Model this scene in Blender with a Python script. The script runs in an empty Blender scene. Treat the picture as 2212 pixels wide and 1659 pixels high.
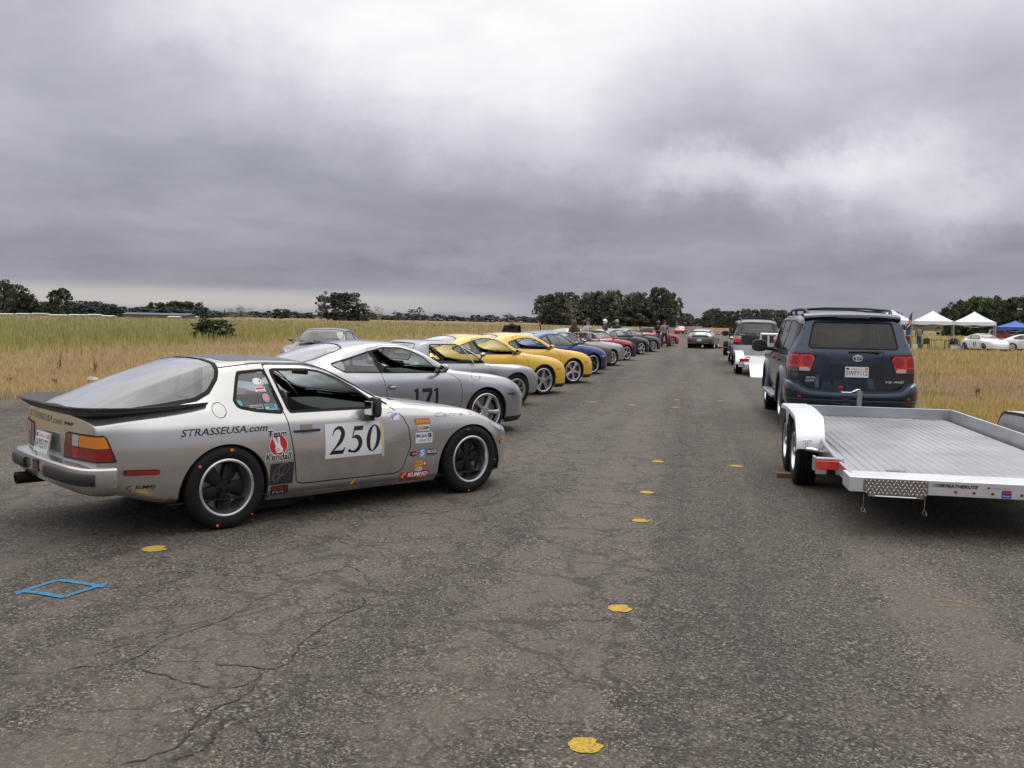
import bpy, bmesh, math, random
import numpy as np
from mathutils import Vector, Matrix
from mathutils.bvhtree import BVHTree

random.seed(7)
RNG = np.random.default_rng(11)
SC = bpy.context.scene
COL = SC.collection
PI = math.pi

# ---------------------------------------------------------------- camera
CAM_H, FOC = 1.62, 2000.0            # eye height in metres; focal length in units of a 2212-wide picture
PITCH = math.atan((829.5 - 692) / FOC)
ROLL = math.atan(0.0195)
cam_data = bpy.data.cameras.new('camera')
cam_data.sensor_width = 36.0
cam_data.lens = 36.0 * FOC / 2212.0
cam_data.clip_start = 0.05
cam_data.clip_end = 9000
cam = bpy.data.objects.new('camera', cam_data)
COL.objects.link(cam)
vf = Vector((0, math.cos(PITCH), -math.sin(PITCH)))
vu = Vector((0, math.sin(PITCH), math.cos(PITCH)))
vr = Vector((1, 0, 0))
cr = vr * math.cos(ROLL) + vu * math.sin(ROLL)
cu = vu * math.cos(ROLL) - vr * math.sin(ROLL)
cam.matrix_world = Matrix(((cr.x, cu.x, -vf.x, 0), (cr.y, cu.y, -vf.y, 0), (cr.z, cu.z, -vf.z, CAM_H), (0, 0, 0, 1)))
SC.camera = cam

def gp(u, v, z=0.0):
 """world point at height z that the surveyed picture position (u, v) stands for"""
 d = vf + cr * ((u - 1106) / FOC) - cu * ((v - 829.5) / FOC)
 t = (z - CAM_H) / d.z
 return Vector((d.x * t, d.y * t, z))

def at(u, v, Y):
 d = vf + cr * ((u - 1106) / FOC) - cu * ((v - 829.5) / FOC)
 return Vector((d.x * Y / d.y, Y, CAM_H + d.z * Y / d.y))

ROAD_A = math.radians(11.1)           # the runway runs 11 degrees right of the camera's heading
RD = Vector((math.sin(ROAD_A), math.cos(ROAD_A), 0))
RX = Vector((math.cos(ROAD_A), -math.sin(ROAD_A), 0))

# ---------------------------------------------------------------- view, sky, sun
SC.view_settings.view_transform = 'Standard'
SC.view_settings.look = 'None'
SC.view_settings.exposure = 0.0
SC.view_settings.gamma = 1.0
SC.view_settings.use_curve_mapping = False
SC.render.engine = 'CYCLES'
SC.cycles.use_denoising = True
SC.cycles.max_bounces = 8
SC.cycles.transparent_max_bounces = 16
SC.cycles.caustics_reflective = False
SC.cycles.caustics_refractive = False

SUN_EL, SUN_AZ = math.radians(58), math.radians(25)   # behind the cloud, ahead and to the right

class NT:
 """small helper to write node trees"""
 def __init__(s, tree):
  s.t = tree; s.n = tree.nodes; s.l = tree.links
 def add(s, typ, **kw):
  nd = s.n.new(typ)
  ins = kw.pop('ins', {})
  for k, v in kw.items():
   setattr(nd, k, v)
  for k, v in ins.items():
   s.put(nd.inputs[k], v)
  return nd
 def put(s, sock, v):
  if isinstance(v, bpy.types.NodeSocket):
   s.l.new(v, sock)
  elif isinstance(v, bpy.types.Node):
   s.l.new(v.outputs[0], sock)
  else:
   if sock.type == 'RGBA' and not isinstance(v, (int, float)) and len(v) == 3:
    v = (*v, 1)
   sock.default_value = v
 def math(s, op, a, b=0.0, c=0.0, clamp=False):
  nd = s.n.new('ShaderNodeMath'); nd.operation = op; nd.use_clamp = clamp
  s.put(nd.inputs[0], a); s.put(nd.inputs[1], b); s.put(nd.inputs[2], c)
  return nd.outputs[0]
 def vmath(s, op, a, b=(0, 0, 0), out=0):
  nd = s.n.new('ShaderNodeVectorMath'); nd.operation = op
  s.put(nd.inputs[0], a); s.put(nd.inputs[1], b)
  return nd.outputs[out]
 def mix(s, f, a, b, mode='MIX'):
  nd = s.n.new('ShaderNodeMix'); nd.data_type = 'RGBA'; nd.blend_type = mode; nd.clamp_factor = True
  s.put(nd.inputs[0], f); s.put(nd.inputs[6], a); s.put(nd.inputs[7], b)
  return nd.outputs[2]
 def ramp(s, f, stops, interp='LINEAR'):
  nd = s.n.new('ShaderNodeValToRGB'); cr_ = nd.color_ramp; cr_.interpolation = interp
  while len(cr_.elements) < len(stops):
   cr_.elements.new(0.5)
  for e, (p, c) in zip(cr_.elements, stops):
   e.position = p
   e.color = (*c, 1) if not isinstance(c, (int, float)) else (c, c, c, 1)
  s.put(nd.inputs[0], f)
  return nd.outputs[0]
 def sstep(s, x, lo, hi):
  nd = s.n.new('ShaderNodeMapRange'); nd.interpolation_type = 'SMOOTHSTEP'
  s.put(nd.inputs[0], x); s.put(nd.inputs[1], lo); s.put(nd.inputs[2], hi)
  return nd.outputs[0]
 def noise(s, vec, scale, detail=4.0, rough=0.55, dist=0.0, out=0, dim='3D'):
  nd = s.n.new('ShaderNodeTexNoise'); nd.noise_dimensions = dim
  s.put(nd.inputs['Vector'], vec)
  s.put(nd.inputs['Scale'], scale); s.put(nd.inputs['Detail'], detail)
  s.put(nd.inputs['Roughness'], rough); s.put(nd.inputs['Distortion'], dist)
  return nd.outputs[out]

world = bpy.data.worlds.new('World')
SC.world = world
world.use_nodes = True
w = NT(world.node_tree)
w.n.clear()
sky = w.add('ShaderNodeTexSky', sky_type='NISHITA', sun_disc=False, sun_elevation=SUN_EL, sun_rotation=SUN_AZ, air_density=1.0, dust_density=3.0)
tc = w.add('ShaderNodeTexCoord')
dirv = w.vmath('NORMALIZE', tc.outputs['Generated'])
sep = w.add('ShaderNodeSeparateXYZ', ins={0: dirv})
zc = w.math('MAXIMUM', sep.outputs[2], 0.0)
den = w.math('ADD', zc, 0.22)
plane = w.add('ShaderNodeCombineXYZ', ins={0: w.math('DIVIDE', sep.outputs[0], den), 1: w.math('DIVIDE', sep.outputs[1], den), 2: 0.0})
# soft stratus: broad billows, streaks lying across the view towards the horizon
warp = w.noise(plane, 1.3, 4, 0.55, out=1)
pl2 = w.vmath('ADD', plane, w.vmath('MULTIPLY', w.vmath('SUBTRACT', warp, (0.5, 0.5, 0.5)), (0.50, 0.50, 0.0)))
n1 = w.noise(w.vmath('ADD', pl2, (3.1, 1.4, 0)), 0.85, 4, 0.5)
n2 = w.noise(w.vmath('MULTIPLY', pl2, (0.8, 1.15, 1)), 1.5, 5, 0.52)
n3 = w.noise(w.vmath('ADD', pl2, (7, 2, 0)), 4.2, 6, 0.58)
base = w.math('ADD', w.math('ADD', w.math('MULTIPLY', w.math('SUBTRACT', n1, 0.5), 0.9), w.math('MULTIPLY', w.math('SUBTRACT', n2, 0.5), 0.60)), w.math('MULTIPLY', w.math('SUBTRACT', n3, 0.5), 0.30))
bwarp = w.vmath('MULTIPLY', w.vmath('SUBTRACT', w.noise(dirv, 5.5, 6, .62, out=1), (.5, .5, .5)), (.26, .26, .16))
bdir = w.vmath('ADD', dirv, bwarp)
def blob(u, v, su, sv, amp):
 """one thinner (bright) or thicker (dark) patch of the overcast, as an angular lobe about a direction"""
 d = (vf + cr * ((u - 1106) / FOC) - cu * ((v - 829.5) / FOC)).normalized()
 ax = Vector((d.y, -d.x, 0)).normalized(); ay = d.cross(ax)
 a = w.math('DIVIDE', w.vmath('DOT_PRODUCT', bdir, tuple(ax), out=1), su / FOC)
 b = w.math('DIVIDE', w.vmath('DOT_PRODUCT', bdir, tuple(ay), out=1), sv / FOC)
 front = w.math('GREATER_THAN', w.vmath('DOT_PRODUCT', dirv, tuple(d), out=1), 0.0)
 r2 = w.math('ADD', w.math('MULTIPLY', a, a), w.math('MULTIPLY', b, b))
 g = w.math('EXPONENT', w.math('MULTIPLY', r2, -1.0))
 return w.math('MULTIPLY', w.math('MULTIPLY', g, front), amp)
lay = w.noise(w.add('ShaderNodeCombineXYZ', ins={0: w.math('MULTIPLY', w.math('ARCTAN2', sep.outputs[0], sep.outputs[1]), 1.6), 1: w.math('ADD', w.math('MULTIPLY', zc, 26.0), w.math('MULTIPLY', n1, 2.2)), 2: 3.7}), 1.0, 5, .55)
lowk = w.math('SUBTRACT', 1.0, w.sstep(zc, .03, .20))
tot = w.math('ADD', base, w.math('MULTIPLY', w.math('MULTIPLY', w.math('SUBTRACT', lay, .5), lowk), .50))
for args in [
  (1500, -60, 560, 220, 0.50), (1060, 210, 330, 190, 0.50), (660, 20, 360, 190, 0.52), (1790, 345, 210, 66, 0.80), (2110, 425, 180, 55, 0.60), (1980, 300, 160, 60, .25),
  (1500, 375, 110, 60, 0.40), (40, 60, 300, 170, -0.24), (2180, 130, 230, 170, -0.22), (1350, 450, 330, 70, -0.20), (1680, 545, 420, 38, -0.20), (1150, 540, 380, 30, 0.22), (1250, 590, 400, 20, -.10),
  (450, 330, 420, 150, -0.10), (1450, 235, 300, 60, -0.10), (1640, 290, 230, 40, -0.28), (1150, 330, 200, 60, .12), (330, 430, 260, 40, .10)]:
 tot = w.math('ADD', tot, blob(*args))
elev = w.math('ARCSINE', zc)
grad = w.ramp(w.math('DIVIDE', elev, 1.2), [(0.0, 0.35), (0.045, 0.33), (0.10, 0.40), (0.17, 0.52), (0.28, 0.66), (0.5, 1.25), (1.0, 1.75)])
lum = w.math('MULTIPLY', grad, w.math('ADD', 1.0, w.math('MULTIPLY', tot, .88)))
lum = w.math('MAXIMUM', lum, 0.16)
tint = w.ramp(lum, [(0.0, (0.92, 0.945, 1.17)), (0.35, (0.94, 0.95, 1.13)), (0.8, (0.98, 0.985, 1.06)), (1.0, (1.0, 1.0, 1.01))])
cloud = w.mix(1.0, tint, lum, 'MULTIPLY')
# the pale warm gap right above the far hills on the left
gapb = w.math('MULTIPLY', w.math('MULTIPLY', w.sstep(elev, 0.0, 0.012), w.math('SUBTRACT', 1.0, w.sstep(elev, 0.018, 0.034))), w.math('SUBTRACT', 1.0, w.sstep(sep.outputs[0], -0.25, 0.12)))
cloud = w.mix(w.math('MULTIPLY', gapb, 0.75), cloud, (0.62, 0.59, 0.55))
skyc = w.mix(1.0, sky.outputs[0], (0.08, 0.08, 0.08), 'MULTIPLY')
full = w.mix(0.96, skyc, cloud)
bg = w.add('ShaderNodeBackground', ins={0: full, 1: 1.0})
wo = w.add('ShaderNodeOutputWorld', ins={0: bg.outputs[0]})

sun_d = bpy.data.lights.new('sun', 'SUN')
sun_d.energy = 0.9
sun_d.angle = math.radians(40)
sun_d.color = (1.0, 0.97, 0.93)
sun = bpy.data.objects.new('sun', sun_d)
COL.objects.link(sun)
sdir = Vector((math.sin(SUN_AZ) * math.cos(SUN_EL), math.cos(SUN_AZ) * math.cos(SUN_EL), math.sin(SUN_EL)))
sun.rotation_euler = sdir.to_track_quat('Z', 'Y').to_euler()

# ---------------------------------------------------------------- materials
MATS = {}
def mat(name, color, rough=0.6, metal=0.0, coat=0.0, spec=0.5, var=0.0, vscale=8.0, bump=0.0, bscale=60.0, emit=None, sheen=0.0, coat_r=0.06, dirt=0.0, backdark=False):
 key = name
 if key in MATS:
  return MATS[key]
 m = bpy.data.materials.new(name); m.use_nodes = True
 t = NT(m.node_tree); b = t.n['Principled BSDF']
 co = t.add('ShaderNodeTexCoord').outputs['Object']
 col = (*color, 1)
 if var > 0:
  nz = t.noise(co, vscale, 5, 0.6)
  col = t.mix(t.sstep(nz, 0.3, 0.7), tuple(c * (1 - var) for c in color), tuple(min(1, c * (1 + var)) for c in color))
 if dirt > 0:
  sx = t.add('ShaderNodeSeparateXYZ', ins={0: co})
  nz = t.noise(co, 5.0, 6, 0.65)
  f = t.math('MULTIPLY', t.math('MULTIPLY', t.sstep(nz, 0.42, 0.72), t.math('SUBTRACT', 1.0, t.sstep(sx.outputs[2], 0.15, 0.75))), dirt)
  col = t.mix(f, col, (0.16, 0.14, 0.12, 1))
  t.put(b.inputs['Roughness'], t.math('ADD', rough, t.math('MULTIPLY', f, 0.5)))
 else:
  nz = t.noise(co, 14.0, 4, 0.6)
  t.put(b.inputs['Roughness'], t.math('ADD', rough - 0.05, t.math('MULTIPLY', nz, 0.1)))
 if backdark:
  geo = t.add('ShaderNodeNewGeometry')
  col = t.mix(geo.outputs['Backfacing'], col, (0.02, 0.02, 0.022, 1))
  t.put(b.inputs['Metallic'], t.math('MULTIPLY', metal, t.math('SUBTRACT', 1.0, geo.outputs['Backfacing'])))
  t.put(b.inputs['Coat Weight'], t.math('MULTIPLY', coat, t.math('SUBTRACT', 1.0, geo.outputs['Backfacing'])))
 else:
  b.inputs['Metallic'].default_value = metal
  b.inputs['Coat Weight'].default_value = coat
 t.put(b.inputs['Base Color'], col)
 b.inputs['Coat Roughness'].default_value = coat_r
 b.inputs['Specular IOR Level'].default_value = spec
 if sheen:
  b.inputs['Sheen Weight'].default_value = sheen
 if emit:
  b.inputs['Emission Color'].default_value = (*emit, 1); b.inputs['Emission Strength'].default_value = 1
 if bump > 0:
  nz = t.noise(co, bscale, 4, 0.6)
  bp = t.add('ShaderNodeBump', ins={'Height': nz, 'Strength': bump, 'Distance': 0.01})
  t.put(b.inputs['Normal'], bp.outputs[0])
 MATS[key] = m
 return m

def paint(name, color, metallic=True, flake=0.35, dirt=0.5, metal=.6):
 return mat(name, color, rough=flake if metallic else 0.35, metal=metal if metallic else 0.0, coat=1.0, coat_r=0.05, dirt=dirt, backdark=True)

def glass_mat(name, tint=(0.75, 0.82, 0.80), refl=1.0, dust=0.03, gain=1.6):
 """thin pane: tinted see-through with mirror reflection by angle (same from both sides) and a little dust"""
 if name in MATS:
  return MATS[name]
 m = bpy.data.materials.new(name); m.use_nodes = True
 t = NT(m.node_tree); t.n.remove(t.n['Principled BSDF'])
 tr = t.add('ShaderNodeBsdfTransparent', ins={0: tint})
 gl = t.add('ShaderNodeBsdfGlossy', ins={'Color': (refl, refl, refl), 'Roughness': 0.02})
 geo = t.add('ShaderNodeNewGeometry')
 ior = t.math('ADD', 1.55, t.math('MULTIPLY', geo.outputs['Backfacing'], 1 / 1.55 - 1.55))
 fr = t.add('ShaderNodeFresnel', ins={0: ior})
 fac = t.math('MULTIPLY', fr, gain, clamp=True)
 mx = t.add('ShaderNodeMixShader', ins={0: fac, 1: tr.outputs[0], 2: gl.outputs[0]})
 nz = t.noise(t.add('ShaderNodeTexCoord').outputs['Object'], 2.5, 5, 0.6)
 df = t.add('ShaderNodeBsdfDiffuse', ins={0: (0.55, 0.56, 0.56)})
 m2 = t.add('ShaderNodeMixShader', ins={0: t.math('MULTIPLY', t.sstep(nz, .25, .75), dust * 2), 1: mx.outputs[0], 2: df.outputs[0]})
 t.put(t.n['Material Output'].inputs[0], m2.outputs[0])
 MATS[name] = m
 return m

# ---------------------------------------------------------------- object helpers
def tag(o, label=None, cat=None, group=None, kind=None):
 if label: o['label'] = label
 if cat: o['category'] = cat
 if group: o['group'] = group
 if kind: o['kind'] = kind
 return o

def empty(name, loc=(0, 0, 0), rz=0.0):
 o = bpy.data.objects.new(name, None)
 COL.objects.link(o)
 o.empty_display_size = 0.2
 o.location = loc; o.rotation_euler = (0, 0, rz)
 return o

def link_mesh(name, me, parent=None, loc=None):
 o = bpy.data.objects.new(name, me)
 COL.objects.link(o)
 if parent is not None:
  o.parent = parent
 if loc is not None:
  o.location = loc
 return o

def copy_tree(o, parent=None):
 c = o.copy(); COL.objects.link(c)
 if parent is not None:
  c.parent = parent
  c.matrix_parent_inverse = o.matrix_parent_inverse.copy()
 for ch in list(o.children):
  copy_tree(ch, c)
 return c

class MB:
 """collects faces, links them as one mesh object"""
 def __init__(s):
  s.v = []; s.f = []; s.m = []
  s.cm = 0
 def addv(s, pts):
  b = len(s.v); s.v.extend([tuple(p) for p in pts]); return b
 def face(s, idx, m=None):
  s.f.append(tuple(idx)); s.m.append(s.cm if m is None else m)
 def poly(s, pts, m=None):
  b = s.addv(pts); s.face(range(b, b + len(pts)), m)
 def box(s, c, size, rot=None, m=None, taper=1.0):
  hx, hy, hz = size[0] / 2, size[1] / 2, size[2] / 2
  pts = []
  for z in (-1, 1):
   k = taper if z > 0 else 1.0
   for x, y in ((-1, -1), (1, -1), (1, 1), (-1, 1)):
    pts.append(Vector((x * hx * k, y * hy * k, z * hz)))
  if rot is not None:
   pts = [rot @ p for p in pts]
  b = s.addv([p + Vector(c) for p in pts])
  for q in ((0, 3, 2, 1), (4, 5, 6, 7), (0, 1, 5, 4), (1, 2, 6, 5), (2, 3, 7, 6), (3, 0, 4, 7)):
   s.face([b + i for i in q], m)
 def prism(s, poly, h0, h1, axis='z', m=None, inset=0.0):
  """extrude a 2-D polygon from h0 to h1 along an axis; poly pairs are the other two coordinates in order"""
  def mk(a, b_, h):
   return {'z': (a, b_, h), 'y': (a, h, b_), 'x': (h, a, b_)}[axis]
  n = len(poly)
  cx = sum(p[0] for p in poly) / n; cy = sum(p[1] for p in poly) / n
  top = [(cx + (p[0] - cx) * (1 - inset), cy + (p[1] - cy) * (1 - inset)) for p in poly]
  b = s.addv([mk(*p, h0) for p in poly] + [mk(*p, h1) for p in top])
  s.face([b + i for i in range(n)][::-1], m); s.face([b + n + i for i in range(n)], m)
  for i in range(n):
   j = (i + 1) % n
   s.face((b + i, b + j, b + n + j, b + n + i), m)
 def lathe(s, prof, n=32, axis='y', c=(0, 0, 0), m=None, closed=False, a0=0.0, a1=2 * PI):
  """prof: (r, h) pairs, spun about an axis through c"""
  full = abs(a1 - a0 - 2 * PI) < 1e-6
  cnt = n if full else n + 1
  ring = []
  for i in range(cnt):
   a = a0 + (a1 - a0) * i / n
   ca, sa = math.cos(a), math.sin(a)
   for r, h in prof:
    p = {'y': (r * ca, h, r * sa), 'z': (r * ca, r * sa, h), 'x': (h, r * ca, r * sa)}[axis]
    ring.append((p[0] + c[0], p[1] + c[1], p[2] + c[2]))
  b = s.addv(ring); k = len(prof)
  for i in range(n):
   j = (i + 1) % cnt
   for q in range(k - 1 if not closed else k):
    q2 = (q + 1) % k
    s.face((b + i * k + q, b + j * k + q, b + j * k + q2, b + i * k + q2), m)
 def tube(s, path, r, n=8, m=None, cap=True):
  path = [Vector(p) for p in path]
  rs = r if isinstance(r, (list, tuple)) else [r] * len(path)
  rings = []
  up = None
  for i, p in enumerate(path):
   d = (path[min(i + 1, len(path) - 1)] - path[max(i - 1, 0)]).normalized()
   if up is None:
    up = Vector((0, 0, 1)) if abs(d.z) < 0.9 else Vector((1, 0, 0))
   a = d.cross(up).normalized(); up2 = a.cross(d).normalized(); up = up2
   rings.append(s.addv([p + (a * math.cos(2 * PI * k / n) + up2 * math.sin(2 * PI * k / n)) * rs[i] for k in range(n)]))
  for i in range(len(path) - 1):
   for k in range(n):
    k2 = (k + 1) % n
    s.face((rings[i] + k, rings[i] + k2, rings[i + 1] + k2, rings[i + 1] + k), m)
  if cap:
   s.face([rings[0] + k for k in range(n)][::-1], m); s.face([rings[-1] + k for k in range(n)], m)
 def grid(s, rows, m=None, wrap=False):
  b = [s.addv(r) for r in rows]; n = len(rows[0])
  for i in range(len(rows) - 1):
   for k in range(n if wrap else n - 1):
    k2 = (k + 1) % n
    s.face((b[i] + k, b[i] + k2, b[i + 1] + k2, b[i + 1] + k), m)
 def blob(s, c, r, m=None, nu=12, nv=8, fn=None):
  rows = []
  for j in range(nv + 1):
   th = PI * j / nv; row = []
   for i in range(nu):
    ph = 2 * PI * i / nu
    p = Vector((math.sin(th) * math.cos(ph), math.sin(th) * math.sin(ph), math.cos(th)))
    if fn: p = fn(p)
    row.append((c[0] + p.x * r[0], c[1] + p.y * r[1], c[2] + p.z * r[2]))
   rows.append(row)
  s.grid(rows, m, wrap=True)
 def mesh(s, name, mats, smooth=40):
  me = bpy.data.meshes.new(name)
  me.from_pydata(s.v, [], s.f)
  for mm in (mats if isinstance(mats, (list, tuple)) else [mats]):
   me.materials.append(mm)
  if any(s.m):
   me.polygons.foreach_set('material_index', s.m)
  bm = bmesh.new(); bm.from_mesh(me)
  bmesh.ops.remove_doubles(bm, verts=bm.verts, dist=1e-5)
  bmesh.ops.recalc_face_normals(bm, faces=bm.faces)
  bm.to_mesh(me); bm.free()
  if smooth:
   me.shade_smooth()
   me.set_sharp_from_angle(angle=math.radians(smooth))
  return me
 def build(s, name, mats, parent=None, smooth=40, bevel=0.0, loc=None):
  o = link_mesh(name, s.mesh(name, mats, smooth), parent, loc)
  if bevel > 0:
   bv = o.modifiers.new('bevel', 'BEVEL'); bv.width = bevel; bv.segments = 2; bv.limit_method = 'ANGLE'; bv.angle_limit = math.radians(50)
   bv.harden_normals = True
  return o

def fast_mesh(name, V, F, mats, mi=None, smooth=False, colors=None):
 """quads or tris from numpy arrays"""
 me = bpy.data.meshes.new(name)
 nv, nf, k = len(V), len(F), F.shape[1]
 me.vertices.add(nv); me.vertices.foreach_set('co', np.ascontiguousarray(V, dtype=np.float32).ravel())
 me.loops.add(nf * k); me.loops.foreach_set('vertex_index', np.ascontiguousarray(F, dtype=np.int32).ravel())
 me.polygons.add(nf); me.polygons.foreach_set('loop_start', np.arange(0, nf * k, k, dtype=np.int32))
 for mm in (mats if isinstance(mats, (list, tuple)) else [mats]):
  me.materials.append(mm)
 if mi is not None:
  me.polygons.foreach_set('material_index', np.asarray(mi, dtype=np.int32))
 if colors is not None:
  at_ = me.color_attributes.new('tone', 'FLOAT_COLOR', 'POINT')
  at_.data.foreach_set('color', np.ascontiguousarray(colors, dtype=np.float32).ravel())
 me.update(calc_edges=True)
 if smooth:
  me.shade_smooth()
 return me

# ---------------------------------------------------------------- cutting one smooth skin into panels
class Skin:
 """polygons with per-vertex normals, cut exactly along f = 0 curves so panels share one continuous surface"""
 def __init__(s, P, N, F):
  s.P, s.N, s.F = P, N, F
 def cut(s, f, iters=3):
  d = f(s.P).astype(float)
  d[np.abs(d) < 1e-7] = 1e-7
  sg = (d > 0).tolist()
  neg, pos, mixed = [], [], []
  for q in s.F:
   a = sg[q[0]]; same = True
   for i in q:
    if sg[i] != a:
     same = False; break
   (mixed if not same else (pos if a else neg)).append(q)
  if not mixed:
   return Skin(s.P, s.N, neg), Skin(s.P, s.N, pos)
  ed = {}
  for q in mixed:
   for i in range(len(q)):
    a, b = q[i], q[(i + 1) % len(q)]
    if sg[a] != sg[b]:
     k = (a, b) if a < b else (b, a)
     if k not in ed: ed[k] = len(ed)
  E = np.array(list(ed.keys()))
  A, B = s.P[E[:, 0]], s.P[E[:, 1]]
  fa, fb = d[E[:, 0]].copy(), d[E[:, 1]].copy()
  ta, tb = np.zeros(len(E)), np.ones(len(E))
  t = fa / (fa - fb)
  for _ in range(iters):
   X = A + (B - A) * t[:, None]
   fx = f(X)
   left = (fx > 0) == (fa > 0)
   ta = np.where(left, t, ta); fa = np.where(left, fx, fa)
   tb = np.where(left, tb, t); fb = np.where(left, fb, fx)
   dn = fa - fb; dn[np.abs(dn) < 1e-12] = 1e-12
   t = np.clip(ta + (tb - ta) * fa / dn, 0.001, 0.999)
  X = A + (B - A) * t[:, None]
  NX = s.N[E[:, 0]] * (1 - t)[:, None] + s.N[E[:, 1]] * t[:, None]
  NX /= np.maximum(np.linalg.norm(NX, axis=1), 1e-9)[:, None]
  base_ = len(s.P)
  P = np.vstack([s.P, X]); N = np.vstack([s.N, NX])
  for q in mixed:
   ln, lp = [], []
   for i in range(len(q)):
    a, b = q[i], q[(i + 1) % len(q)]
    (lp if sg[a] else ln).append(a)
    if sg[a] != sg[b]:
     k = base_ + ed[(a, b) if a < b else (b, a)]
     ln.append(k); lp.append(k)
   if len(ln) > 2: neg.append(tuple(ln))
   if len(lp) > 2: pos.append(tuple(lp))
  return Skin(P, N, neg), Skin(P, N, pos)
 def join(s, o):
  k = len(s.P)
  return Skin(np.vstack([s.P, o.P]), np.vstack([s.N, o.N]), s.F + [tuple(i + k for i in q) for q in o.F])
 def build(s, name, m, parent=None, offset=0.0, extra=None):
  """extra: list of (Skin, material, offset) joined into the same mesh"""
  sets = [(s, m, offset)] + (extra or [])
  VV, NN, FF, MI, ms = [], [], [], [], []
  b = 0
  for sk, mm, off in sets:
   if not sk.F: continue
   used = sorted({i for q in sk.F for i in q}); mp = {i: b + k for k, i in enumerate(used)}
   VV.append(sk.P[used] + sk.N[used] * off); NN.append(sk.N[used])
   if mm not in ms: ms.append(mm)
   for q in sk.F:
    FF.append(tuple(mp[i] for i in q)); MI.append(ms.index(mm))
   b += len(used)
  if not VV: return None
  V = np.vstack(VV); N = np.vstack(NN)
  me = bpy.data.meshes.new(name)
  me.from_pydata(V.tolist(), [], FF)
  for mm in ms: me.materials.append(mm)
  me.polygons.foreach_set('material_index', MI)
  me.shade_smooth()
  me.normals_split_custom_set_from_vertices(N.tolist())
  return link_mesh(name, me, parent)

def sd_poly(poly, r=0.0):
 """signed distance (negative inside) to a polygon with corners rounded by r; returns fn(a, b)"""
 V = np.array(poly, float)
 if r > 0:
  # shrink towards the inside by r, then grow back
  n = len(V); c = []
  area = 0.5 * sum(V[i][0] * V[(i + 1) % n][1] - V[(i + 1) % n][0] * V[i][1] for i in range(n))
  sgn = 1 if area > 0 else -1
  for i in range(n):
   p, q, s_ = V[i - 1], V[i], V[(i + 1) % n]
   d1 = (q - p) / np.linalg.norm(q - p); d2 = (s_ - q) / np.linalg.norm(s_ - q)
   n1 = np.array([-d1[1], d1[0]]) * sgn; n2 = np.array([-d2[1], d2[0]]) * sgn
   bis = n1 + n2; k = bis @ n1
   c.append(q + bis * (r / max(k, 0.25)))
  V = np.array(c)
 def f(a, b):
  p = np.stack([a, b], 1)
  d = np.full(len(p), 1e9); s_ = np.ones(len(p))
  n = len(V)
  for i in range(n):
   vi, vj = V[i], V[i - 1]
   e = vj - vi; w_ = p - vi
   h = np.clip((w_ @ e) / (e @ e), 0, 1)
   bb = w_ - h[:, None] * e
   d = np.minimum(d, (bb * bb).sum(1))
   c1 = p[:, 1] >= vi[1]; c2 = p[:, 1] < vj[1]; c3 = e[0] * w_[:, 1] > e[1] * w_[:, 0]
   flip = (c1 & c2 & c3) | (~c1 & ~c2 & ~c3)
   s_ = np.where(flip, -s_, s_)
  return s_ * np.sqrt(d) - r
 return f

def pchip(x, y, xn):
 """monotone cubic through (x, y), evaluated at xn; y may have several columns"""
 x = np.asarray(x, float); y = np.asarray(y, float)
 if y.ndim == 1: y = y[:, None]; one = True
 else: one = False
 h = np.diff(x)[:, None]; dl = np.diff(y, axis=0) / h
 m = np.zeros_like(y)
 if len(x) > 2:
  w1 = 2 * h[1:] + h[:-1]; w2 = h[1:] + 2 * h[:-1]
  with np.errstate(divide='ignore', invalid='ignore'):
   hm = (w1 + w2) / (w1 / dl[:-1] + w2 / dl[1:])
  m[1:-1] = np.where(dl[:-1] * dl[1:] > 0, hm, 0)
 m[0] = dl[0]; m[-1] = dl[-1]
 k = np.clip(np.searchsorted(x, xn) - 1, 0, len(x) - 2)
 t = ((xn - x[k]) / (x[k + 1] - x[k]))[:, None]; hh = (x[k + 1] - x[k])[:, None]
 r = (2 * t**3 - 3 * t**2 + 1) * y[k] + (t**3 - 2 * t**2 + t) * hh * m[k] + (-2 * t**3 + 3 * t**2) * y[k + 1] + (t**3 - t**2) * hh * m[k + 1]
 return r[:, 0] if one else r

def hermite(x, y, xn, k_=1.0):
 """cardinal cubic (k_=1 Catmull-Rom, 0 nearly straight) through (x, y)"""
 x = np.asarray(x, float); y = np.asarray(y, float)
 dl = np.diff(y, axis=0) / np.diff(x)[:, None]
 m = np.zeros_like(y)
 h = np.diff(x)
 m[1:-1] = (dl[:-1] * h[1:, None] + dl[1:] * h[:-1, None]) / (h[1:] + h[:-1])[:, None]
 m[0] = dl[0]; m[-1] = dl[-1]
 kk = np.clip(np.searchsorted(x, xn) - 1, 0, len(x) - 2)
 t = ((xn - x[kk]) / h[kk])[:, None]; hh = h[kk][:, None]
 a = m[kk] * k_ + dl[kk] * (1 - k_); b = m[kk + 1] * k_ + dl[kk] * (1 - k_)
 return (2 * t**3 - 3 * t**2 + 1) * y[kk] + (t**3 - 2 * t**2 + t) * hh * a + (-2 * t**3 + 3 * t**2) * y[kk + 1] + (t**3 - t**2) * hh * b
# ---------------------------------------------------------------- runway and field
def W(rx, ry, z=0.0):
 """runway coordinates (right of, along) -> world"""
 p = RX * rx + RD * ry
 return Vector((p.x, p.y, z))
EDGE_L, EDGE_R = -12.7, 4.75

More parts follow.
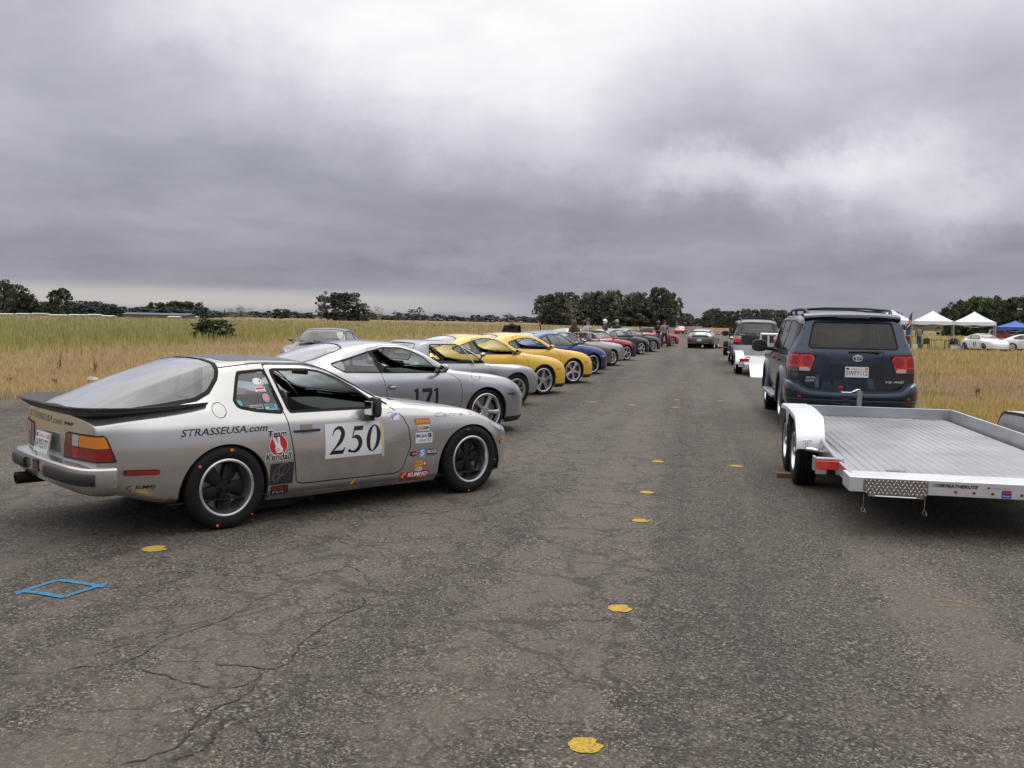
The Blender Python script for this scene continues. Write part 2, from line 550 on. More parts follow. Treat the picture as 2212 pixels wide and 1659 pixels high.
def asphalt():
 m = bpy.data.materials.new('worn_asphalt'); m.use_nodes = True
 t = NT(m.node_tree); b = t.n['Principled BSDF']
 co = t.add('ShaderNodeTexCoord').outputs['Object']
 # stones of the wearing course
 v1 = t.add('ShaderNodeTexVoronoi', feature='F1', ins={'Vector': co, 'Scale': 125.0})
 v2 = t.add('ShaderNodeTexVoronoi', feature='F1', ins={'Vector': co, 'Scale': 76.0})
 st1 = t.add('ShaderNodeSeparateColor', ins={0: v1.outputs['Color']})
 st2 = t.add('ShaderNodeSeparateColor', ins={0: v2.outputs['Color']})
 grain = t.noise(co, 260, 3, 0.7)
 stone = t.ramp(st1.outputs[0], [(0.0, (0.0073, 0.0060, 0.0048)), (.30, (0.0327, 0.0256, 0.0202)), (.60, (0.0906, 0.0735, 0.0564)), (.86, (0.1676, 0.1385, 0.1089)), (.95, (0.2719, 0.2351, 0.1935)), (1.0, (0.3872, 0.3508, 0.3091))])
 stone2 = t.ramp(st2.outputs[1], [(0.0, (0.0109, 0.0085, 0.0073)), (.45, (0.0653, 0.0522, 0.0403)), (.85, (0.1313, 0.1069, 0.0822)), (1.0, (0.2904, 0.2587, 0.2195))])
 col = t.mix(t.sstep(t.noise(co, 3.0, 4, .6), .35, .65), stone, stone2)
 col = t.mix(t.math('MULTIPLY', grain, .12), col, (.066, .054, .043, 1))
 # lengthwise wear: pale wheel tracks and darker lanes, broad mottling
 mp = t.add('ShaderNodeMapping', ins={0: co, 'Scale': (1.0, .035, 1.0)})
 lane = t.noise(mp.outputs[0], 1.1, 4, .55)
 blot = t.noise(co, .45, 6, .62)
 blot2 = t.noise(co, 2.2, 5, .65, 0.6)
 k = t.math('ADD', t.math('ADD', t.math('MULTIPLY', t.math('SUBTRACT', lane, .5), 1.9), t.math('MULTIPLY', t.math('SUBTRACT', blot, .5), .45)), t.math('MULTIPLY', t.math('SUBTRACT', blot2, .5), .30))
 k = t.math('ADD', 1.0, t.math('MULTIPLY', k, .95))
 col = t.mix(1.0, col, k, 'MULTIPLY')
 # fine matrix showing through where the stones are worn smooth
 smooth = t.math('MULTIPLY', t.sstep(t.math('ADD', t.math('MULTIPLY', lane, .6), t.math('MULTIPLY', blot2, .5)), .52, .64), .62)
 col = t.mix(smooth, col, (.112, .094, .077, 1))
 # tar-dark spots
 sp = t.sstep(t.noise(t.vmath('MULTIPLY', co, (1.0, .45, 1)), 9.0, 3, .6), .66, .71)
 spm = t.sstep(t.noise(co, .30, 2, .5), .46, .58)
 col = t.mix(t.math('MULTIPLY', t.math('MULTIPLY', sp, spm), .65), col, (.030, .028, .026, 1))
 # cracks: distorted cell edges at two scales, broken up by a mask
 dis = t.vmath('ADD', co, t.vmath('MULTIPLY', t.vmath('SUBTRACT', t.noise(co, 1.6, 6, .68, out=1), (.5, .5, .5)), (.95, .95, 0)))
 c1 = t.add('ShaderNodeTexVoronoi', feature='DISTANCE_TO_EDGE', ins={'Vector': dis, 'Scale': .80})
 c2 = t.add('ShaderNodeTexVoronoi', feature='DISTANCE_TO_EDGE', ins={'Vector': dis, 'Scale': 2.3})
 sx = t.add('ShaderNodeSeparateXYZ', ins={0: co})
 left = t.math('SUBTRACT', 1.0, t.sstep(sx.outputs[0], -.4, 1.4))
 m1 = t.math('MULTIPLY', t.sstep(t.noise(co, .38, 3, .5), .28, .46), t.math('ADD', .15, t.math('MULTIPLY', left, .85)))
 m2 = t.math('MULTIPLY', t.sstep(t.noise(co, .55, 3, .5), .32, .46), left)
 wob = t.math('MULTIPLY', t.noise(co, 30, 3, .7), .014)
 k1 = t.math('MULTIPLY', t.math('SUBTRACT', 1.0, t.sstep(t.math('ADD', c1.outputs[0], wob), .010, .022)), m1)
 k2 = t.math('MULTIPLY', t.math('SUBTRACT', 1.0, t.sstep(t.math('ADD', c2.outputs[0], wob), .018, .036)), m2)
 crack = t.math('MAXIMUM', k1, t.math('MULTIPLY', k2, .85))
 col = t.mix(t.math('MULTIPLY', crack, .55), col, (.018, .015, .012, 1))
 t.put(b.inputs['Base Color'], col)
 b.inputs['Specular IOR Level'].default_value = .35
 t.put(b.inputs['Roughness'], t.math('ADD', .72, t.math('MULTIPLY', grain, .2)))
 hgt = t.math('SUBTRACT', t.math('ADD', t.math('MULTIPLY', v1.outputs['Distance'], -.8), t.math('MULTIPLY', grain, .3)), t.math('MULTIPLY', crack, 1.6))
 bp = t.add('ShaderNodeBump', ins={'Height': hgt, 'Strength': .55, 'Distance': .006})
 t.put(b.inputs['Normal'], bp.outputs[0])
 return m
# the runway sheet lies in its own axes: x right, y along
rng = np.random.default_rng(5)
ys = np.concatenate([np.linspace(-40, 60, 201), np.linspace(62, 1500, 120)])
def wob(y, a, s): return a * (np.sin(y * .71 + s) * .5 + np.sin(y * 1.9 + 2 * s) * .3 + np.sin(y * 4.7 + s * 3) * .2)
L_ = EDGE_L + wob(ys, .45, 1.0); Rr = EDGE_R + wob(ys, .40, 2.0)
nx = 10
V = np.array([(l + (r - l) * i / nx, y, 0.0) for y, l, r in zip(ys, L_, Rr) for i in range(nx + 1)])
I = np.arange(len(V)).reshape(len(ys), nx + 1)
F = np.stack([I[:-1, :-1], I[:-1, 1:], I[1:, 1:], I[1:, :-1]], -1).reshape(-1, 4)
runway = link_mesh('runway', fast_mesh('runway', V, F, asphalt()))
runway.rotation_euler = (0, 0, -ROAD_A); tag(runway, kind='structure')
RUN_I = Matrix.Rotation(ROAD_A, 3, 'Z')
def on_run(p): return RUN_I @ Vector(p)

def soil():
 m = bpy.data.materials.new('dry_ground'); m.use_nodes = True
 t = NT(m.node_tree); b = t.n['Principled BSDF']
 co = t.add('ShaderNodeTexCoord').outputs['Object']
 a = t.noise(co, .05, 6, .6); c = t.noise(co, .9, 6, .65); f = t.noise(co, 14, 4, .7)
 col = t.mix(t.sstep(c, .3, .7), (.20, .145, .08, 1), (.31, .225, .12, 1))
 col = t.mix(t.math('MULTIPLY', t.sstep(a, .42, .62), .55), col, (.15, .14, .06, 1))
 col = t.mix(t.math('MULTIPLY', f, .5), col, (.26, .19, .105, 1))
 t.put(b.inputs['Base Color'], col); b.inputs['Roughness'].default_value = .95; b.inputs['Specular IOR Level'].default_value = .1
 bp = t.add('ShaderNodeBump', ins={'Height': t.math('ADD', c, f), 'Strength': .6, 'Distance': .05}); t.put(b.inputs['Normal'], bp.outputs[0])
 return m
b = MB(); n = 24
xs_ = np.linspace(-4000, 4000, n); 
b.grid([[(x, y, -.02) for x in xs_] for y in np.linspace(-600, 7000, n)])
field = b.build('field', soil(), None, 0); tag(field, kind='structure')

# painted marks on the runway (parts of it)
def worn(name, c, lo):
 m = bpy.data.materials.new(name); m.use_nodes = True; t = NT(m.node_tree); b = t.n['Principled BSDF']; b.inputs['Roughness'].default_value = .9
 co = t.add('ShaderNodeTexCoord').outputs['Object']
 v = t.add('ShaderNodeTexVoronoi', feature='F1', ins={'Vector': co, 'Scale': 150.0}); sp = t.add('ShaderNodeSeparateColor', ins={0: v.outputs['Color']})
 k = t.sstep(t.math('ADD', t.math('MULTIPLY', sp.outputs[0], .55), t.math('MULTIPLY', t.noise(co, 22, 5, .7), .8)), lo, lo + .14)
 t.put(b.inputs['Base Color'], t.mix(k, (.085, .070, .057, 1), t.mix(sp.outputs[1], tuple(q * .7 for q in c) + (1,), c + (1,))))
 bp = t.add('ShaderNodeBump', ins={'Height': v.outputs['Distance'], 'Strength': .3, 'Distance': .003}); t.put(b.inputs['Normal'], bp.outputs[0])
 return m
ypaint = worn('yellow_road_paint', (.54, .34, .035), .38)
def dot(u, v, r, seed, nick=True):
 rg = random.Random(seed); c = on_run(gp(u, v)); b = MB()
 pts = []
 n = 26
 for i in range(n):
  a = 2 * PI * i / n
  k = 1 + rg.uniform(-.07, .07)
  if nick and 0.0 < (a + 5.9) % (2 * PI) < .5: k *= .72
  pts.append((c.x + r * k * math.cos(a), c.y + r * k * math.sin(a), .004))
 cc = b.addv([(c.x, c.y, .004)] + pts)
 for i in range(n): b.face((cc, cc + 1 + i, cc + 1 + (i + 1) % n))
 b.build('painted_dot', ypaint, runway, 0)
for i, (u, v, r) in enumerate([(1265, 1611, .066), (1340, 1315, .070), (1384, 1125, .070), (1398, 1064, .070), (1421, 997, .072), (1591, 1007, .075), (334, 1186, .085), (1460, 880, .075), (1463, 864, .075), (1472, 838, .08), (1366, 875, .08), (1478, 826, .08), (1283, 869, .08), (1556, 866, .06)]):
 dot(u, v, r, i)
chalkb = worn('blue_chalk', (.025, .23, .47), .45)
qs = [on_run(gp(*p)) for p in ((50, 1279), (122, 1255), (213, 1266), (140, 1292))]
b = MB(); c0 = sum(qs, Vector()) / 4
rg = random.Random(3)
for i in range(4):
 p, q = qs[i], qs[(i + 1) % 4]
 d = (q - p).normalized(); nn = Vector((-d.y, d.x, 0))
 p2 = p - d * (.05 if i in (0, 2) else .0); q2 = q + d * (.05 if i in (1,) else .0)
 pts = []
 for k in range(9):
  s_ = k / 8; m_ = p2.lerp(q2, s_) + nn * .012 * math.sin(s_ * 3 + i)
  wd = .020 + rg.uniform(-.004, .004)
  pts.append([m_ + nn * wd + Vector((0, 0, .004 + i * .0006)), m_ - nn * wd + Vector((0, 0, .004 + i * .0006))])
 b.grid(pts)
b.build('chalk_diamond', chalkb, runway, 0)
# the deeper cracks in front of the car, with straw caught in them
crackm = mat('crack_fill', (.026, .021, .017), rough=.95, var=.3, vscale=50)
def crack(pts, wd, seed):
 rg = random.Random(seed); wd *= .36; b = MB(); rows = []
 P = [on_run(gp(u, v)) for u, v in pts]
 path = smooth_pts(P, max(16, int(sum((P[i + 1] - P[i]).length for i in range(len(P) - 1)) / .035)))
 jit = 0.0
 for i, p in enumerate(path):
  q = path[min(i + 1, len(path) - 1)]; o = path[max(i - 1, 0)]
  d = (q - o).normalized(); nn = Vector((-d.y, d.x, 0))
  t = i / (len(path) - 1); k = wd * (.25 + math.sin(PI * min(1, max(0, t))) ** .5) * rg.choice((.25, .5, .8, 1.1, 1.6))
  jit = jit * .8 + rg.uniform(-.016, .016); off = nn * jit
  rows.append([p + off + nn * k + Vector((0, 0, .003)), p + off - nn * k + Vector((0, 0, .003))])
 b.grid(rows); b.build('crack', crackm, runway, 0)
def smooth_pts(P, n):
 a = np.array([tuple(p) for p in P]); t = np.concatenate([[0], np.cumsum(np.linalg.norm(np.diff(a, axis=0), axis=1))])
 return [Vector(q) for q in hermite(t, a, np.linspace(0, t[-1], n))]
def D5(*q): return [((x * 1400 / 2212) * .67770, (1600 + y * 1400 / 2212) * .67770) for x, y in q]
for i, (pts, wd) in enumerate([
 (D5((0, 860), (180, 868), (400, 845), (640, 812), (740, 765), (880, 680), (1000, 635), (1160, 575), (1250, 520)), .007),
 (D5((740, 765), (800, 798), (960, 808), (1110, 818), (1250, 830), (1390, 848), (1480, 790), (1520, 740), (1620, 625), (1720, 580), (1850, 490), (1800, 460), (1720, 440)), .008),
 (D5((640, 820), (720, 850), (830, 890), (980, 935), (1080, 938), (1200, 925), (1290, 905), (1380, 850)), .008),
 (D5((560, 1335), (700, 1300), (880, 1230), (960, 1140), (1080, 1040), (1190, 1000), (1290, 910)), .012),
 (D5((1000, 1260), (1060, 1200), (1110, 1130)), .012), (D5((860, 1300), (960, 1275), (1010, 1240)), .010),
 (D5((830, 352), (960, 360), (1120, 372), (1300, 385), (1470, 392), (1590, 360), (1680, 345), (1750, 320), (1830, 345), (1860, 420), (1960, 435)), .007),
 (D5((140, 795), (300, 795), (470, 762), (560, 735), (740, 705), (860, 600)), .005), (D5((1190, 470), (1240, 500), (1350, 465), (1480, 440), (1600, 425), (1700, 410)), .005),
 (D5((0, 140), (130, 112), (300, 92), (480, 45)), .006), (D5((10, 405), (110, 370), (140, 330), (280, 300), (420, 255)), .006), (D5((1690, 190), (1760, 215), (1880, 222), (1980, 195)), .006),
 (D5((1290, 1140), (1330, 1190), (1385, 1245)), .012)]):
 crack(pts, wd, i)
for u, v, l_, a_ in ((1190, 1325, .12, .05), (1245, 1322, .10, -.1), (2080, 1312, .26, .1), (2060, 1303, .22, -.25), (1580, 1262, .08, .0)):
 b = MB(); c = on_run(gp(u, v)); d = Vector((math.cos(a_), math.sin(a_), 0)) * l_ / 2
 b.tube([c - d + Vector((0, 0, .006)), c + Vector((0, .01, .012)), c + d + Vector((0, 0, .006))], .0014, 4)
 o = b.build('straw', mat('straw', (.42, .31, .12), rough=.9), runway, 0)
# ---------------------------------------------------------------- car bodies
def car_skin(rows, nl=96, nc=36, k=0.85, bow_f=(1.2, 0.22), bow_r=(-1.2, 0.16), cap_f=0.05, cap_r=0.03, warp=None, dense=None):
 """rows: {x: [(y, z) x K]} sections from sill to centre line; returns the whole skin (both sides)"""
 xs = sorted(rows); A = np.array([rows[x] for x in xs], float)        # S, K, 2
 S, K, _ = A.shape
 ch = np.linalg.norm(np.diff(A, axis=1), axis=2).mean(0)
 tk = np.concatenate([[0], np.cumsum(ch)]); tk /= tk[-1]
 xn = np.linspace(xs[0], xs[-1], nl)
 L = pchip(xs, A.reshape(S, -1), xn).reshape(nl, K, 2)
 # section parameter: keep the given points, add points between them
 tn = []
 per = np.maximum(1, np.round(np.diff(tk) * nc)).astype(int)
 for i in range(K - 1):
  tn += list(np.linspace(tk[i], tk[i + 1], per[i], endpoint=False))
 tn = np.array(tn + [1.0])
 C = hermite(tk, L.transpose(1, 0, 2).reshape(K, -1), tn, k).reshape(len(tn), nl, 2).transpose(1, 0, 2)
 C[:, -1, 0] = 0
 half = np.concatenate([np.repeat(xn[:, None, None], C.shape[1], 1), C], 2)
 other = half[:, ::-1][:, 1:].copy(); other[..., 1] *= -1
 G = np.concatenate([half, other], 1)                                   # left sill .. top .. right sill
 def cap(ring, out, sgn):
  z0 = ring[0, 2]; res = []
  for s_ in (.985, .95, .91, .87, .83, .79, .75, .70, .65, .60, .54, .48, .40, .32, .24, .16, .08, .03):
   q = ring.copy(); q[:, 1] *= s_; q[:, 2] = z0 + (ring[:, 2] - z0) * s_
   q[:, 0] += sgn * out * (1 - s_ ** 3)
   res.append(q)
  return res
 back = cap(G[0], cap_r, -1)[::-1]; front = cap(G[-1], cap_f, 1)
 G = np.stack(back + list(G) + front)
 ym = np.abs(G[..., 1]).max()
 yy = np.abs(G[..., 1]) / ym
 if bow_f:
  wf = np.clip((G[..., 0] - bow_f[0]) / (xs[-1] - bow_f[0]), 0, 1) ** 1.5
  G[..., 0] -= bow_f[1] * yy ** 2.4 * wf
 if bow_r:
  wr = np.clip((bow_r[0] - G[..., 0]) / (bow_r[0] - xs[0]), 0, 1) ** 1.5
  G[..., 0] += bow_r[1] * yy ** 2.4 * wr
 if warp:
  G = warp(G)
 du = np.gradient(G, axis=0); dv = np.gradient(G, axis=1)
 N = np.cross(du, dv); N /= np.maximum(np.linalg.norm(N, axis=2), 1e-12)[..., None]
 mid = N[G.shape[0] // 2, G.shape[1] // 2]
 if mid[2] < 0: N = -N; flip = True
 else: flip = False
 n0, n1 = G.shape[:2]
 I = np.arange(n0 * n1).reshape(n0, n1)
 F = np.stack([I[:-1, :-1], I[1:, :-1], I[1:, 1:], I[:-1, 1:]], -1).reshape(-1, 4)
 if flip: F = F[:, ::-1]
 return Skin(G.reshape(-1, 3), N.reshape(-1, 3), [tuple(q) for q in F.tolist()])

def side_f(poly, r=0.0, side=0, ymin=0.3):
 g = sd_poly(poly, r)
 def f(P):
  d = np.maximum(g(P[:, 0], P[:, 2]), ymin - np.abs(P[:, 1]))
  if side: d = np.maximum(d, -side * P[:, 1])
  return d
 return f
def top_f(poly, r=0.0, zmin=0.5):
 """poly in (x, |y|), mirrored"""
 g = sd_poly(poly, r)
 return lambda P: np.maximum(g(P[:, 0], np.abs(P[:, 1])), zmin - P[:, 2])
def end_f(poly, r=0.0, sgn=-1, xlim=1.5, side=0):
 """poly in (|y|, z) or (y, z) when side is 2; for faces at the rear (sgn -1) or front (sgn 1)"""
 g = sd_poly(poly, r)
 def f(P):
  y = P[:, 1] if side == 2 else np.abs(P[:, 1])
  d = np.maximum(g(y, P[:, 2]), xlim - sgn * P[:, 0])
  if side in (-1, 1): d = np.maximum(d, -side * P[:, 1])
  return d
 return f
def halves(sk):
 """the left and the right part of a skin that has one on each side, else the whole"""
 ys = sk.P[sorted({i for q in sk.F for i in q}), 1] if sk.F else np.zeros(1)
 if ys.min() < -.05 and ys.max() > .05 and np.abs(ys).min() > .05:
  return list(sk.cut(lambda P: P[:, 1]))
 return [sk]
def arch_f(cx, cz, R, ymin=0.5, flare=0.0):
 def f(P):
  dx, dz = P[:, 0] - cx, P[:, 2] - cz
  d = np.where(dz > 0, np.hypot(dx, dz), np.abs(dx) + np.where(dx < 0, flare, 0) * np.minimum(dz + .06, 0)) - R
  return np.maximum(d, ymin - np.abs(P[:, 1]))
 return f

BLACK = lambda: mat('black_plastic', (0.022, 0.022, 0.024), rough=0.5, var=0.15, bump=0.05, bscale=200)
RUBBER = lambda: mat('black_rubber', (0.010, 0.010, 0.011), rough=0.7, spec=.25, var=0.2, vscale=20, dirt=0.0)
GAP = lambda: mat('shut_line', (0.004, 0.004, 0.004), rough=0.9)
DARKIN = lambda: mat('dark_trim', (0.018, 0.018, 0.02), rough=0.8, var=0.2)
CHROME = lambda: mat('chrome', (0.75, 0.75, 0.76), rough=0.12, metal=1.0)
ALLOY = lambda: mat('silver_alloy', (0.55, 0.55, 0.57), rough=0.32, metal=0.75, var=0.05)
BALLOY = lambda: mat('black_alloy', (0.009, 0.009, 0.01), rough=0.5, spec=.3)
GALLOY = lambda: mat('gunmetal_alloy', (0.16, 0.16, 0.17), rough=0.35, metal=0.7)
DISC = lambda: mat('brake_disc', (0.22, 0.21, 0.20), rough=0.4, metal=0.9)
REDC = lambda: mat('red_caliper', (0.45, 0.02, 0.015), rough=0.4)
AMBER = lambda: mat('amber_lens', (0.75, 0.22, 0.01), rough=0.15, coat=0.8)
REDL = lambda: mat('red_lens', (0.36, 0.008, 0.010), rough=0.15, coat=0.9, var=0.25, vscale=40)
CLEARL = lambda: mat('clear_lens', (0.55, 0.55, 0.55), rough=0.12, coat=1.0, metal=0.3)
GLASS = lambda: glass_mat('car_glass', (0.72, 0.80, 0.78))
TINTED = lambda: glass_mat('tinted_glass', (0.30, 0.33, 0.34))

WCACHE = {}
def wheel_meshes(key, R, w, rr, kind):
 """tyre, rim and brake meshes, axle along y, outer face towards -y"""
 if key in WCACHE: return WCACHE[key]
 tb = MB(); hw = w / 2
 prof = [(rr - 0.012, -hw + 0.014), (rr + 0.004, -hw + 0.004), (rr + 0.02, -hw - 0.002), (rr + (R - rr) * 0.5, -hw - 0.012), (R - 0.022, -hw - 0.002), (R - 0.006, -hw + 0.012), (R, -hw + 0.028)]
 g = []
 for i in range(4):
  c = -hw + 0.028 + (w - 0.056) * (i + 0.5) / 4
  g += [(R, c - 0.012), (R - 0.007, c - 0.009), (R - 0.007, c + 0.001), (R, c + 0.004)] if i in (0, 1, 2, 3) else []
 prof += g + [(R, hw - 0.028), (R - 0.01, hw - 0.008), (rr + (R - rr) * 0.5, hw + 0.008), (rr, hw - 0.01)]
 tb.lathe(prof, 56, 'y')
 tyre = tb.mesh('tyre', RUBBER(), 50)
 rb = MB(); mats = []
 def M(m):
  if m not in mats: mats.append(m)
  return mats.index(m)
 lipw = {'fuchs': 0.013, 'black5': 0.014, 'minilite': 0.02}.get(kind, 0.012)
 lipm = M(mat('polished_lip', (.72, .72, .73), rough=.22, metal=.95))
 depth = {'fuchs': 0.085, 'black5': 0.02, 'steel': 0.05, 'suv': 0.03, 'fuchs_s': 0.05}.get(kind, 0.022)
 rb.lathe([(rr + 0.006, -hw + 0.012), (rr + 0.008, -hw - 0.001), (rr - 0.002, -hw - 0.005), (rr - lipw, -hw - 0.001), (rr - lipw - 0.006, -hw + 0.012), (rr - lipw - 0.012, -hw + 0.03), (rr - lipw - 0.018, -hw + depth), (rr - lipw - 0.02, hw - 0.02)], 56, 'y', m=lipm)
 fm = M({'fuchs': BALLOY(), 'black5': BALLOY(), 'twin5': ALLOY(), 'minilite': GALLOY()}.get(kind, ALLOY()))
 ri = rr - lipw - 0.012
 def spoke(a, r0, r1, w0, w1, h0, h1, th=0.03, mid=None):
  rows = []
  for i in range(6):
   t = i / 5; r = r0 + (r1 - r0) * t; ww = w0 + (w1 - w0) * t
   if mid: ww += mid * math.sin(PI * t)
   h = h0 + (h1 - h0) * t ** 1.6
   row = []
   for q, dh in ((-1.0, th), (-0.92, 0.004), (-0.55, -0.004), (0.55, -0.004), (0.92, 0.004), (1.0, th)):
    x, z = r, q * ww
    row.append((x * math.cos(a) - z * math.sin(a), h + dh, x * math.sin(a) + z * math.cos(a)))
   rows.append(row)
  rb.grid(rows, m=fm)
 if kind in ('fuchs', 'fuchs_s'):
  for i in range(5):
   spoke(PI / 2 + i * 2 * PI / 5, 0.03, ri, 0.025, 0.062, -hw + depth - 0.018, -hw + depth, 0.02, 0.012)
  rb.lathe([(0, -hw + depth - 0.03), (0.028, -hw + depth - 0.03), (0.034, -hw + depth - 0.02), (0.06, -hw + depth - 0.012), (0.075, -hw + depth + 0.01)], 24, 'y', m=fm)
  rb.lathe([(ri * 0.9, -hw + depth + 0.008), (ri * 1.0, -hw + depth + 0.002)], 40, 'y', m=fm)
  lug = 0.058
 elif kind == '5spoke':
  for i in range(5):
   spoke(PI / 2 + i * 2 * PI / 5, 0.035, ri + 0.008, 0.028, 0.040, -hw + 0.020, -hw + 0.006, 0.035, -0.008)
  rb.lathe([(0, -hw + 0.012), (0.03, -hw + 0.012), (0.034, -hw + 0.02), (0.075, -hw + 0.022), (0.085, -hw + 0.05)], 30, 'y', m=fm)
  lug = 0.058
 elif kind == 'star5':
  for i in range(5):
   spoke(PI / 2 + i * 2 * PI / 5, 0.03, ri + 0.008, 0.034, 0.018, -hw + 0.02, -hw + 0.006, 0.03)
   a = PI / 2 + i * 2 * PI / 5
   for s_ in (-1, 1):
    spoke(a + s_ * 0.17, ri * 0.72, ri + 0.008, 0.012, 0.020, -hw + 0.012, -hw + 0.006, 0.03)
  rb.lathe([(0, -hw + 0.012), (0.03, -hw + 0.012), (0.034, -hw + 0.02), (0.07, -hw + 0.022), (0.08, -hw + 0.05)], 30, 'y', m=fm)
  lug = 0.055
 elif kind == 'twin5':
  for i in range(5):
   a = PI / 2 + i * 2 * PI / 5
   for s_ in (-1, 1):
    spoke(a + s_ * 0.13, 0.05, ri + 0.008, 0.011, 0.015, -hw + 0.022, -hw + 0.006, 0.03)
  rb.lathe([(0, -hw + 0.012), (0.03, -hw + 0.012), (0.034, -hw + 0.02), (0.07, -hw + 0.022), (0.08, -hw + 0.05)], 30, 'y', m=fm)
  lug = 0.055
 elif kind == 'multi':
  for i in range(10):
   spoke(i * 2 * PI / 10, 0.05, ri + 0.008, 0.012, 0.016, -hw + 0.02, -hw + 0.006, 0.025)
  rb.lathe([(0, -hw + 0.012), (0.03, -hw + 0.012), (0.034, -hw + 0.02), (0.07, -hw + 0.022), (0.08, -hw + 0.05)], 30, 'y', m=fm)
  lug = 0.055
 elif kind in ('black5', 'minilite'):
  for i in range(5 if kind == 'black5' else 8):
   spoke(PI / 2 + i * 2 * PI / (5 if kind == 'black5' else 8), 0.04, ri + 0.008, 0.022, 0.026, -hw + 0.03, -hw + 0.012, 0.03)
  rb.lathe([(0, -hw + 0.015), (0.03, -hw + 0.015), (0.05, -hw + 0.025), (0.08, -hw + 0.05)], 30, 'y', m=fm)
  lug = 0.055
 elif kind == 'suv':
  for i in range(5):
   spoke(PI / 2 + i * 2 * PI / 5, 0.05, ri + 0.008, 0.045, 0.05, -hw + 0.02, -hw + 0.012, 0.035)
  rb.lathe([(0, -hw + 0.005), (0.05, -hw + 0.005), (0.06, -hw + 0.02), (0.1, -hw + 0.022), (0.11, -hw + 0.05)], 30, 'y', m=fm)
  lug = 0.075
 else:                                                   # steel disc of a trailer wheel
  for i in range(8):
   spoke(i * 2 * PI / 8, 0.06, ri + 0.008, 0.034, 0.052, -hw + depth - 0.02, -hw + depth, 0.012)
  rb.lathe([(0, -hw + depth - 0.055), (0.04, -hw + depth - 0.05), (0.045, -hw + depth - 0.02), (0.1, -hw + depth - 0.015), (0.11, -hw + depth + 0.01)], 30, 'y', m=fm)
  lug = 0.07
 nm = M(CHROME() if kind not in ('fuchs', 'black5') else BALLOY())
 for i in range(5):
  a = PI / 2 + PI / 5 + i * 2 * PI / 5
  hh = {'fuchs': depth - 0.03, 'fuchs_s': depth - 0.03, 'steel': depth - 0.035}.get(kind, 0.012)
  rb.lathe([(0.0, -hw + hh - 0.004), (0.009, -hw + hh - 0.003), (0.010, -hw + hh + 0.02)], 8, 'y', c=(lug * math.cos(a), 0, lug * math.sin(a)), m=nm)
 rim = rb.mesh('rim', mats, 35)
 db = MB()
 dh = -hw + max(depth, 0.05) + 0.03
 db.lathe([(0.0, dh - 0.004), (rr * 0.80, dh - 0.004), (rr * 0.80, dh + 0.012), (0.0, dh + 0.012)], 32, 'y')
 db.lathe([(0.0, dh + 0.10), (rr * 0.97, dh + 0.10)], 24, 'y', m=1)
 disc = db.mesh('brake', [DISC(), GAP()], 30)
 cb = MB()
 pts = []
 for i in range(7):
  a = PI * 0.82 + 0.62 * i / 6
  pts.append(a)
 rows = []
 for a in pts:
  rows.append([(rr * 0.52 * math.cos(a), dh - 0.022, rr * 0.52 * math.sin(a)), (rr * 0.56 * math.cos(a), dh - 0.034, rr * 0.56 * math.sin(a)), (rr * 0.80 * math.cos(a), dh - 0.034, rr * 0.80 * math.sin(a)), (rr * 0.86 * math.cos(a), dh - 0.018, rr * 0.86 * math.sin(a)), (rr * 0.86 * math.cos(a), dh + 0.03, rr * 0.86 * math.sin(a))])
 cb.grid(rows)
 cal = cb.mesh('caliper', REDC(), 40)
 WCACHE[key] = (tyre, rim, disc, cal)
 return WCACHE[key]

def add_wheel(parent, x, y, R, w, rr, kind, steer=0.0, caliper=False, spin=0.0, z=None):
 key = (round(R, 3), round(w, 3), round(rr, 3), kind)
 ty, ri, di, ca = wheel_meshes(key, R, w, rr, kind)
 o = link_mesh('wheel', di, parent, (x, y, R if z is None else z))
 o.rotation_euler = (0, spin if y < 0 else -spin, steer + (0 if y < 0 else PI))
 link_mesh('tyre', ty, o); link_mesh('rim', ri, o)
 if caliper:
  c = link_mesh('caliper', ca, o)
  if y > 0: c.rotation_euler = (0, PI, 0); 
 return o

def seat_mesh(m):
 b = MB()
 def sec(cx, cz, ww, th, tilt, n=1):
  pass
 # cushion and backrest with side bolsters, swept as a ribbon
 prof = [(0.28, 0.30, 0.24), (0.20, 0.34, 0.26), (0.0, 0.30, 0.26), (-0.20, 0.27, 0.25), (-0.27, 0.40, 0.25), (-0.33, 0.62, 0.25), (-0.38, 0.78, 0.21), (-0.40, 0.86, 0.14), (-0.43, 1.00, 0.12)]
 rows = []
 for i, (x, z, hw) in enumerate(prof):
  nx, nz = (0.0, 1.0) if i < 3 else ((0.7, 0.7) if i == 3 else (0.95, 0.25))
  row = []
  for q, d in ((-1.0, -0.03), (-0.96, 0.055), (-0.7, 0.05), (-0.5, 0.0), (0, -0.005), (0.5, 0.0), (0.7, 0.05), (0.96, 0.055), (1.0, -0.03)):
   row.append((x + nx * d, hw * q, z + nz * d))
  rows.append(row)
 b.grid(rows)
 back = []
 for i, (x, z, hw) in enumerate(prof):
  nx, nz = (0.0, 1.0) if i < 3 else ((0.7, 0.7) if i == 3 else (0.95, 0.25))
  back.append([(x - nx * 0.10, hw * q * 0.96, z - nz * 0.10) for q in (-1, -0.5, 0, 0.5, 1)])
 b.grid(back)
 for s_ in (0, -1):
  b.grid([[rows[i][s_] for i in range(len(prof))], [back[i][s_] for i in range(len(prof))]])
 b.poly([rows[-1][i] for i in range(9)] + [back[-1][i] for i in range(4, -1, -1)])
 b.poly([rows[0][i] for i in range(9)] + [back[0][i] for i in range(4, -1, -1)])
 return b.mesh('seat', m, 50)
SEATC = {}
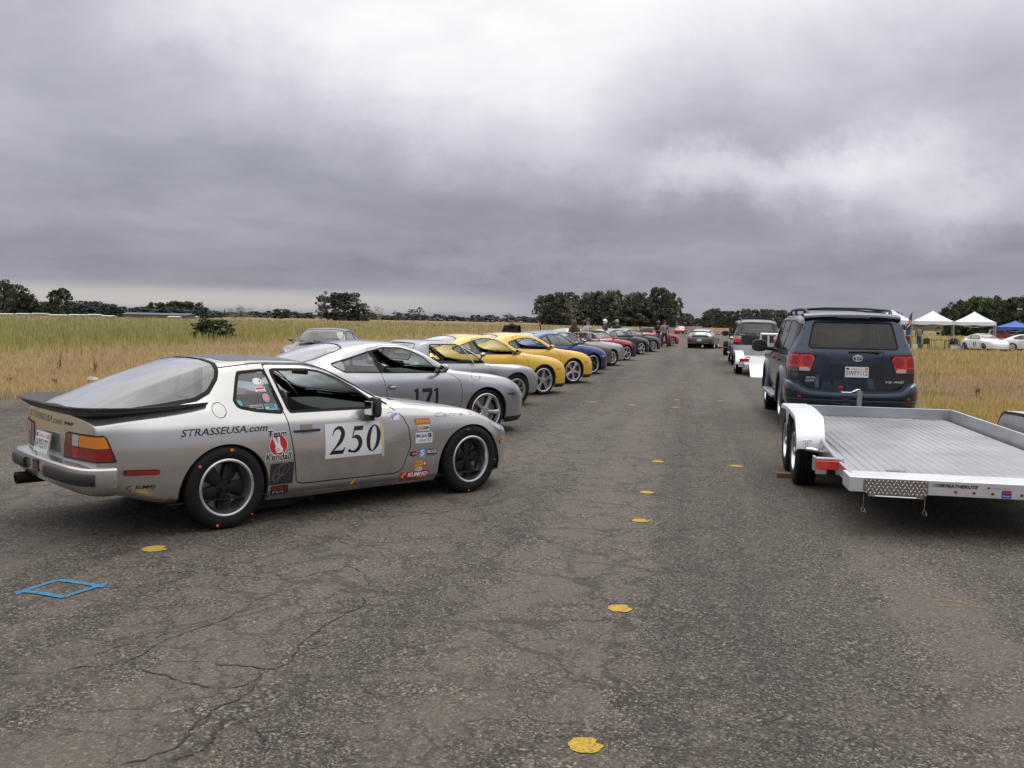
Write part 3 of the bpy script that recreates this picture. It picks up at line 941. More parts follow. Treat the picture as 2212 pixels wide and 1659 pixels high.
def interior(parent, xseat=-0.45, zoff=-0.10, yoff=0.36, col=None, dash_x=0.35, dash_z=0.80, width=0.70, tub=(0.75, -1.2, 0.30), rear=True, wheel_at=True):
 m = col or DARKIN()
 if m.name not in SEATC: SEATC[m.name] = seat_mesh(m)
 for s_ in (-1, 1):
  link_mesh('seat', SEATC[m.name], parent, (xseat, s_ * yoff, zoff))
 d = MB()
 rows = []
 for i in range(9):
  y = -width + 2 * width * i / 8
  hump = 0.06 * math.exp(-((y - yoff) / 0.16) ** 2)
  rows.append([(dash_x - 0.18, y, dash_z - 0.34), (dash_x - 0.22, y, dash_z - 0.10), (dash_x - 0.16 - hump * 0.4, y, dash_z + 0.0 + hump), (dash_x + 0.12, y, dash_z + 0.03 + hump * 0.4), (dash_x + 0.36, y * 0.95, dash_z + 0.02)])
 d.grid(rows)
 d.build('dashboard', DARKIN(), parent, 50)
 t = MB()
 x1, x0, zf = tub
 t.poly([(x1, -width, zf), (x1, width, zf), (x0, width, zf), (x0, -width, zf)])
 t.poly([(x0, -width, zf), (x0, width, zf), (x0 - 0.12, width * 0.9, 0.88), (x0 - 0.12, -width * 0.9, 0.88)])
 for s_ in (-1, 1):
  t.poly([(x1, s_ * width, zf), (x0, s_ * width, zf), (x0 - 0.1, s_ * width * 1.02, 0.80), (x1 + 0.1, s_ * width * 1.02, 0.80)])
 t.poly([(x1, -width, zf), (x1, width, zf), (x1 + 0.1, width, 0.80), (x1 + 0.1, -width, 0.80)])
 t.build('cabin_floor', DARKIN(), parent, 0)
 sw = MB()
 c = Vector((dash_x - 0.34, yoff, dash_z - 0.04)); ax = Vector((-0.9, 0, 0.42)).normalized(); u = Vector((0, 1, 0)); v = ax.cross(u)
 sw.tube([c + (u * math.cos(2 * PI * i / 24) + v * math.sin(2 * PI * i / 24)) * 0.18 for i in range(25)], 0.014, 6, cap=False)
 for a in (PI / 2 * 2, 0, -PI / 2):
  sw.tube([c, c + (u * math.cos(a) + v * math.sin(a)) * 0.18], 0.012, 5)
 sw.tube([c, c - ax * 0.25], 0.03, 8)
 sw.build('steering_wheel', BLACK(), parent, 40)

def underbody(parent, arches, halfw, zf, x0, x1, inner=0.42):
 b = MB()
 b.poly([(x1, -halfw, zf), (x1, halfw, zf), (x0, halfw, zf + 0.04), (x0, -halfw, zf + 0.04)])
 for cx, cz, R in arches:
  for s_ in (-1, 1):
   prof = []
   ring_o, ring_i = [], []
   for i in range(15):
    a = PI * i / 14
    ring_o.append((cx + R * 1.02 * math.cos(a), s_ * (halfw - 0.012), cz + R * 1.02 * math.sin(a)))
    ring_i.append((cx + R * 1.02 * math.cos(a), s_ * inner, cz + R * 1.02 * math.sin(a)))
   lo_o = [(cx + R * 1.02, s_ * (halfw - 0.03), zf)]; lo_i = [(cx + R * 1.02, s_ * inner, zf)]
   hi_o = [(cx - R * 1.02, s_ * (halfw - 0.03), zf)]; hi_i = [(cx - R * 1.02, s_ * inner, zf)]
   b.grid([lo_o + ring_o + hi_o, lo_i + ring_i + hi_i])
   b.poly([*lo_i, *ring_i, *hi_i])
 b.build('underbody', mat('underbody_black', (0.012, 0.012, 0.012), rough=0.9), parent, 0)

def arch_lip(skin, arches, depth=0.03, ymin=0.5):
 """a rolled lip running inwards from each wheel opening"""
 cnt = {}
 for q in skin.F:
  for i in range(len(q)):
   a, b = q[i], q[(i + 1) % len(q)]
   k = (a, b) if a < b else (b, a)
   cnt[k] = cnt.get(k, 0) + 1
 P, N, F = [], [], []
 for (a, b), c in cnt.items():
  if c != 1: continue
  pa, pb = skin.P[a], skin.P[b]
  for cx, cz, R in arches:
   ok = True
   for p in (pa, pb):
    dx, dz = p[0] - cx, p[2] - cz
    d = (math.hypot(dx, dz) if dz > 0 else abs(dx)) - R
    if abs(d) > 0.01 or abs(p[1]) < ymin: ok = False
   if ok:
    k = len(P)
    for p in (pa, pb):
     n = np.array([cx - p[0], 0, cz - p[2]]); n /= max(np.linalg.norm(n), 1e-6)
     q = p.copy(); q[1] -= math.copysign(depth, p[1])
     P += [p, q]; N += [n, n]
    F.append((k, k + 1, k + 3, k + 2))
    break
 if not F: return None
 return Skin(np.array(P), np.array(N), F)

class Car:
 """takes a skin apart into body, doors, windows, lamps"""
 def __init__(s, name, label, cat, skin, pm, group=None):
  s.root = empty(name); tag(s.root, label, cat, group)
  s.skin = skin; s.pm = pm; s.extra = []
  tri = [q for q in skin.F]
  s.bvh = BVHTree.FromPolygons([tuple(p) for p in skin.P], tri)
 def arches(s, lst, ymin=0.5, lip=0.03, flare=0.0):
  s.arch = lst
  for cx, cz, R in lst:
   _, s.skin = s.skin.cut(arch_f(cx, cz, R, ymin, flare))
  l = arch_lip(s.skin, lst, lip, ymin)
  if l: s.extra.append((l, s.pm, 0.0))
 def take(s, f):
  a, s.skin = s.skin.cut(f)
  return a
 def pane(s, name, f, seal=0.012, glass=None, sink=0.005, sealm=None, open_=False, parent=None):
  ins = s.take(f)
  if not ins.F: return None
  for h in halves(ins):
   gl, tr = h.cut(lambda P: f(P) + seal)
   o = gl.build(name, glass or GLASS(), parent or s.root, -sink)
   if o and tr.F: tr.build('seal', sealm or RUBBER(), o, 0.002)
  return o
 def panel(s, name, f, gap=0.004, m=None):
  """a separate panel with a dark shut line round it"""
  ins = s.take(lambda P: f(P) - gap)
  pan, band = ins.cut(lambda P: f(P) + gap)
  s.extra.append((band, GAP(), -0.004))
  return pan.build(name, m or s.pm, s.root) if pan.F else None
 def line(s, f, gap=0.003, m=None):
  """a seam only"""
  ins, rest = s.skin.cut(lambda P: np.abs(f(P)) - gap)
  s.skin = rest
  s.extra.append((ins, m or GAP(), -0.003))
 def lens(s, name, f, m, offset=0.004, rim=0.0, rimm=None, parent=None):
  ins = s.take(f)
  if not ins.F: return None
  if rim:
   ins, tr = ins.cut(lambda P: f(P) + rim)
   s.extra.append((tr, rimm or BLACK(), 0.001))
  for h in halves(ins): h.build(name, m, parent or s.root, offset)
 def finish(s):
  o = s.skin.build('body', s.pm, s.root, 0.0, s.extra)
  return o
 def place(s, front_right, heading, wheel_x, wheel_y):
  """put the car so that local point (wheel_x, -wheel_y) lies at the given ground point"""
  c, si = math.cos(heading), math.sin(heading)
  lx, ly = wheel_x, -wheel_y
  s.root.location = (front_right[0] - (c * lx - si * ly), front_right[1] - (si * lx + c * ly), 0)
  s.root.rotation_euler = (0, 0, heading)
 # ---- things stuck on the paint
 def hit(s, x, z, side=-1, off=0.0015):
  h = s.bvh.ray_cast(Vector((x, side * 3, z)), Vector((0, -side, 0)))
  if h[0] is None: return Vector((x, side * 0.8, z))
  return h[0] + Vector((0, side * off, 0))
 def hit_end(s, y, z, sgn=-1, off=0.0015):
  h = s.bvh.ray_cast(Vector((sgn * 5, y, z)), Vector((-sgn, 0, 0)))
  if h[0] is None: return Vector((sgn * 2, y, z))
  return h[0] + Vector((sgn * off, 0, 0))
 def hit_top(s, x, y, off=0.0015):
  h = s.bvh.ray_cast(Vector((x, y, 4)), Vector((0, 0, -1)))
  if h[0] is None: return Vector((x, y, 1))
  return h[0] + Vector((0, 0, off))

# ---- lettering and stickers -------------------------------------------------
TXT = {}
def text_poly(s, size=1.0, shear=0.0, bold=0.0, width=1.0):
 """triangulated outlines of a string in the built-in sans face: (verts 2-D, faces); cap height = size"""
 key = (s, shear, bold)
 if key not in TXT:
  cu_ = bpy.data.curves.new('t', 'FONT'); cu_.body = s; cu_.resolution_u = 2; cu_.shear = shear; cu_.offset = bold
  o = bpy.data.objects.new('t', cu_)
  me = o.to_mesh()
  v = np.array([(p.co.x, p.co.y) for p in me.vertices]); f = [tuple(p.vertices) for p in me.polygons]
  o.to_mesh_clear(); bpy.data.objects.remove(o); bpy.data.curves.remove(cu_)
  TXT[key] = (v, f)
 v, f = TXT[key]
 v = v / 0.70 * size
 v = v - np.array([v[:, 0].min(), 0])
 v = v * np.array([width, 1])
 return v, f

class Sticker:
 """flat print: layers of 2-D polygons laid on a surface by a mapping (a, b, lift) -> point"""
 def __init__(s, mapper):
  s.map = mapper; s.v = []; s.f = []; s.mi = []; s.mats = []; s.lay = 0
 def _m(s, m):
  if m not in s.mats: s.mats.append(m)
  return s.mats.index(m)
 def poly(s, pts, m, layer=0, div=0.05):
  from mathutils.geometry import tessellate_polygon
  P = [Vector((p[0], p[1], 0)) for p in pts]
  T = [tuple(P[i] for i in t) for t in tessellate_polygon([P])]
  for _ in range(5):
   N = []
   for t in T:
    L = [(t[i] - t[(i + 1) % 3]).length for i in range(3)]
    k = L.index(max(L))
    if L[k] < div: N.append(t); continue
    a, b_, c_ = t[k], t[(k + 1) % 3], t[(k + 2) % 3]
    md = (a + b_) / 2
    N += [(a, md, c_), (md, b_, c_)]
   T = N
  mi = s._m(m); key = {}
  for t in T:
   q = []
   for p in t:
    k = (round(p.x, 5), round(p.y, 5))
    if k not in key:
     key[k] = len(s.v); s.v.append(s.map(p.x, p.y, 0.0015 + 0.0008 * layer))
    q.append(key[k])
   if len(set(q)) == 3: s.f.append(tuple(q)); s.mi.append(mi)
 def rect(s, a0, b0, a1, b1, m, layer=0, nx=4, ny=3):
  b = len(s.v)
  for j in range(ny + 1):
   for i in range(nx + 1):
    s.v.append(s.map(a0 + (a1 - a0) * i / nx, b0 + (b1 - b0) * j / ny, 0.0015 + 0.0008 * layer))
  for j in range(ny):
   for i in range(nx):
    k = b + j * (nx + 1) + i
    s.f.append((k, k + 1, k + nx + 2, k + nx + 1)); s.mi.append(s._m(m))
 def disc(s, a, c, ra, rb, m, layer=0, n=24):
  b = len(s.v); s.v.append(s.map(a, c, 0.0015 + 0.0008 * layer))
  for i in range(n):
   s.v.append(s.map(a + ra * math.cos(2 * PI * i / n), c + rb * math.sin(2 * PI * i / n), 0.0015 + 0.0008 * layer))
  for i in range(n):
   s.f.append((b, b + 1 + i, b + 1 + (i + 1) % n)); s.mi.append(s._m(m))
 def stroke(s, pts, wd, m, layer=0):
  b = len(s.v); n = len(pts)
  for i, p in enumerate(pts):
   q = pts[min(i + 1, n - 1)]; o = pts[max(i - 1, 0)]
   d = Vector((q[0] - o[0], q[1] - o[1])).normalized(); nn = Vector((-d.y, d.x)) * (wd / 2)
   s.v.append(s.map(p[0] + nn.x, p[1] + nn.y, 0.0015 + 0.0008 * layer)); s.v.append(s.map(p[0] - nn.x, p[1] - nn.y, 0.0015 + 0.0008 * layer))
  for i in range(n - 1):
   s.f.append((b + 2 * i, b + 2 * i + 1, b + 2 * i + 3, b + 2 * i + 2)); s.mi.append(s._m(m))
 def text(s, t, a, c, size, m, layer=1, shear=0.0, bold=0.0, fit=None, width=1.0):
  v, f = text_poly(t, size, shear, bold, width)
  if fit: v = v * np.array([fit / (v[:, 0].max()), 1.0])
  b = len(s.v)
  s.v += [s.map(a + p[0], c + p[1], 0.0015 + 0.0008 * layer) for p in v]
  for q in f: s.f.append(tuple(b + i for i in q)); s.mi.append(s._m(m))
 def build(s, name, parent, label=None):
  me = bpy.data.meshes.new(name)
  me.from_pydata([tuple(p) for p in s.v], [], s.f)
  for m in s.mats: me.materials.append(m)
  me.polygons.foreach_set('material_index', s.mi)
  me.shade_smooth()
  o = link_mesh(name, me, parent)
  if label: o['label'] = label
  return o
def vinyl(name, c): return mat('print_' + name, c, rough=0.35, coat=0.2)
V_WHITE = lambda: vinyl('white', (0.78, 0.80, 0.82))
V_BLACK = lambda: vinyl('black', (0.012, 0.012, 0.014))
V_RED = lambda: vinyl('red', (0.52, 0.02, 0.02))
V_BLUE = lambda: vinyl('blue', (0.02, 0.04, 0.35))
V_SKY = lambda: vinyl('sky_blue', (0.05, 0.25, 0.60))
V_YEL = lambda: vinyl('yellow', (0.75, 0.45, 0.03))
V_GREY = lambda: vinyl('grey', (0.25, 0.25, 0.25))
V_PINK = lambda: vinyl('pink', (0.75, 0.2, 0.38))
V_TEAL = lambda: vinyl('teal', (0.10, 0.35, 0.42))
def plate(parent, c, ux, uy, text, w=0.305, h=0.152, back=0.012, orange=True):
 """a white registration plate: c centre, ux along the text, uy up (unit vectors)"""
 n = ux.cross(uy)
 st = Sticker(lambda a, b, l: c + ux * a + uy * b + n * (l * 1.0))
 b = MB()
 pts = [c + ux * (a * w / 2) + uy * (q * h / 2) for a, q in ((-1, -1), (1, -1), (1, 1), (-1, 1))]
 bk = [p - n * back for p in pts]
 k = b.addv(pts + bk)
 for q in ((0, 1, 2, 3), (7, 6, 5, 4), (0, 4, 5, 1), (1, 5, 6, 2), (2, 6, 7, 3), (3, 7, 4, 0)): b.face([k + i for i in q])
 o = b.build('number_plate', V_WHITE(), parent, 0)
 dk = vinyl('plate_blue', (0.03, 0.04, 0.12))
 st.text(text, -w * 0.45, -h * 0.30, h * 0.44, dk, fit=w * 0.90)
 st.text('California', -w * 0.24, h * 0.24, h * 0.13, vinyl('plate_red', (0.6, 0.06, 0.05)), shear=0.3, fit=w * 0.5)
 if orange: st.rect(w * 0.33, h * 0.22, w * 0.47, h * 0.42, vinyl('plate_orange', (0.8, 0.22, 0.04)), nx=1, ny=1)
 st.rect(-w * 0.46, h * 0.22, -w * 0.33, h * 0.40, dk, nx=1, ny=1)
 st.build('lettering', o)
 return o
# ---------------------------------------------------------------- the silver-beige coupe number 250
def sweep_plan(mb, path, sec, m=None, close=True):
 """path: (x, y, z, scale) points in plan; sec: (out, up) pairs; out is measured along the outward plan normal"""
 pts = [Vector(p[:3]) for p in path]; rows = []
 for i, p in enumerate(pts):
  d = pts[min(i + 1, len(pts) - 1)] - pts[max(i - 1, 0)]; d.z = 0; d.normalize()
  n = Vector((-d.y, d.x, 0))
  sc = path[i][3] if len(path[i]) > 3 else 1.0
  rows.append([p + n * (o * sc) + Vector((0, 0, u * sc)) for o, u in sec])
 mb.grid(rows, m)
 if close:
  mb.poly(rows[0], m); mb.poly(rows[-1][::-1], m)

def smooth_path(pts, n=40):
 a = np.array(pts, float); t = np.concatenate([[0], np.cumsum(np.linalg.norm(np.diff(a[:, :3], axis=0), axis=1))])
 return hermite(t, a, np.linspace(0, t[-1], n)).tolist()
def mirror_path(half):
 """half: from the right side (y<0) to the centre (y=0)"""
 return half + [(p[0], -p[1], *p[2:]) for p in half[::-1][1:]]

def digit_250(st, a0, c0, W, H, m):
 """serif italic figures drawn by hand in unit boxes"""
 def spl(pts, n=40):
  a = np.array(pts, float); t = np.concatenate([[0], np.cumsum(np.linalg.norm(np.diff(a, axis=0), axis=1))])
  return hermite(t, a, np.linspace(0, t[-1], n))
 def ribbon(center, wid, ox, sx):
  c = spl(center); t = np.linspace(0, 1, len(c))
  ws = np.interp(t, [w_[0] for w_ in wid], [w_[1] for w_ in wid])
  for i in range(len(c) - 1):
   q = []
   for j, s_ in ((i, 1), (i, -1), (i + 1, -1), (i + 1, 1)):
    d = c[min(j + 1, len(c) - 1)] - c[max(j - 1, 0)]; d /= np.linalg.norm(d)
    p = c[j] + np.array([-d[1], d[0]]) * ws[j] / 2 * s_
    q.append(p)
   st.poly([(a0 + (ox + p[0] * sx + p[1] * 0.06) * W, c0 + p[1] * H) for p in q], m, 1)
 def fan(pts, ox, sx):
  st.poly([(a0 + (ox + p[0] * sx + p[1] * 0.06) * W, c0 + p[1] * H) for p in pts], m, 1)
 # 2
 ribbon([(0.10, 0.70), (0.16, 0.84), (0.34, 0.955), (0.58, 0.93), (0.72, 0.76), (0.66, 0.55), (0.44, 0.32), (0.10, 0.05)], [(0, 0.05), (0.15, 0.09), (0.3, 0.14), (0.5, 0.26), (0.62, 0.22), (0.8, 0.10), (1, 0.05)], 0.02, 0.30)
 fan([(0.04, 0.0), (0.86, 0.0), (0.96, 0.24), (0.90, 0.24), (0.80, 0.14), (0.24, 0.14), (0.06, 0.03)], 0.02, 0.30)
 # 5
 fan([(0.30, 0.98), (0.92, 0.98), (0.84, 0.82), (0.30, 0.82)], 0.35, 0.29)
 fan([(0.30, 0.98), (0.37, 0.90), (0.26, 0.56), (0.20, 0.54)], 0.35, 0.29)
 ribbon([(0.22, 0.56), (0.42, 0.60), (0.66, 0.52), (0.78, 0.34), (0.70, 0.15), (0.46, 0.045), (0.22, 0.06)], [(0, 0.04), (0.2, 0.14), (0.45, 0.26), (0.65, 0.20), (0.85, 0.08), (1, 0.07)], 0.35, 0.29)
 st.disc(a0 + (0.35 + 0.16 * 0.29) * W, c0 + 0.085 * H, 0.028 * W, 0.062 * H, m, 1)
 # 0
 ring = []
 for i in range(41):
  a = 2 * PI * i / 40
  ring.append(((0.5 + 0.46 * math.cos(a), 0.49 + 0.50 * math.sin(a)), (0.5 + 0.20 * math.cos(a), 0.49 + 0.455 * math.sin(a))))
 for i in range(40):
  fan([ring[i][0], ring[i + 1][0], ring[i + 1][1], ring[i][1]], 0.675, 0.29)

R944 = {}
def _r944():
 lowA = [(.765, .155), (.797, .20), (.828, .33), (.857, .525), (.850, .66), (.832, .780)]
 up = {
  .30: [(.79, .84), (.745, .88), (.695, .925), (.50, .985), (.25, 1.025), (0, 1.04)],
  .05: [(.792, .842), (.735, .93), (.665, 1.03), (.50, 1.10), (.25, 1.14), (0, 1.155)],
  -.17: [(.794, .843), (.715, .98), (.625, 1.135), (.49, 1.19), (.25, 1.22), (0, 1.23)],
  -.45: [(.795, .845), (.70, 1.02), (.59, 1.20), (.48, 1.243), (.25, 1.266), (0, 1.272)],
  -.80: [(.80, .85), (.70, 1.03), (.59, 1.215), (.48, 1.255), (.25, 1.277), (0, 1.283)],
  -1.10: [(.805, .87), (.70, 1.03), (.585, 1.187), (.48, 1.237), (.25, 1.261), (0, 1.267)],
  -1.35: [(.81, .885), (.735, .96), (.62, 1.08), (.48, 1.165), (.25, 1.20), (0, 1.21)],
  -1.65: [(.81, .868), (.745, .918), (.65, .985), (.48, 1.068), (.25, 1.105), (0, 1.115)],
  -1.95: [(.785, .848), (.72, .885), (.62, .92), (.46, .962), (.24, .985), (0, .993)],
  -2.17: [(.74, .825), (.67, .85), (.57, .868), (.42, .885), (.2, .90), (0, .905)]}
 low = {.30: lowA, .05: lowA, -.17: lowA, -.45: lowA,
   -.80: [(.775, .165), (.808, .207), (.840, .335), (.867, .525), (.862, .66), (.842, .787)],
   -1.10: [(.80, .18), (.838, .22), (.863, .35), (.880, .525), (.876, .66), (.853, .793)],
   -1.35: [(.79, .20), (.835, .24), (.864, .36), (.880, .525), (.877, .66), (.854, .795)],
   -1.65: [(.775, .245), (.818, .275), (.852, .375), (.873, .525), (.871, .66), (.850, .798)],
   -1.95: [(.74, .32), (.775, .35), (.805, .42), (.822, .53), (.822, .66), (.806, .795)],
   -2.17: [(.70, .37), (.73, .40), (.75, .45), (.76, .54), (.76, .66), (.755, .79)]}
 R = {x: low[x] + up[x] for x in up}
 R[1.98] = [(.62, .20), (.66, .24), (.68, .32), (.69, .42), (.69, .48), (.68, .53), (.64, .56), (.56, .575), (.46, .58), (.34, .585), (.17, .59), (0, .59)]
 R[1.80] = [(.74, .17), (.775, .22), (.79, .32), (.80, .43), (.795, .50), (.77, .575), (.72, .61), (.62, .63), (.5, .64), (.36, .645), (.18, .648), (0, .65)]
 R[1.55] = [(.79, .16), (.825, .21), (.84, .33), (.848, .45), (.845, .57), (.81, .665), (.75, .70), (.64, .715), (.52, .72), (.38, .725), (.2, .728), (0, .73)]
 R[1.25] = [(.80, .16), (.84, .21), (.86, .33), (.868, .48), (.865, .64), (.83, .735), (.77, .775), (.66, .79), (.54, .795), (.40, .80), (.2, .805), (0, .807)]
 R[.85] = [(.79, .155), (.82, .20), (.845, .33), (.855, .50), (.852, .66), (.825, .765), (.775, .815), (.68, .838), (.55, .848), (.4, .853), (.2, .858), (0, .86)]
 R[.55] = [(.785, .155), (.815, .2), (.838, .33), (.848, .515), (.845, .66), (.825, .77), (.785, .835), (.72, .868), (.64, .885), (.45, .895), (.22, .905), (0, .91)]
 return R
R944 = _r944()
A944 = [(-1.19, .285, .365), (1.25, .272, .375)]

def build_944(label, pm, hero=True, nl=150, nc=60):
 sk = car_skin(R944, nl=nl, nc=nc, k=0.38, bow_f=(1.25, 0.26), bow_r=(-1.7, 0.10), cap_f=0.05, cap_r=0.02)
 c = Car('sports_coupe', label, 'car', sk, pm)
 c.arches(A944, flare=.42)
 blk = BLACK(); rub = RUBBER()
 hatch = [(-1.03, 1.40), (-1.105, 1.215), (-1.15, 1.12), (-1.245, 1.02), (-1.36, .968), (-1.65, .93), (-2.09, .875), (-2.14, .86), (-2.14, 1.40)]
 hatchg = glass_mat('hatch_glass', (0.45, 0.53, 0.55), 1.0, dust=.06, gain=2.4)
 c.pane('rear_window', side_f(hatch, 0.03, ymin=-1), seal=0.028, glass=hatchg, sealm=rub, sink=0.002)
 ws = [(.62, -.2), (.62, 0), (.55, .40), (.40, .63), (.28, .652), (.05, .612), (-.13, .563), (-.10, .3), (-.09, 0), (-.09, -.2)]
 c.pane('windscreen', top_f(ws, 0.03, 0.8), seal=0.018, sealm=rub)
 qw = [(-1.085, .955), (-1.05, .902), (-.90, .868), (-.655, .838), (-.745, 1.197), (-.985, 1.180)]
 c.pane('quarter_window', side_f(qw, 0.035), seal=0.024, glass=glass_mat('quarter_glass', (0.50, 0.56, 0.56), 0.9, dust=.05), sealm=rub)
 dw = [(-.628, .845), (.31, .850), (.20, .925), (.06, 1.03), (-.09, 1.118), (-.24, 1.170), (-.36, 1.190), (-.715, 1.197)]
 for sd in (-1, 1):
  dpoly = [(-.755, 1.228), (-.668, .835), (-.572, .285), (-.50, .272), (.40, .262), (.47, .29), (.555, .50), (.53, .66), (.47, .76), (.36, .852), (.22, .955), (.05, 1.068), (-.10, 1.145), (-.24, 1.195), (-.36, 1.216)]
  fd = side_f(dpoly, 0.012, sd)
  ins = c.take(lambda P: fd(P) - 0.0045)
  pan, band = ins.cut(lambda P: fd(P) + 0.0045)
  c.extra.append((band, GAP(), -0.004))
  fw = side_f(dw, 0.03, sd)
  hole, pan = pan.cut(fw)
  inner, tr = hole.cut(lambda P: fw(P) + 0.022)
  d = pan.build('door', pm, c.root, 0.0, [(tr, rub, 0.002)])
  hb = MB()
  p = c.hit(-.495, .705, sd)
  hb.box((p.x, p.y + sd * 0.004, p.z + .012), (.10, .006, .075), m=1)
  hb.box((p.x, p.y + sd * 0.012, p.z - .002), (.225, .024, .019), m=0)
  hb.lathe([(0, 0.004), (.008, 0.004), (.010, 0)], 10, 'y', c=(p.x - .075, p.y + sd * 0.026, p.z - .002), m=2)
  hb.build('handle', [blk, pm, CHROME()], d, 30)
 # fuel flap on the right, bonnet seam, bonnet cowl, decklid seam
 ff = lambda P: np.maximum(np.hypot(P[:, 0] + 1.215, P[:, 2] - .900) - .056, P[:, 1] + .3)
 c.panel('fuel_flap', ff, 0.0025)
 hood = [(1.88, -.3), (1.88, .45), (1.70, .60), (1.3, .70), (.80, .735), (.55, .735), (.62, .45), (.68, -.3)]
 fh = top_f(hood, 0.04, 0.5)
 c.panel('bonnet', fh, 0.004)
 cowl = [(.665, -.3), (.61, .43), (.50, .66), (.40, .70), (.44, .62), (.57, .40), (.635, -.3)]
 cw = c.take(top_f(cowl, 0.0, 0.7)); c.extra.append((cw, blk, -0.004))
 sr = [(-1.02, -.3), (-1.02, .36), (-.985, .455), (-.90, .475), (-.30, .455), (-.16, .38), (-.12, .2), (-.11, -.3)]
 c.panel('roof_panel', top_f(sr, 0.05, 1.1), 0.006, mat('matt_black_roof', (0.055, 0.055, 0.06), rough=0.42, coat=0.25, coat_r=0.3, var=0.15, vscale=3))
 # tail lamps
 def lampf(sd):
  g = sd_poly([(.33, .573), (.95, .573), (.95, .765), (.36, .765)], 0.0)
  def f(P):
   y = sd * P[:, 1]
   return np.maximum(np.maximum(g(y, P[:, 2]), P[:, 0] + 1.985 + (P[:, 2] - .6) * .34), -y)
  return f
 dred = mat('dark_red_lens', (0.16, 0.008, 0.008), rough=0.15, coat=0.9)
 for sd in (-1, 1):
  f = lampf(sd); lamp = c.take(f)
  lens, fr = lamp.cut(lambda P: f(P) + 0.012)
  c.extra.append((fr, blk, 0.004))
  up, lo = lens.cut(lambda P: .668 - P[:, 2])
  gut, lo = lo.cut(lambda P: .660 - P[:, 2]) if False else (Skin(lens.P, lens.N, []), lo)
  inn, upo = up.cut(lambda P: sd * P[:, 1] - .465)
  wht, amb = upo.cut(lambda P: sd * P[:, 1] - .560)
  lin, lo2 = lo.cut(lambda P: sd * P[:, 1] - .465)
  lo3, lo4 = lo2.cut(lambda P: sd * P[:, 1] - .565)
  def cell(sk_, m_, nm):
   if not sk_.F: return
   sk_.build(nm, m_, c.root, 0.006)
  host = lin.join(inn).build('tail_lamp', dred, c.root, 0.004)
  for sk_, m_, nm in ((wht, CLEARL(), 'reversing_lens'), (amb, AMBER(), 'indicator_lens'), (lo3, REDL(), 'brake_lens'), (lo4, mat('tail_red', (0.26, 0.008, 0.010), rough=0.15, coat=0.9), 'reflector_lens')):
   # thin dark ribs between the cells
   core = sk_
   for gfun in (lambda P: np.abs(P[:, 2] - .668) - .004, lambda P: np.abs(sd * P[:, 1] - .465) - .004, lambda P: np.abs(sd * P[:, 1] - .5625) - .004):
    rib, core = core.cut(gfun)
    c.extra.append((rib, blk, 0.005))
   if core.F: core.build(nm, m_, host, 0.006)
 # recessed dark surround of the number plate and lip under the decklid
 c.lens('side_marker', side_f([(-1.94, .476), (-1.70, .468), (-1.70, .508), (-1.94, .517)], 0.008), REDL(), 0.006, rim=0.006)
 c.lens('front_marker', side_f([(1.655, .425), (1.77, .420), (1.77, .455), (1.655, .462)], 0.008), AMBER(), 0.006, rim=0.005)
 c.finish()
 # bumper
 bb = MB()
 half = smooth_path([(-1.985, -.815, .535, 1), (-2.08, -.80, .537, 1), (-2.17, -.745, .54, 1), (-2.215, -.64, .545, 1), (-2.245, -.40, .55, 1), (-2.255, 0, .55, 1)], 22)
 path = mirror_path([tuple(p) for p in half])
 def sw(path, sec, m):
  pts = [Vector(p[:3]) for p in path]; rows = []
  for i, p in enumerate(pts):
   d = pts[min(i + 1, len(pts) - 1)] - pts[max(i - 1, 0)]; d.z = 0; d.normalize()
   n = Vector((-d.y, d.x, 0))
   if n.dot(p - Vector((-1.0, 0, p.z))) < 0: n = -n
   rows.append([p + n * o + Vector((0, 0, u)) for o, u in sec])
  bb_.grid(rows, m); bb_.poly(rows[0], m); bb_.poly(rows[-1][::-1], m)
 bb_ = bb
 sw(path, [(-.10, .012), (.0, .0), (.012, -.012), (.018, -.07), (.010, -.125), (-.02, -.175), (-.07, -.205), (-.12, -.215)], 0)
 bump = bb.build('bumper', [pm, blk], c.root, 30)
 bb_ = MB()
 def seg(y0, y1):
  return [p for p in path if y0 <= p[1] <= y1]
 for y0, y1 in ((-.79, -.22), (.22, .79)):
  bb_ = MB(); sw(seg(y0, y1), [(.012, -.035), (.036, -.037), (.043, -.048), (.043, -.105), (.034, -.118), (.012, -.12)], 0); bb_.build('rub_strip', [blk], bump, 40)
 # polyurethane spoiler round the hatch
 sb = MB()
 half = smooth_path([(-1.30, -.770, .945, .30), (-1.55, -.785, .928, .45), (-1.80, -.772, .910, .65), (-2.0, -.735, .898, .9), (-2.11, -.655, .893, 1.0), (-2.165, -.50, .893, 1.0), (-2.20, -.25, .896, 1.0), (-2.205, 0, .898, 1.0)], 34)
 bb_ = sb
 path = mirror_path([tuple(p) for p in half])
 pts = [Vector(p[:3]) for p in path]; rows = []
 for i, p in enumerate(pts):
  d = pts[min(i + 1, len(pts) - 1)] - pts[max(i - 1, 0)]; d.z = 0; d.normalize()
  n = Vector((-d.y, d.x, 0))
  if n.dot(p - Vector((-1.2, 0, p.z))) < 0: n = -n
  k = path[i][3]
  rows.append([p + n * (o * k) + Vector((0, 0, u * k)) for o, u in ((-.03, -.012), (.0, -.004), (.03, .016), (.055, .036), (.074, .058), (.068, .066), (.04, .062), (-.04, .030), (-.11, .012), (-.19, -.01))])
 sb.grid(rows); sb.poly(rows[0]); sb.poly(rows[-1][::-1])
 sb.build('spoiler', [blk], c.root, 40)
 # drip rails, mirrors, exhaust, wipers
 db = MB()
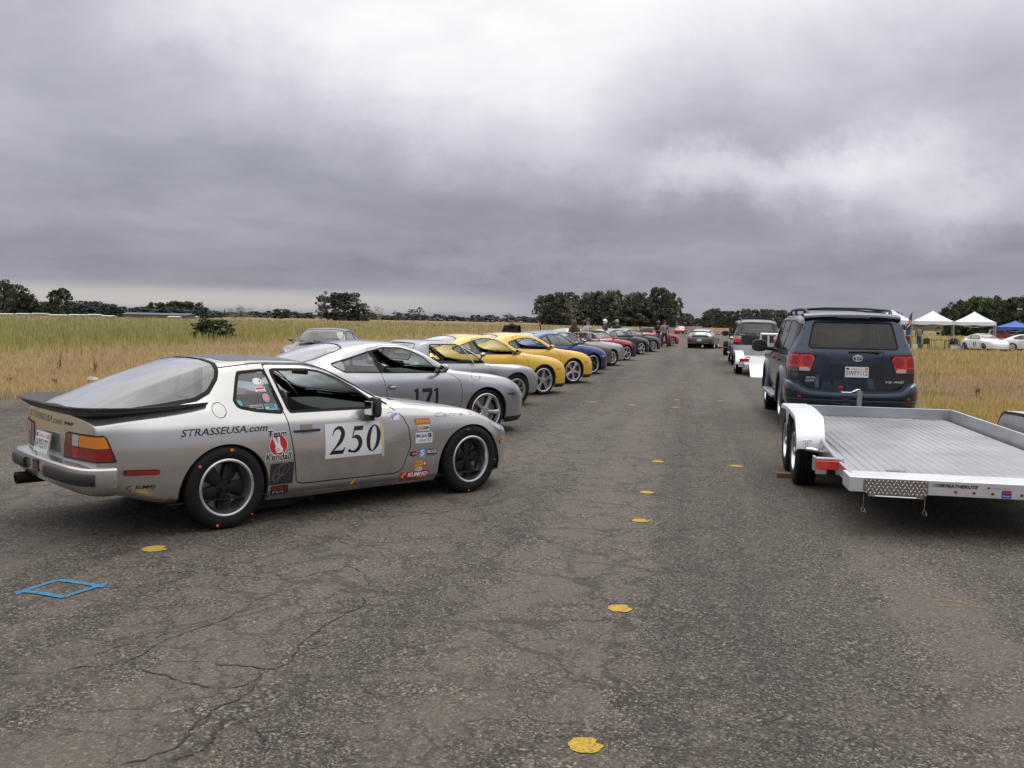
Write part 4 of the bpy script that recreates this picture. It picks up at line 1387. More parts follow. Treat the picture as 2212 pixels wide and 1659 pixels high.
 for sd in (-1, 1):
  rail = [(-1.12, 1.205), (-.95, 1.222), (-.78, 1.235), (-.55, 1.232), (-.36, 1.224), (-.24, 1.204), (-.10, 1.154), (.05, 1.078), (.22, .965), (.36, .868)]
  db.tube([c.hit(x, z, sd, 0.0) for x, z in smooth_path([(a, b, 0) for a, b in rail], 24) and [(q[0], q[1]) for q in smooth_path([(a, b, 0) for a, b in rail], 24)]], 0.006, 5)
 db.build('drip_rail', [rub], c.root, 60)
 for sd in (-1, 1):
  mb = MB()
  sec = [(.05, .105), (.09, .10), (.105, .06), (.105, -.05), (.085, -.09), (.02, -.10), (-.04, -.09), (-.055, -.05), (-.055, .06), (-.03, .10)]
  cx, cz = .11, .862
  rows = []
  for yy, s_ in ((.80, .35), (.835, .55), (.85, .92), (.87, 1.0), (.94, 1.0), (.965, .92), (.975, .75)):
   rows.append([(cx + a * s_ * .46, sd * yy, cz + b_ * s_ * .85) for a, b_ in sec])
  mb.grid(rows, wrap=True); mb.poly(rows[-1]); mb.poly(rows[0][::-1])
  mb.box((.10, sd * .865, .79), (.055, .08, .08))
  mb.box((.05, sd * .92, .862), (.012, .105, .115), m=1)
  mb.build('mirror', [blk, mat('mirror_glass', (0.6, 0.6, 0.6), rough=0.03, metal=1.0)], c.root, 40, bevel=0.004)
 eb = MB()
 eb.lathe([(.032, -2.30), (.040, -2.30), (.040, -1.9), (.034, -1.9), (.034, -2.29)], 16, 'x', c=(0, .40, .325))
 eb.lathe([(.032, -2.28), (.040, -2.28), (.040, -1.9), (.034, -1.9), (.034, -2.27)], 16, 'x', c=(0, .49, .325))
 eb.box((-1.75, .2, .30), (.30, .4, .12))
 eb.build('exhaust', [mat('sooty_steel', (0.02, 0.019, 0.018), rough=0.5, metal=0.6)], c.root, 40)
 underbody(c.root, A944, .84, .19, -1.62, 1.62)
 interior(c.root, xseat=-.55, zoff=-.14, dash_x=.22, dash_z=.80, tub=(.6, -1.2, .22))
 cg = MB()
 for sd in (-1, 1):
  cg.tube([(-.98, sd * .52, .3), (-.98, sd * .54, .9), (-.95, sd * .50, 1.16), (-.93, sd * .40, 1.20)], .02, 8)
  cg.tube([(-.95, sd * .50, 1.12), (-1.55, sd * .50, .80)], .02, 8)
 cg.tube([(-.93, -.40, 1.20), (-.93, .40, 1.20)], .02, 8)
 cg.tube([(-.97, -.5, 1.0), (-1.5, .45, .80)], .02, 8)
 cg.build('roll_cage', [mat('cage_grey', (0.10, 0.11, 0.11), rough=0.4)], c.root, 40)
 ib = MB(); ib.box((-.06, 0, 1.13), (.03, .24, .06)); ib.tube([(-.04, 0, 1.15), (-.02, 0, 1.21)], .01, 6)
 ib.build('inside_mirror', [blk], c.root, 30, bevel=0.008)
 lf = MB(); lf.poly([(-1.15, -.66, .72), (-2.05, -.62, .76), (-2.05, .62, .76), (-1.15, .66, .72)])
 lf.build('load_floor', [DARKIN()], c.root, 0)
 for sx, yy in ((1.25, .858), (-1.19, .868)):
  for sd in (-1, 1):
   o = add_wheel(c.root, sx, sd * (yy - .115), .318, .235, .213, 'fuchs', spin=.2 if sx > 0 else 0.5)
 return c

silver_beige = paint('champagne_silver', (0.56, 0.545, 0.525), flake=0.24, dirt=0.5, metal=.8)
car = build_944('silver-beige race coupe with number 250 on its door and a black rear spoiler', silver_beige)
HEAD = math.atan2(1.65, 1.74)
car.place((-.37, 8.60), HEAD, 1.25, .86)
hero = car
# chalk marks on the tyres
ch = mat('orange_chalk', (0.75, 0.13, 0.02), rough=0.9, bump=0.3)
def chalk(par, x, y, items):
 for r, a, sz in items:
  b = MB(); p = (x + r * math.cos(a), y, .318 + r * math.sin(a))
  b.blob(p, (sz, .006, sz * .8), nu=8, nv=5); b.build('chalk_mark', [ch], par, 60)
chalk(hero.root, -1.19, -.881, [(.285, 1.45, .017), (.283, 2.45, .014), (.290, 4.42, .013), (.300, -.85, .008)])
chalk(hero.root, 1.25, -.872, [(.285, 1.75, .011), (.292, 4.60, .010), (.290, -.1, .009)])
# ---- stickers
S = lambda a, b, l: hero.hit(a, b, -1, l + 0.0005)
root = hero.root
st = Sticker(S)
tape = vinyl('masking_tape', (0.62, 0.55, 0.33))
st.rect(-.325, .455, .243, .742, V_WHITE(), 0, 8, 5)
st.poly([(.215, .745), (.245, .745), (.268, .428), (.240, .428)], tape, 2)
digit_250(st, -.305, .488, .535, .225, V_BLACK())
st.build('number_sheet', root, 'white paper sheet with the number 250')
st = Sticker(S); st.text('STRASSEUSA.com', -1.545, .728, .052, V_BLACK(), 0, shear=.28, bold=.012, fit=.70); st.build('door_lettering', root)
st = Sticker(S)
for o in ((.006, 0), (-.006, 0), (0, .006), (0, -.006)):
 st.text('Team', -.845 + o[0], .675 + o[1], .050, V_WHITE(), 0, shear=.1, bold=.03, fit=.165)
 st.text('Kendall', -.870 + o[0], .490 + o[1], .056, V_WHITE(), 2, shear=.1, bold=.03, fit=.23)
st.text('Team', -.845, .675, .050, V_BLACK(), 3, shear=.1, bold=.02, fit=.165)
st.disc(-.757, .605, .083, .083, V_WHITE(), 1); st.disc(-.757, .605, .078, .078, V_RED(), 2)
st.stroke([(-.770, .600), (-.795, .665)], .022, V_WHITE(), 3); st.stroke([(-.750, .60), (-.757, .672)], .022, V_WHITE(), 3)
st.poly([(-.790, .585), (-.765, .612), (-.735, .605), (-.715, .57), (-.730, .55), (-.775, .545)], V_WHITE(), 3)
st.stroke([(-.785, .575), (-.75, .585)], .005, V_RED(), 4); st.stroke([(-.78, .560), (-.745, .570)], .005, V_RED(), 4)
st.text('Kendall', -.870, .490, .056, V_BLACK(), 4, shear=.1, bold=.02, fit=.23)
st.build('sponsor_sticker', root, 'round red hand sticker between the words Team and Kendall')
st = Sticker(S)
st.rect(-.822, .288, -.610, .462, mat('stone_guard', (0.03, 0.027, 0.026), rough=0.35, coat=0.3), 0, 5, 4)
ov = lambda cx, cy, ra, rb, rot: [(cx + ra * math.cos(t) * math.cos(rot) - rb * math.sin(t) * math.sin(rot), cy + ra * math.cos(t) * math.sin(rot) + rb * math.sin(t) * math.cos(rot)) for t in np.linspace(0, 2 * PI, 30)]
for a in ((-.745, .39, .075, .035, .9), (-.70, .41, .055, .040, .9), (-.765, .345, .026, .035, 0)):
 st.stroke(ov(*a), .003, V_GREY(), 1)
st.build('stone_guard', root)
st = Sticker(S); st.rect(-.80, .205, -.645, .278, V_BLACK(), 0); st.text('SCCA', -.787, .243, .026, V_RED(), 1, bold=.03, fit=.10); st.text('SOLO', -.79, .214, .020, V_WHITE(), 1, shear=.3, fit=.10); st.stroke([(-.675, .215), (-.66, .275)], .008, V_RED(), 1); st.build('sticker', root)
# the column of trade stickers ahead of the door
st = Sticker(S); st.rect(.600, .680, .768, .732, V_RED(), 0); st.rect(.606, .686, .762, .726, V_YEL(), 1); st.rect(.609, .689, .759, .723, V_RED(), 2)
for i, ch_ in enumerate('momo'): st.text(ch_, .615 + i * .036, .694, .034 if ch_ != 'm' else .034, V_YEL(), 3, bold=.05, fit=.032)
st.build('sticker', root)
st = Sticker(S); st.rect(.628, .622, .760, .672, V_WHITE(), 0); st.rect(.632, .648, .690, .668, V_YEL(), 1); st.rect(.632, .630, .690, .648, V_PINK(), 1); st.text('K&N', .690, .634, .030, V_BLACK(), 2, shear=.2, bold=.03, fit=.066); st.build('sticker', root)
st = Sticker(S); st.rect(.604, .512, .790, .606, V_WHITE(), 0); st.text('M', .614, .562, .034, V_BLUE(), 1, bold=.02); st.text('o', .650, .562, .032, V_RED(), 1, bold=.02); st.text('bil', .676, .562, .034, V_BLUE(), 1, bold=.02, fit=.048); st.rect(.738, .558, .778, .598, V_BLACK(), 1, 1, 1); st.text('1', .750, .563, .030, V_WHITE(), 2, bold=.02); st.text('RACING', .668, .524, .024, V_BLACK(), 1, shear=.3, fit=.112)
for i in range(4): st.stroke([(.626 + i * .006, .526 + i * .006), (.666, .526 + i * .006)], .002, V_GREY(), 1)
st.build('sticker', root)
st = Sticker(S); st.disc(.590, .421, .046, .024, V_BLACK(), 0); st.disc(.604, .421, .038, .019, V_RED(), 1); st.text('RED LINE', .574, .415, .012, V_WHITE(), 2, fit=.055); st.build('sticker', root)
st = Sticker(S); st.rect(.648, .375, .716, .462, V_SKY(), 0); st.text('S', .655, .400, .052, V_WHITE(), 1, bold=.03, fit=.052); st.text('SACHS', .652, .380, .014, V_WHITE(), 1, fit=.06); st.build('sticker', root)
st = Sticker(S); st.rect(.730, .392, .850, .455, V_BLACK(), 0); st.rect(.733, .395, .847, .452, V_WHITE(), 1, 2, 2); st.rect(.735, .397, .845, .450, V_BLACK(), 2); st.text('BOSS', .740, .416, .027, V_WHITE(), 3, bold=.02, fit=.10); st.text('HUGO BOSS', .744, .402, .009, V_GREY(), 3, fit=.09); st.build('sticker', root)
st = Sticker(S); st.rect(.601, .298, .735, .350, V_YEL(), 0); st.rect(.695, .300, .733, .348, V_RED(), 1); st.text('BOSCH', .607, .326, .018, V_RED(), 1, bold=.02, fit=.08); st.text('Spark Plugs', .607, .306, .012, V_BLACK(), 1, fit=.08); st.disc(.714, .324, .012, .014, V_WHITE(), 2, 10); st.build('sticker', root)
st = Sticker(S); st.disc(.655, .277, .040, .016, V_WHITE(), 0); st.text('BELL', .630, .270, .014, V_RED(), 1, bold=.03, fit=.05); st.build('sticker', root)
st = Sticker(S)
st.poly([(.455, .258), (.775, .262), (.740, .178), (.452, .180)], V_RED(), 0)
st.stroke([(.515, .255), (.475, .225), (.515, .190)], .010, V_WHITE(), 1)
st.text('KUMHO', .540, .216, .034, V_WHITE(), 1, shear=.2, bold=.035, fit=.215); st.text('TIRES', .640, .187, .022, V_WHITE(), 1, shear=.25, fit=.105); st.build('sticker', root)
st = Sticker(S); st.text('KUMHO', -1.858, .372, .024, V_BLACK(), 0, shear=.2, bold=.04, fit=.135); st.text('TIRES', -1.79, .350, .013, V_GREY(), 0, shear=.2, fit=.066)
st.stroke([(-1.885, .400), (-1.915, .382), (-1.882, .358)], .007, V_BLACK(), 0); st.build('sticker', root)
st = Sticker(S); st.rect(.315, .735, .432, .812, V_WHITE(), 0); st.stroke([(.325, .742), (.338, .765), (.358, .78), (.375, .785)], .018, V_PINK(), 1); st.stroke([(.352, .742), (.362, .765), (.385, .782), (.42, .79)], .018, V_SKY(), 1); st.text('Brumos', .322, .797, .010, V_BLACK(), 1, fit=.06); st.build('sticker', root)
st = Sticker(S); st.stroke([(-.015, .255), (-.04, .205)], .020, V_YEL(), 1); st.poly([(-.062, .215), (-.022, .205), (-.052, .168)], V_YEL(), 1); st.build('tape_arrow', root)
T = lambda a, b, l: hero.hit_top(a, b, l + 0.0005)
st = Sticker(T)
grey_print = vinyl('pale_grey', (0.22, 0.21, 0.20))
v_, f_ = text_poly('Carrera', .115, 0.2, 0.0)
Th = lambda a, b, l: hero.hit(a, b, -1, l + .0005)
st2 = Sticker(Th)
def outline(st_, s_, a, c, size, fit, wd, m, shear=0.2):
 v, f = text_poly(s_, size, shear, 0.0); v = v * np.array([fit / v[:, 0].max(), 1.0])
 cnt = {}
 for q in f:
  for i in range(len(q)):
   k = tuple(sorted((q[i], q[(i + 1) % len(q)]))); cnt[k] = cnt.get(k, 0) + 1
 for (i, j), n in cnt.items():
  if n == 1: st_.stroke([(a + v[i][0], c + v[i][1]), (a + v[j][0], c + v[j][1])], wd, m, 0)
outline(st2, 'Carrera', .83, .735, .036, .46, .0018, grey_print)
st2.build('wing_lettering', root)
# roof side and rear lettering
st = Sticker(lambda a, b, l: hero.hit_top(a, b, l + .0005))
def roof_text():
 v, f = text_poly('www.kumhotireusa.com', .045, 0.0, 0.012)
 v = v * np.array([.78 / v[:, 0].max(), 1.0])
 b = len(st.v); st.v += [st.map(-.88 + p[0], -.555 + p[1] * .8, .002) for p in v]
 for q in f: st.f.append(tuple(b + i for i in q)); st.mi.append(st._m(vinyl('roof_grey', (0.12, 0.12, 0.12))))
roof_text(); st.build('roof_lettering', root)
# rear panel: lettering, plate, small badges
EN = lambda a, b, l: hero.hit_end(-a, b, -1, l + .0005)      # a grows to the right as seen from behind
st = Sticker(EN)
for i in range(3): st.stroke([(-.58 + i * .03, .80), (-.56 + i * .03, .85)], .014, V_RED(), 0)
st.text('STRASSEUSA.com', -.47, .802, .050, V_GREY(), 0, shear=.2, bold=.01, fit=.74); st.build('rear_lettering', root); st = Sticker(EN); st.text('944', .31, .808, .024, V_BLACK(), 0, shear=.3, bold=.05, fit=.15)
st.build('model_badge', root)
plate(root, Vector((-2.235, -.02, .655)), Vector((0, -1, 0)), Vector((.18, 0, .98)).normalized(), '6VYE177')
st = Sticker(lambda a, b, l: Vector((-2.275 - l, -a, b)))
st.rect(-.06, .425, .06, .525, V_BLACK(), 0); st.text('SCCA', -.045, .478, .024, V_RED(), 1, bold=.03, fit=.09); st.text('SOLO', -.045, .44, .018, V_GREY(), 1, fit=.09); st.build('sticker', root)
# stickers on the quarter glass
Q = lambda a, b, l: hero.hit(a, b, -1, l + .0)
st = Sticker(Q); st.disc(-.835, 1.100, .038, .026, V_WHITE(), 0); st.disc(-.812, 1.102, .006, .008, V_BLACK(), 1, 10); st.build('sticker', root)
st = Sticker(Q); st.rect(-.868, 1.018, -.782, 1.056, V_WHITE(), 0); st.rect(-.862, 1.038, -.788, 1.052, V_RED(), 1, 1, 1); st.rect(-.855, 1.021, -.790, 1.028, V_RED(), 1, 1, 1); st.build('sticker', root)
st = Sticker(Q); st.disc(-.795, .972, .028, .032, V_WHITE(), 0); st.disc(-.795, .972, .025, .029, V_GREY(), 1); st.disc(-.795, .972, .018, .021, V_PINK(), 2); st.build('sticker', root)
st = Sticker(Q); st.rect(-.825, .878, -.722, .925, V_TEAL(), 0); st.text('LAGUNA', -.818, .908, .014, V_BLACK(), 1, bold=.02, fit=.08); st.text('SECA', -.785, .893, .014, V_BLACK(), 1, bold=.02, fit=.05); st.rect(-.82, .890, -.79, .904, V_YEL(), 1, 1, 1); st.build('sticker', root)
st = Sticker(Q); st.rect(-.955, .893, -.842, .922, V_WHITE(), 0); st.rect(-.952, .896, -.845, .919, V_BLACK(), 1); st.text('Buttonwillow', -.948, .905, .010, V_WHITE(), 2, fit=.09); st.build('sticker', root)
st = Sticker(Q); st.disc(-1.035, .935, .026, .030, V_TEAL(), 0); st.stroke([(-1.05, .925), (-1.02, .945)], .004, V_BLACK(), 1); st.build('sticker', root)
# ---------------------------------------------------------------- rear-engined coupes and roadsters of the row
def _sec(low, up): return list(low) + list(up)
L0 = [(.785, .16), (.812, .2), (.838, .34), (.855, .5), (.858, .66), (.845, .80)]
R996 = {
 2.12: [(.55, .17), (.62, .21), (.66, .32), (.68, .40), (.68, .47), (.66, .53), (.61, .565), (.53, .585), (.44, .595), (.32, .60), (.16, .605), (0, .605)],
 2.0: [(.68, .15), (.74, .20), (.775, .32), (.785, .42), (.78, .51), (.75, .60), (.69, .655), (.60, .67), (.48, .665), (.34, .66), (.17, .66), (0, .66)],
 1.7: [(.78, .15), (.82, .20), (.845, .33), (.86, .45), (.86, .57), (.83, .69), (.77, .765), (.67, .785), (.53, .755), (.38, .745), (.19, .745), (0, .745)],
 1.3: [(.80, .16), (.84, .21), (.868, .34), (.882, .48), (.88, .62), (.85, .745), (.79, .825), (.69, .85), (.55, .825), (.40, .82), (.2, .825), (0, .83)],
 1.0: [(.79, .16), (.825, .20), (.852, .34), (.868, .5), (.868, .64), (.845, .77), (.79, .85), (.70, .88), (.58, .87), (.42, .87), (.2, .88), (0, .885)],
 .72: [(.785, .16), (.815, .2), (.84, .34), (.857, .5), (.858, .65), (.84, .79), (.80, .87), (.735, .905), (.66, .915), (.46, .925), (.23, .94), (0, .945)],
 .45: _sec(L0, [(.80, .88), (.745, .94), (.685, 1.02), (.50, 1.075), (.25, 1.10), (0, 1.11)]),
 .15: _sec(L0, [(.80, .885), (.71, 1.03), (.60, 1.18), (.47, 1.215), (.24, 1.235), (0, 1.242)]),
 -.15: _sec(L0, [(.80, .89), (.69, 1.075), (.565, 1.25), (.46, 1.278), (.24, 1.298), (0, 1.306)]),
 -.45: _sec(L0, [(.80, .895), (.685, 1.08), (.555, 1.255), (.46, 1.285), (.24, 1.305), (0, 1.312)]),
 -.8: _sec([(.80, .165), (.835, .21), (.865, .34), (.885, .5), (.89, .66), (.872, .81)], [(.805, .90), (.69, 1.07), (.56, 1.215), (.46, 1.25), (.24, 1.275), (0, 1.282)]),
 -1.1: _sec([(.81, .18), (.85, .22), (.88, .35), (.902, .5), (.908, .66), (.888, .815)], [(.825, .91), (.71, 1.025), (.575, 1.135), (.46, 1.185), (.24, 1.212), (0, 1.22)]),
 -1.45: _sec([(.79, .22), (.83, .26), (.868, .37), (.895, .5), (.90, .65), (.882, .80)], [(.83, .89), (.74, .965), (.61, 1.025), (.46, 1.07), (.24, 1.095), (0, 1.102)]),
 -1.8: _sec([(.74, .28), (.785, .31), (.83, .39), (.855, .5), (.858, .62), (.84, .75)], [(.80, .84), (.72, .885), (.60, .92), (.45, .943), (.23, .955), (0, .96)]),
 -2.05: [(.66, .31), (.72, .335), (.765, .4), (.785, .5), (.785, .6), (.77, .69), (.735, .77), (.66, .805), (.55, .827), (.42, .84), (.21, .85), (0, .853)],
 -2.22: [(.55, .34), (.61, .36), (.65, .42), (.67, .5), (.67, .57), (.66, .63), (.63, .68), (.57, .70), (.48, .715), (.37, .725), (.18, .73), (0, .732)]}
# mid-engined coupe: rounder short tail, glasshouse ends earlier
RCAY = dict(R996)
for x_, zt in ((-1.1, -.01), (-1.45, -.015)):
 r = R996[x_]; RCAY[x_] = r[:6] + [(y, z + (zt if i > 1 else 0)) for i, (y, z) in enumerate(r[6:])]
# open two-seater: low deck behind the seats
RBOX = dict(R996)
for x_, up in ((-.8, [(.805, .885), (.73, .93), (.60, .95), (.46, .96), (.24, .965), (0, .965)]), (-.45, [(.80, .88), (.745, .92), (.66, .93), (.5, .935), (.25, .94), (0, .94)]), (-.15, [(.80, .88), (.745, .92), (.66, .93), (.5, .935), (.25, .94), (0, .94)]),
    (.15, [(.80, .88), (.745, .92), (.66, .93), (.5, .935), (.25, .94), (0, .94)]), (.45, [(.80, .88), (.745, .915), (.68, .925), (.5, .93), (.25, .935), (0, .935)]),
    (-1.1, [(.825, .90), (.74, .945), (.62, .96), (.46, .97), (.24, .975), (0, .975)]), (-1.45, [(.83, .88), (.74, .92), (.62, .94), (.46, .95), (.24, .955), (0, .955)])):
 RBOX[x_] = R996[x_][:6] + up
L1 = [(.735, .18), (.765, .21), (.785, .34), (.80, .5), (.80, .65), (.78, .80)]
R911 = {
 2.08: [(.55, .22), (.62, .27), (.66, .33), (.67, .42), (.67, .5), (.65, .56), (.60, .58), (.51, .59), (.42, .59), (.30, .59), (.15, .59), (0, .59)],
 1.85: [(.66, .19), (.72, .23), (.745, .33), (.755, .45), (.755, .58), (.735, .70), (.69, .755), (.61, .77), (.50, .69), (.36, .655), (.18, .655), (0, .655)],
 1.6: [(.72, .18), (.765, .22), (.785, .34), (.80, .47), (.80, .61), (.775, .74), (.715, .805), (.62, .82), (.50, .76), (.36, .735), (.18, .735), (0, .735)],
 1.135: [(.74, .18), (.78, .22), (.80, .34), (.815, .5), (.812, .64), (.785, .77), (.73, .85), (.63, .87), (.50, .835), (.36, .825), (.18, .828), (0, .83)],
 .75: [(.735, .18), (.765, .21), (.785, .34), (.80, .5), (.80, .65), (.78, .79), (.735, .87), (.66, .90), (.58, .905), (.42, .915), (.2, .93), (0, .935)],
 .5: _sec(L1, [(.74, .89), (.69, .95), (.635, 1.03), (.48, 1.08), (.24, 1.10), (0, 1.11)]),
 .25: _sec(L1, [(.74, .90), (.665, 1.04), (.575, 1.18), (.45, 1.225), (.23, 1.245), (0, 1.25)]),
 -.05: _sec(L1, [(.74, .905), (.645, 1.08), (.545, 1.255), (.44, 1.285), (.22, 1.305), (0, 1.31)]),
 -.5: _sec(L1, [(.74, .91), (.645, 1.085), (.54, 1.26), (.44, 1.29), (.22, 1.312), (0, 1.318)]),
 -.9: _sec([(.75, .19), (.79, .22), (.815, .34), (.835, .5), (.837, .65), (.815, .80)], [(.745, .915), (.655, 1.05), (.55, 1.185), (.44, 1.225), (.22, 1.25), (0, 1.258)]),
 -1.25: _sec([(.75, .2), (.795, .23), (.825, .35), (.848, .5), (.85, .65), (.825, .79)], [(.76, .90), (.68, .985), (.57, 1.07), (.44, 1.11), (.22, 1.135), (0, 1.143)]),
 -1.6: _sec([(.71, .26), (.755, .29), (.785, .38), (.80, .5), (.80, .63), (.775, .75)], [(.73, .84), (.66, .89), (.56, .93), (.43, .96), (.22, .975), (0, .98)]),
 -1.95: _sec([(.62, .3), (.67, .33), (.71, .4), (.725, .5), (.725, .58), (.705, .67)], [(.66, .73), (.59, .76), (.50, .785), (.39, .80), (.2, .81), (0, .815)]),
 -2.13: _sec([(.52, .33), (.57, .35), (.61, .41), (.62, .48), (.62, .53), (.60, .58)], [(.57, .62), (.51, .64), (.44, .655), (.34, .665), (.17, .67), (0, .672)])}
L2 = [(.74, .17), (.77, .21), (.79, .34), (.80, .5), (.80, .63), (.78, .74)]
R914 = {
 1.95: [(.58, .22), (.65, .27), (.69, .34), (.70, .42), (.70, .5), (.69, .55), (.65, .585), (.56, .60), (.44, .605), (.32, .61), (.16, .61), (0, .61)],
 1.7: [(.72, .2), (.77, .24), (.79, .34), (.80, .46), (.80, .57), (.78, .67), (.735, .715), (.64, .725), (.5, .695), (.36, .69), (.18, .69), (0, .69)],
 1.2: [(.77, .18), (.82, .23), (.85, .35), (.87, .5), (.865, .63), (.835, .74), (.76, .785), (.64, .785), (.5, .755), (.36, .755), (.18, .755), (0, .755)],
 .75: _sec(L2, [(.745, .79), (.66, .80), (.55, .805), (.4, .815), (.2, .82), (0, .825)]),
 .45: _sec(L2, [(.745, .80), (.70, .875), (.65, .96), (.5, 1.01), (.25, 1.03), (0, 1.035)]),
 .1: _sec(L2, [(.745, .805), (.67, .97), (.60, 1.13), (.47, 1.165), (.24, 1.18), (0, 1.185)]),
 -.1: _sec(L2, [(.745, .81), (.665, 1.0), (.59, 1.185), (.47, 1.215), (.24, 1.227), (0, 1.23)]),
 -.6: _sec(L2, [(.745, .81), (.665, 1.0), (.59, 1.185), (.47, 1.217), (.24, 1.23), (0, 1.233)]),
 -.80: _sec(L2, [(.745, .815), (.67, .97), (.595, 1.13), (.47, 1.17), (.24, 1.19), (0, 1.195)]),
 -1.0: _sec([(.76, .18), (.80, .22), (.83, .34), (.85, .5), (.845, .63), (.81, .745)], [(.75, .82), (.69, .84), (.60, .86), (.46, .87), (.23, .875), (0, .875)]),
 -1.3: _sec([(.77, .2), (.82, .24), (.85, .35), (.87, .5), (.865, .63), (.83, .75)], [(.76, .815), (.69, .835), (.60, .84), (.46, .845), (.23, .85), (0, .85)]),
 -1.9: _sec([(.66, .3), (.71, .33), (.74, .4), (.75, .5), (.75, .6), (.745, .70)], [(.72, .78), (.65, .80), (.55, .81), (.43, .815), (.21, .82), (0, .82)])}

SPEC = {
 '996': dict(rows=R996, arch=[(-1.175, .315, .365), (1.175, .315, .362)], wb=1.175, wy=.86, R=.325, rr=.252,
    dlo=[(.545, .897), (.34, .985), (.225, 1.10), (.055, 1.19), (-.11, 1.230), (-.37, 1.235), (-.60, 1.187), (-.95, 1.095), (-1.19, 1.038), (-1.21, 1.0), (-1.06, .915), (-.44, .897)],
    split=[(-.475, .85), (-.60, 1.26)], door=[(.56, .885), (.70, .79), (.745, .66), (.74, .50), (.68, .27), (-.38, .25), (-.45, .57), (-.515, .885), (-.64, 1.21), (-.36, 1.258), (-.10, 1.252), (.07, 1.208), (.24, 1.115), (.36, .997)],
    ws=[(.77, -.2), (.77, 0), (.71, .40), (.60, .63), (.46, .655), (.24, .60), (.03, .535), (.06, .3), (.075, 0), (.075, -.2)],
    rg=[(-.86, -.2), (-.86, 0), (-.88, .3), (-.93, .50), (-1.02, .53), (-1.35, .55), (-1.60, .50), (-1.70, .3), (-1.73, 0), (-1.73, -.2)],
    hood=[(1.96, -.3), (1.95, .30), (1.7, .46), (1.2, .58), (.80, .66), (.72, .62), (.80, .3), (.82, -.3)], fuel=(1.0, .822, .078, .052)),
 '911': dict(rows=R911, arch=[(-1.135, .31, .335), (1.135, .31, .335)], wb=1.135, wy=.80, R=.315, rr=.205,
    dlo=[(.575, .905), (.42, 1.02), (.28, 1.14), (.13, 1.205), (-.05, 1.232), (-.5, 1.238), (-.72, 1.20), (-.98, 1.10), (-1.10, 1.0), (-1.03, .925), (-.5, .912)],
    split=[(-.60, .85), (-.60, 1.26)], door=[(.60, .89), (.66, .72), (.62, .28), (-.50, .26), (-.62, .45), (-.625, 1.235), (-.5, 1.262), (-.05, 1.257), (.15, 1.225), (.30, 1.155), (.44, 1.03)],
    ws=[(.74, -.2), (.74, 0), (.69, .38), (.60, .60), (.50, .615), (.32, .575), (.10, .52), (.125, .3), (.14, 0), (.14, -.2)],
    rg=[(-.80, -.2), (-.80, 0), (-.83, .35), (-.90, .50), (-1.25, .52), (-1.48, .44), (-1.54, .25), (-1.55, 0), (-1.55, -.2)],
    hood=[(1.86, -.3), (1.84, .30), (1.6, .44), (1.1, .50), (.80, .56), (.78, .3), (.80, -.3)], fuel=None),
 '914': dict(rows=R914, arch=[(-1.225, .31, .34), (1.225, .31, .34)], wb=1.225, wy=.84, R=.315, rr=.205,
    dlo=[(.61, .825), (.52, .87), (.34, .99), (.12, 1.12), (-.02, 1.175), (-.60, 1.175), (-.68, .83)], split=None,
    door=[(.62, .81), (.66, .66), (.62, .28), (-.55, .26), (-.66, .45), (-.71, .80), (-.63, 1.195), (-.05, 1.195), (.14, 1.135), (.36, 1.0)],
    ws=[(.73, -.2), (.73, 0), (.68, .40), (.60, .60), (.46, .625), (.16, .575), (-.03, .53), (0, .3), (.02, 0), (.02, -.2)],
    rg=[(-.80, -.2), (-.80, .48), (-.98, .52), (-.99, -.2)],
    hood=[(1.80, -.3), (1.78, .50), (1.2, .58), (.80, .62), (.78, -.3)], fuel=None)}
SPEC['cayman'] = dict(SPEC['996'], rows=RCAY, dlo=[(.50, .900), (.34, .985), (.22, 1.08), (.05, 1.155), (-.11, 1.19), (-.30, 1.192), (-.50, 1.165), (-.72, 1.11), (-.84, 1.07), (-.83, 1.02), (-.66, .915), (-.44, .905)],
      rg=[(-.92, -.2), (-.92, 0), (-.94, .3), (-.98, .48), (-1.3, .48), (-1.62, .42), (-1.72, .3), (-1.75, 0), (-1.75, -.2)])
SPEC['boxster'] = dict(SPEC['996'], rows=RBOX)

def round_lamp(c, x, y, z, r, tilt=.35, m=None, ring=True):
 b = MB()
 q = Matrix.Rotation(math.radians(90) - tilt, 3, 'Y')
 prof = [(0, .035), (r * .5, .03), (r * .8, .02), (r * .94, .004), (r, -.002), (r * 1.08, .004), (r * 1.12, -.01), (r * 1.1, -.05)]
 base_ = len(b.v)
 b.lathe(prof[:5], 22, 'z', m=0); b.lathe(prof[4:], 22, 'z', m=1)
 b.v = [tuple(q @ Vector(p) + Vector((x, y, z))) for p in b.v]
 b.build('headlamp', [m or CLEARL(), c.pm], c.root, 40)

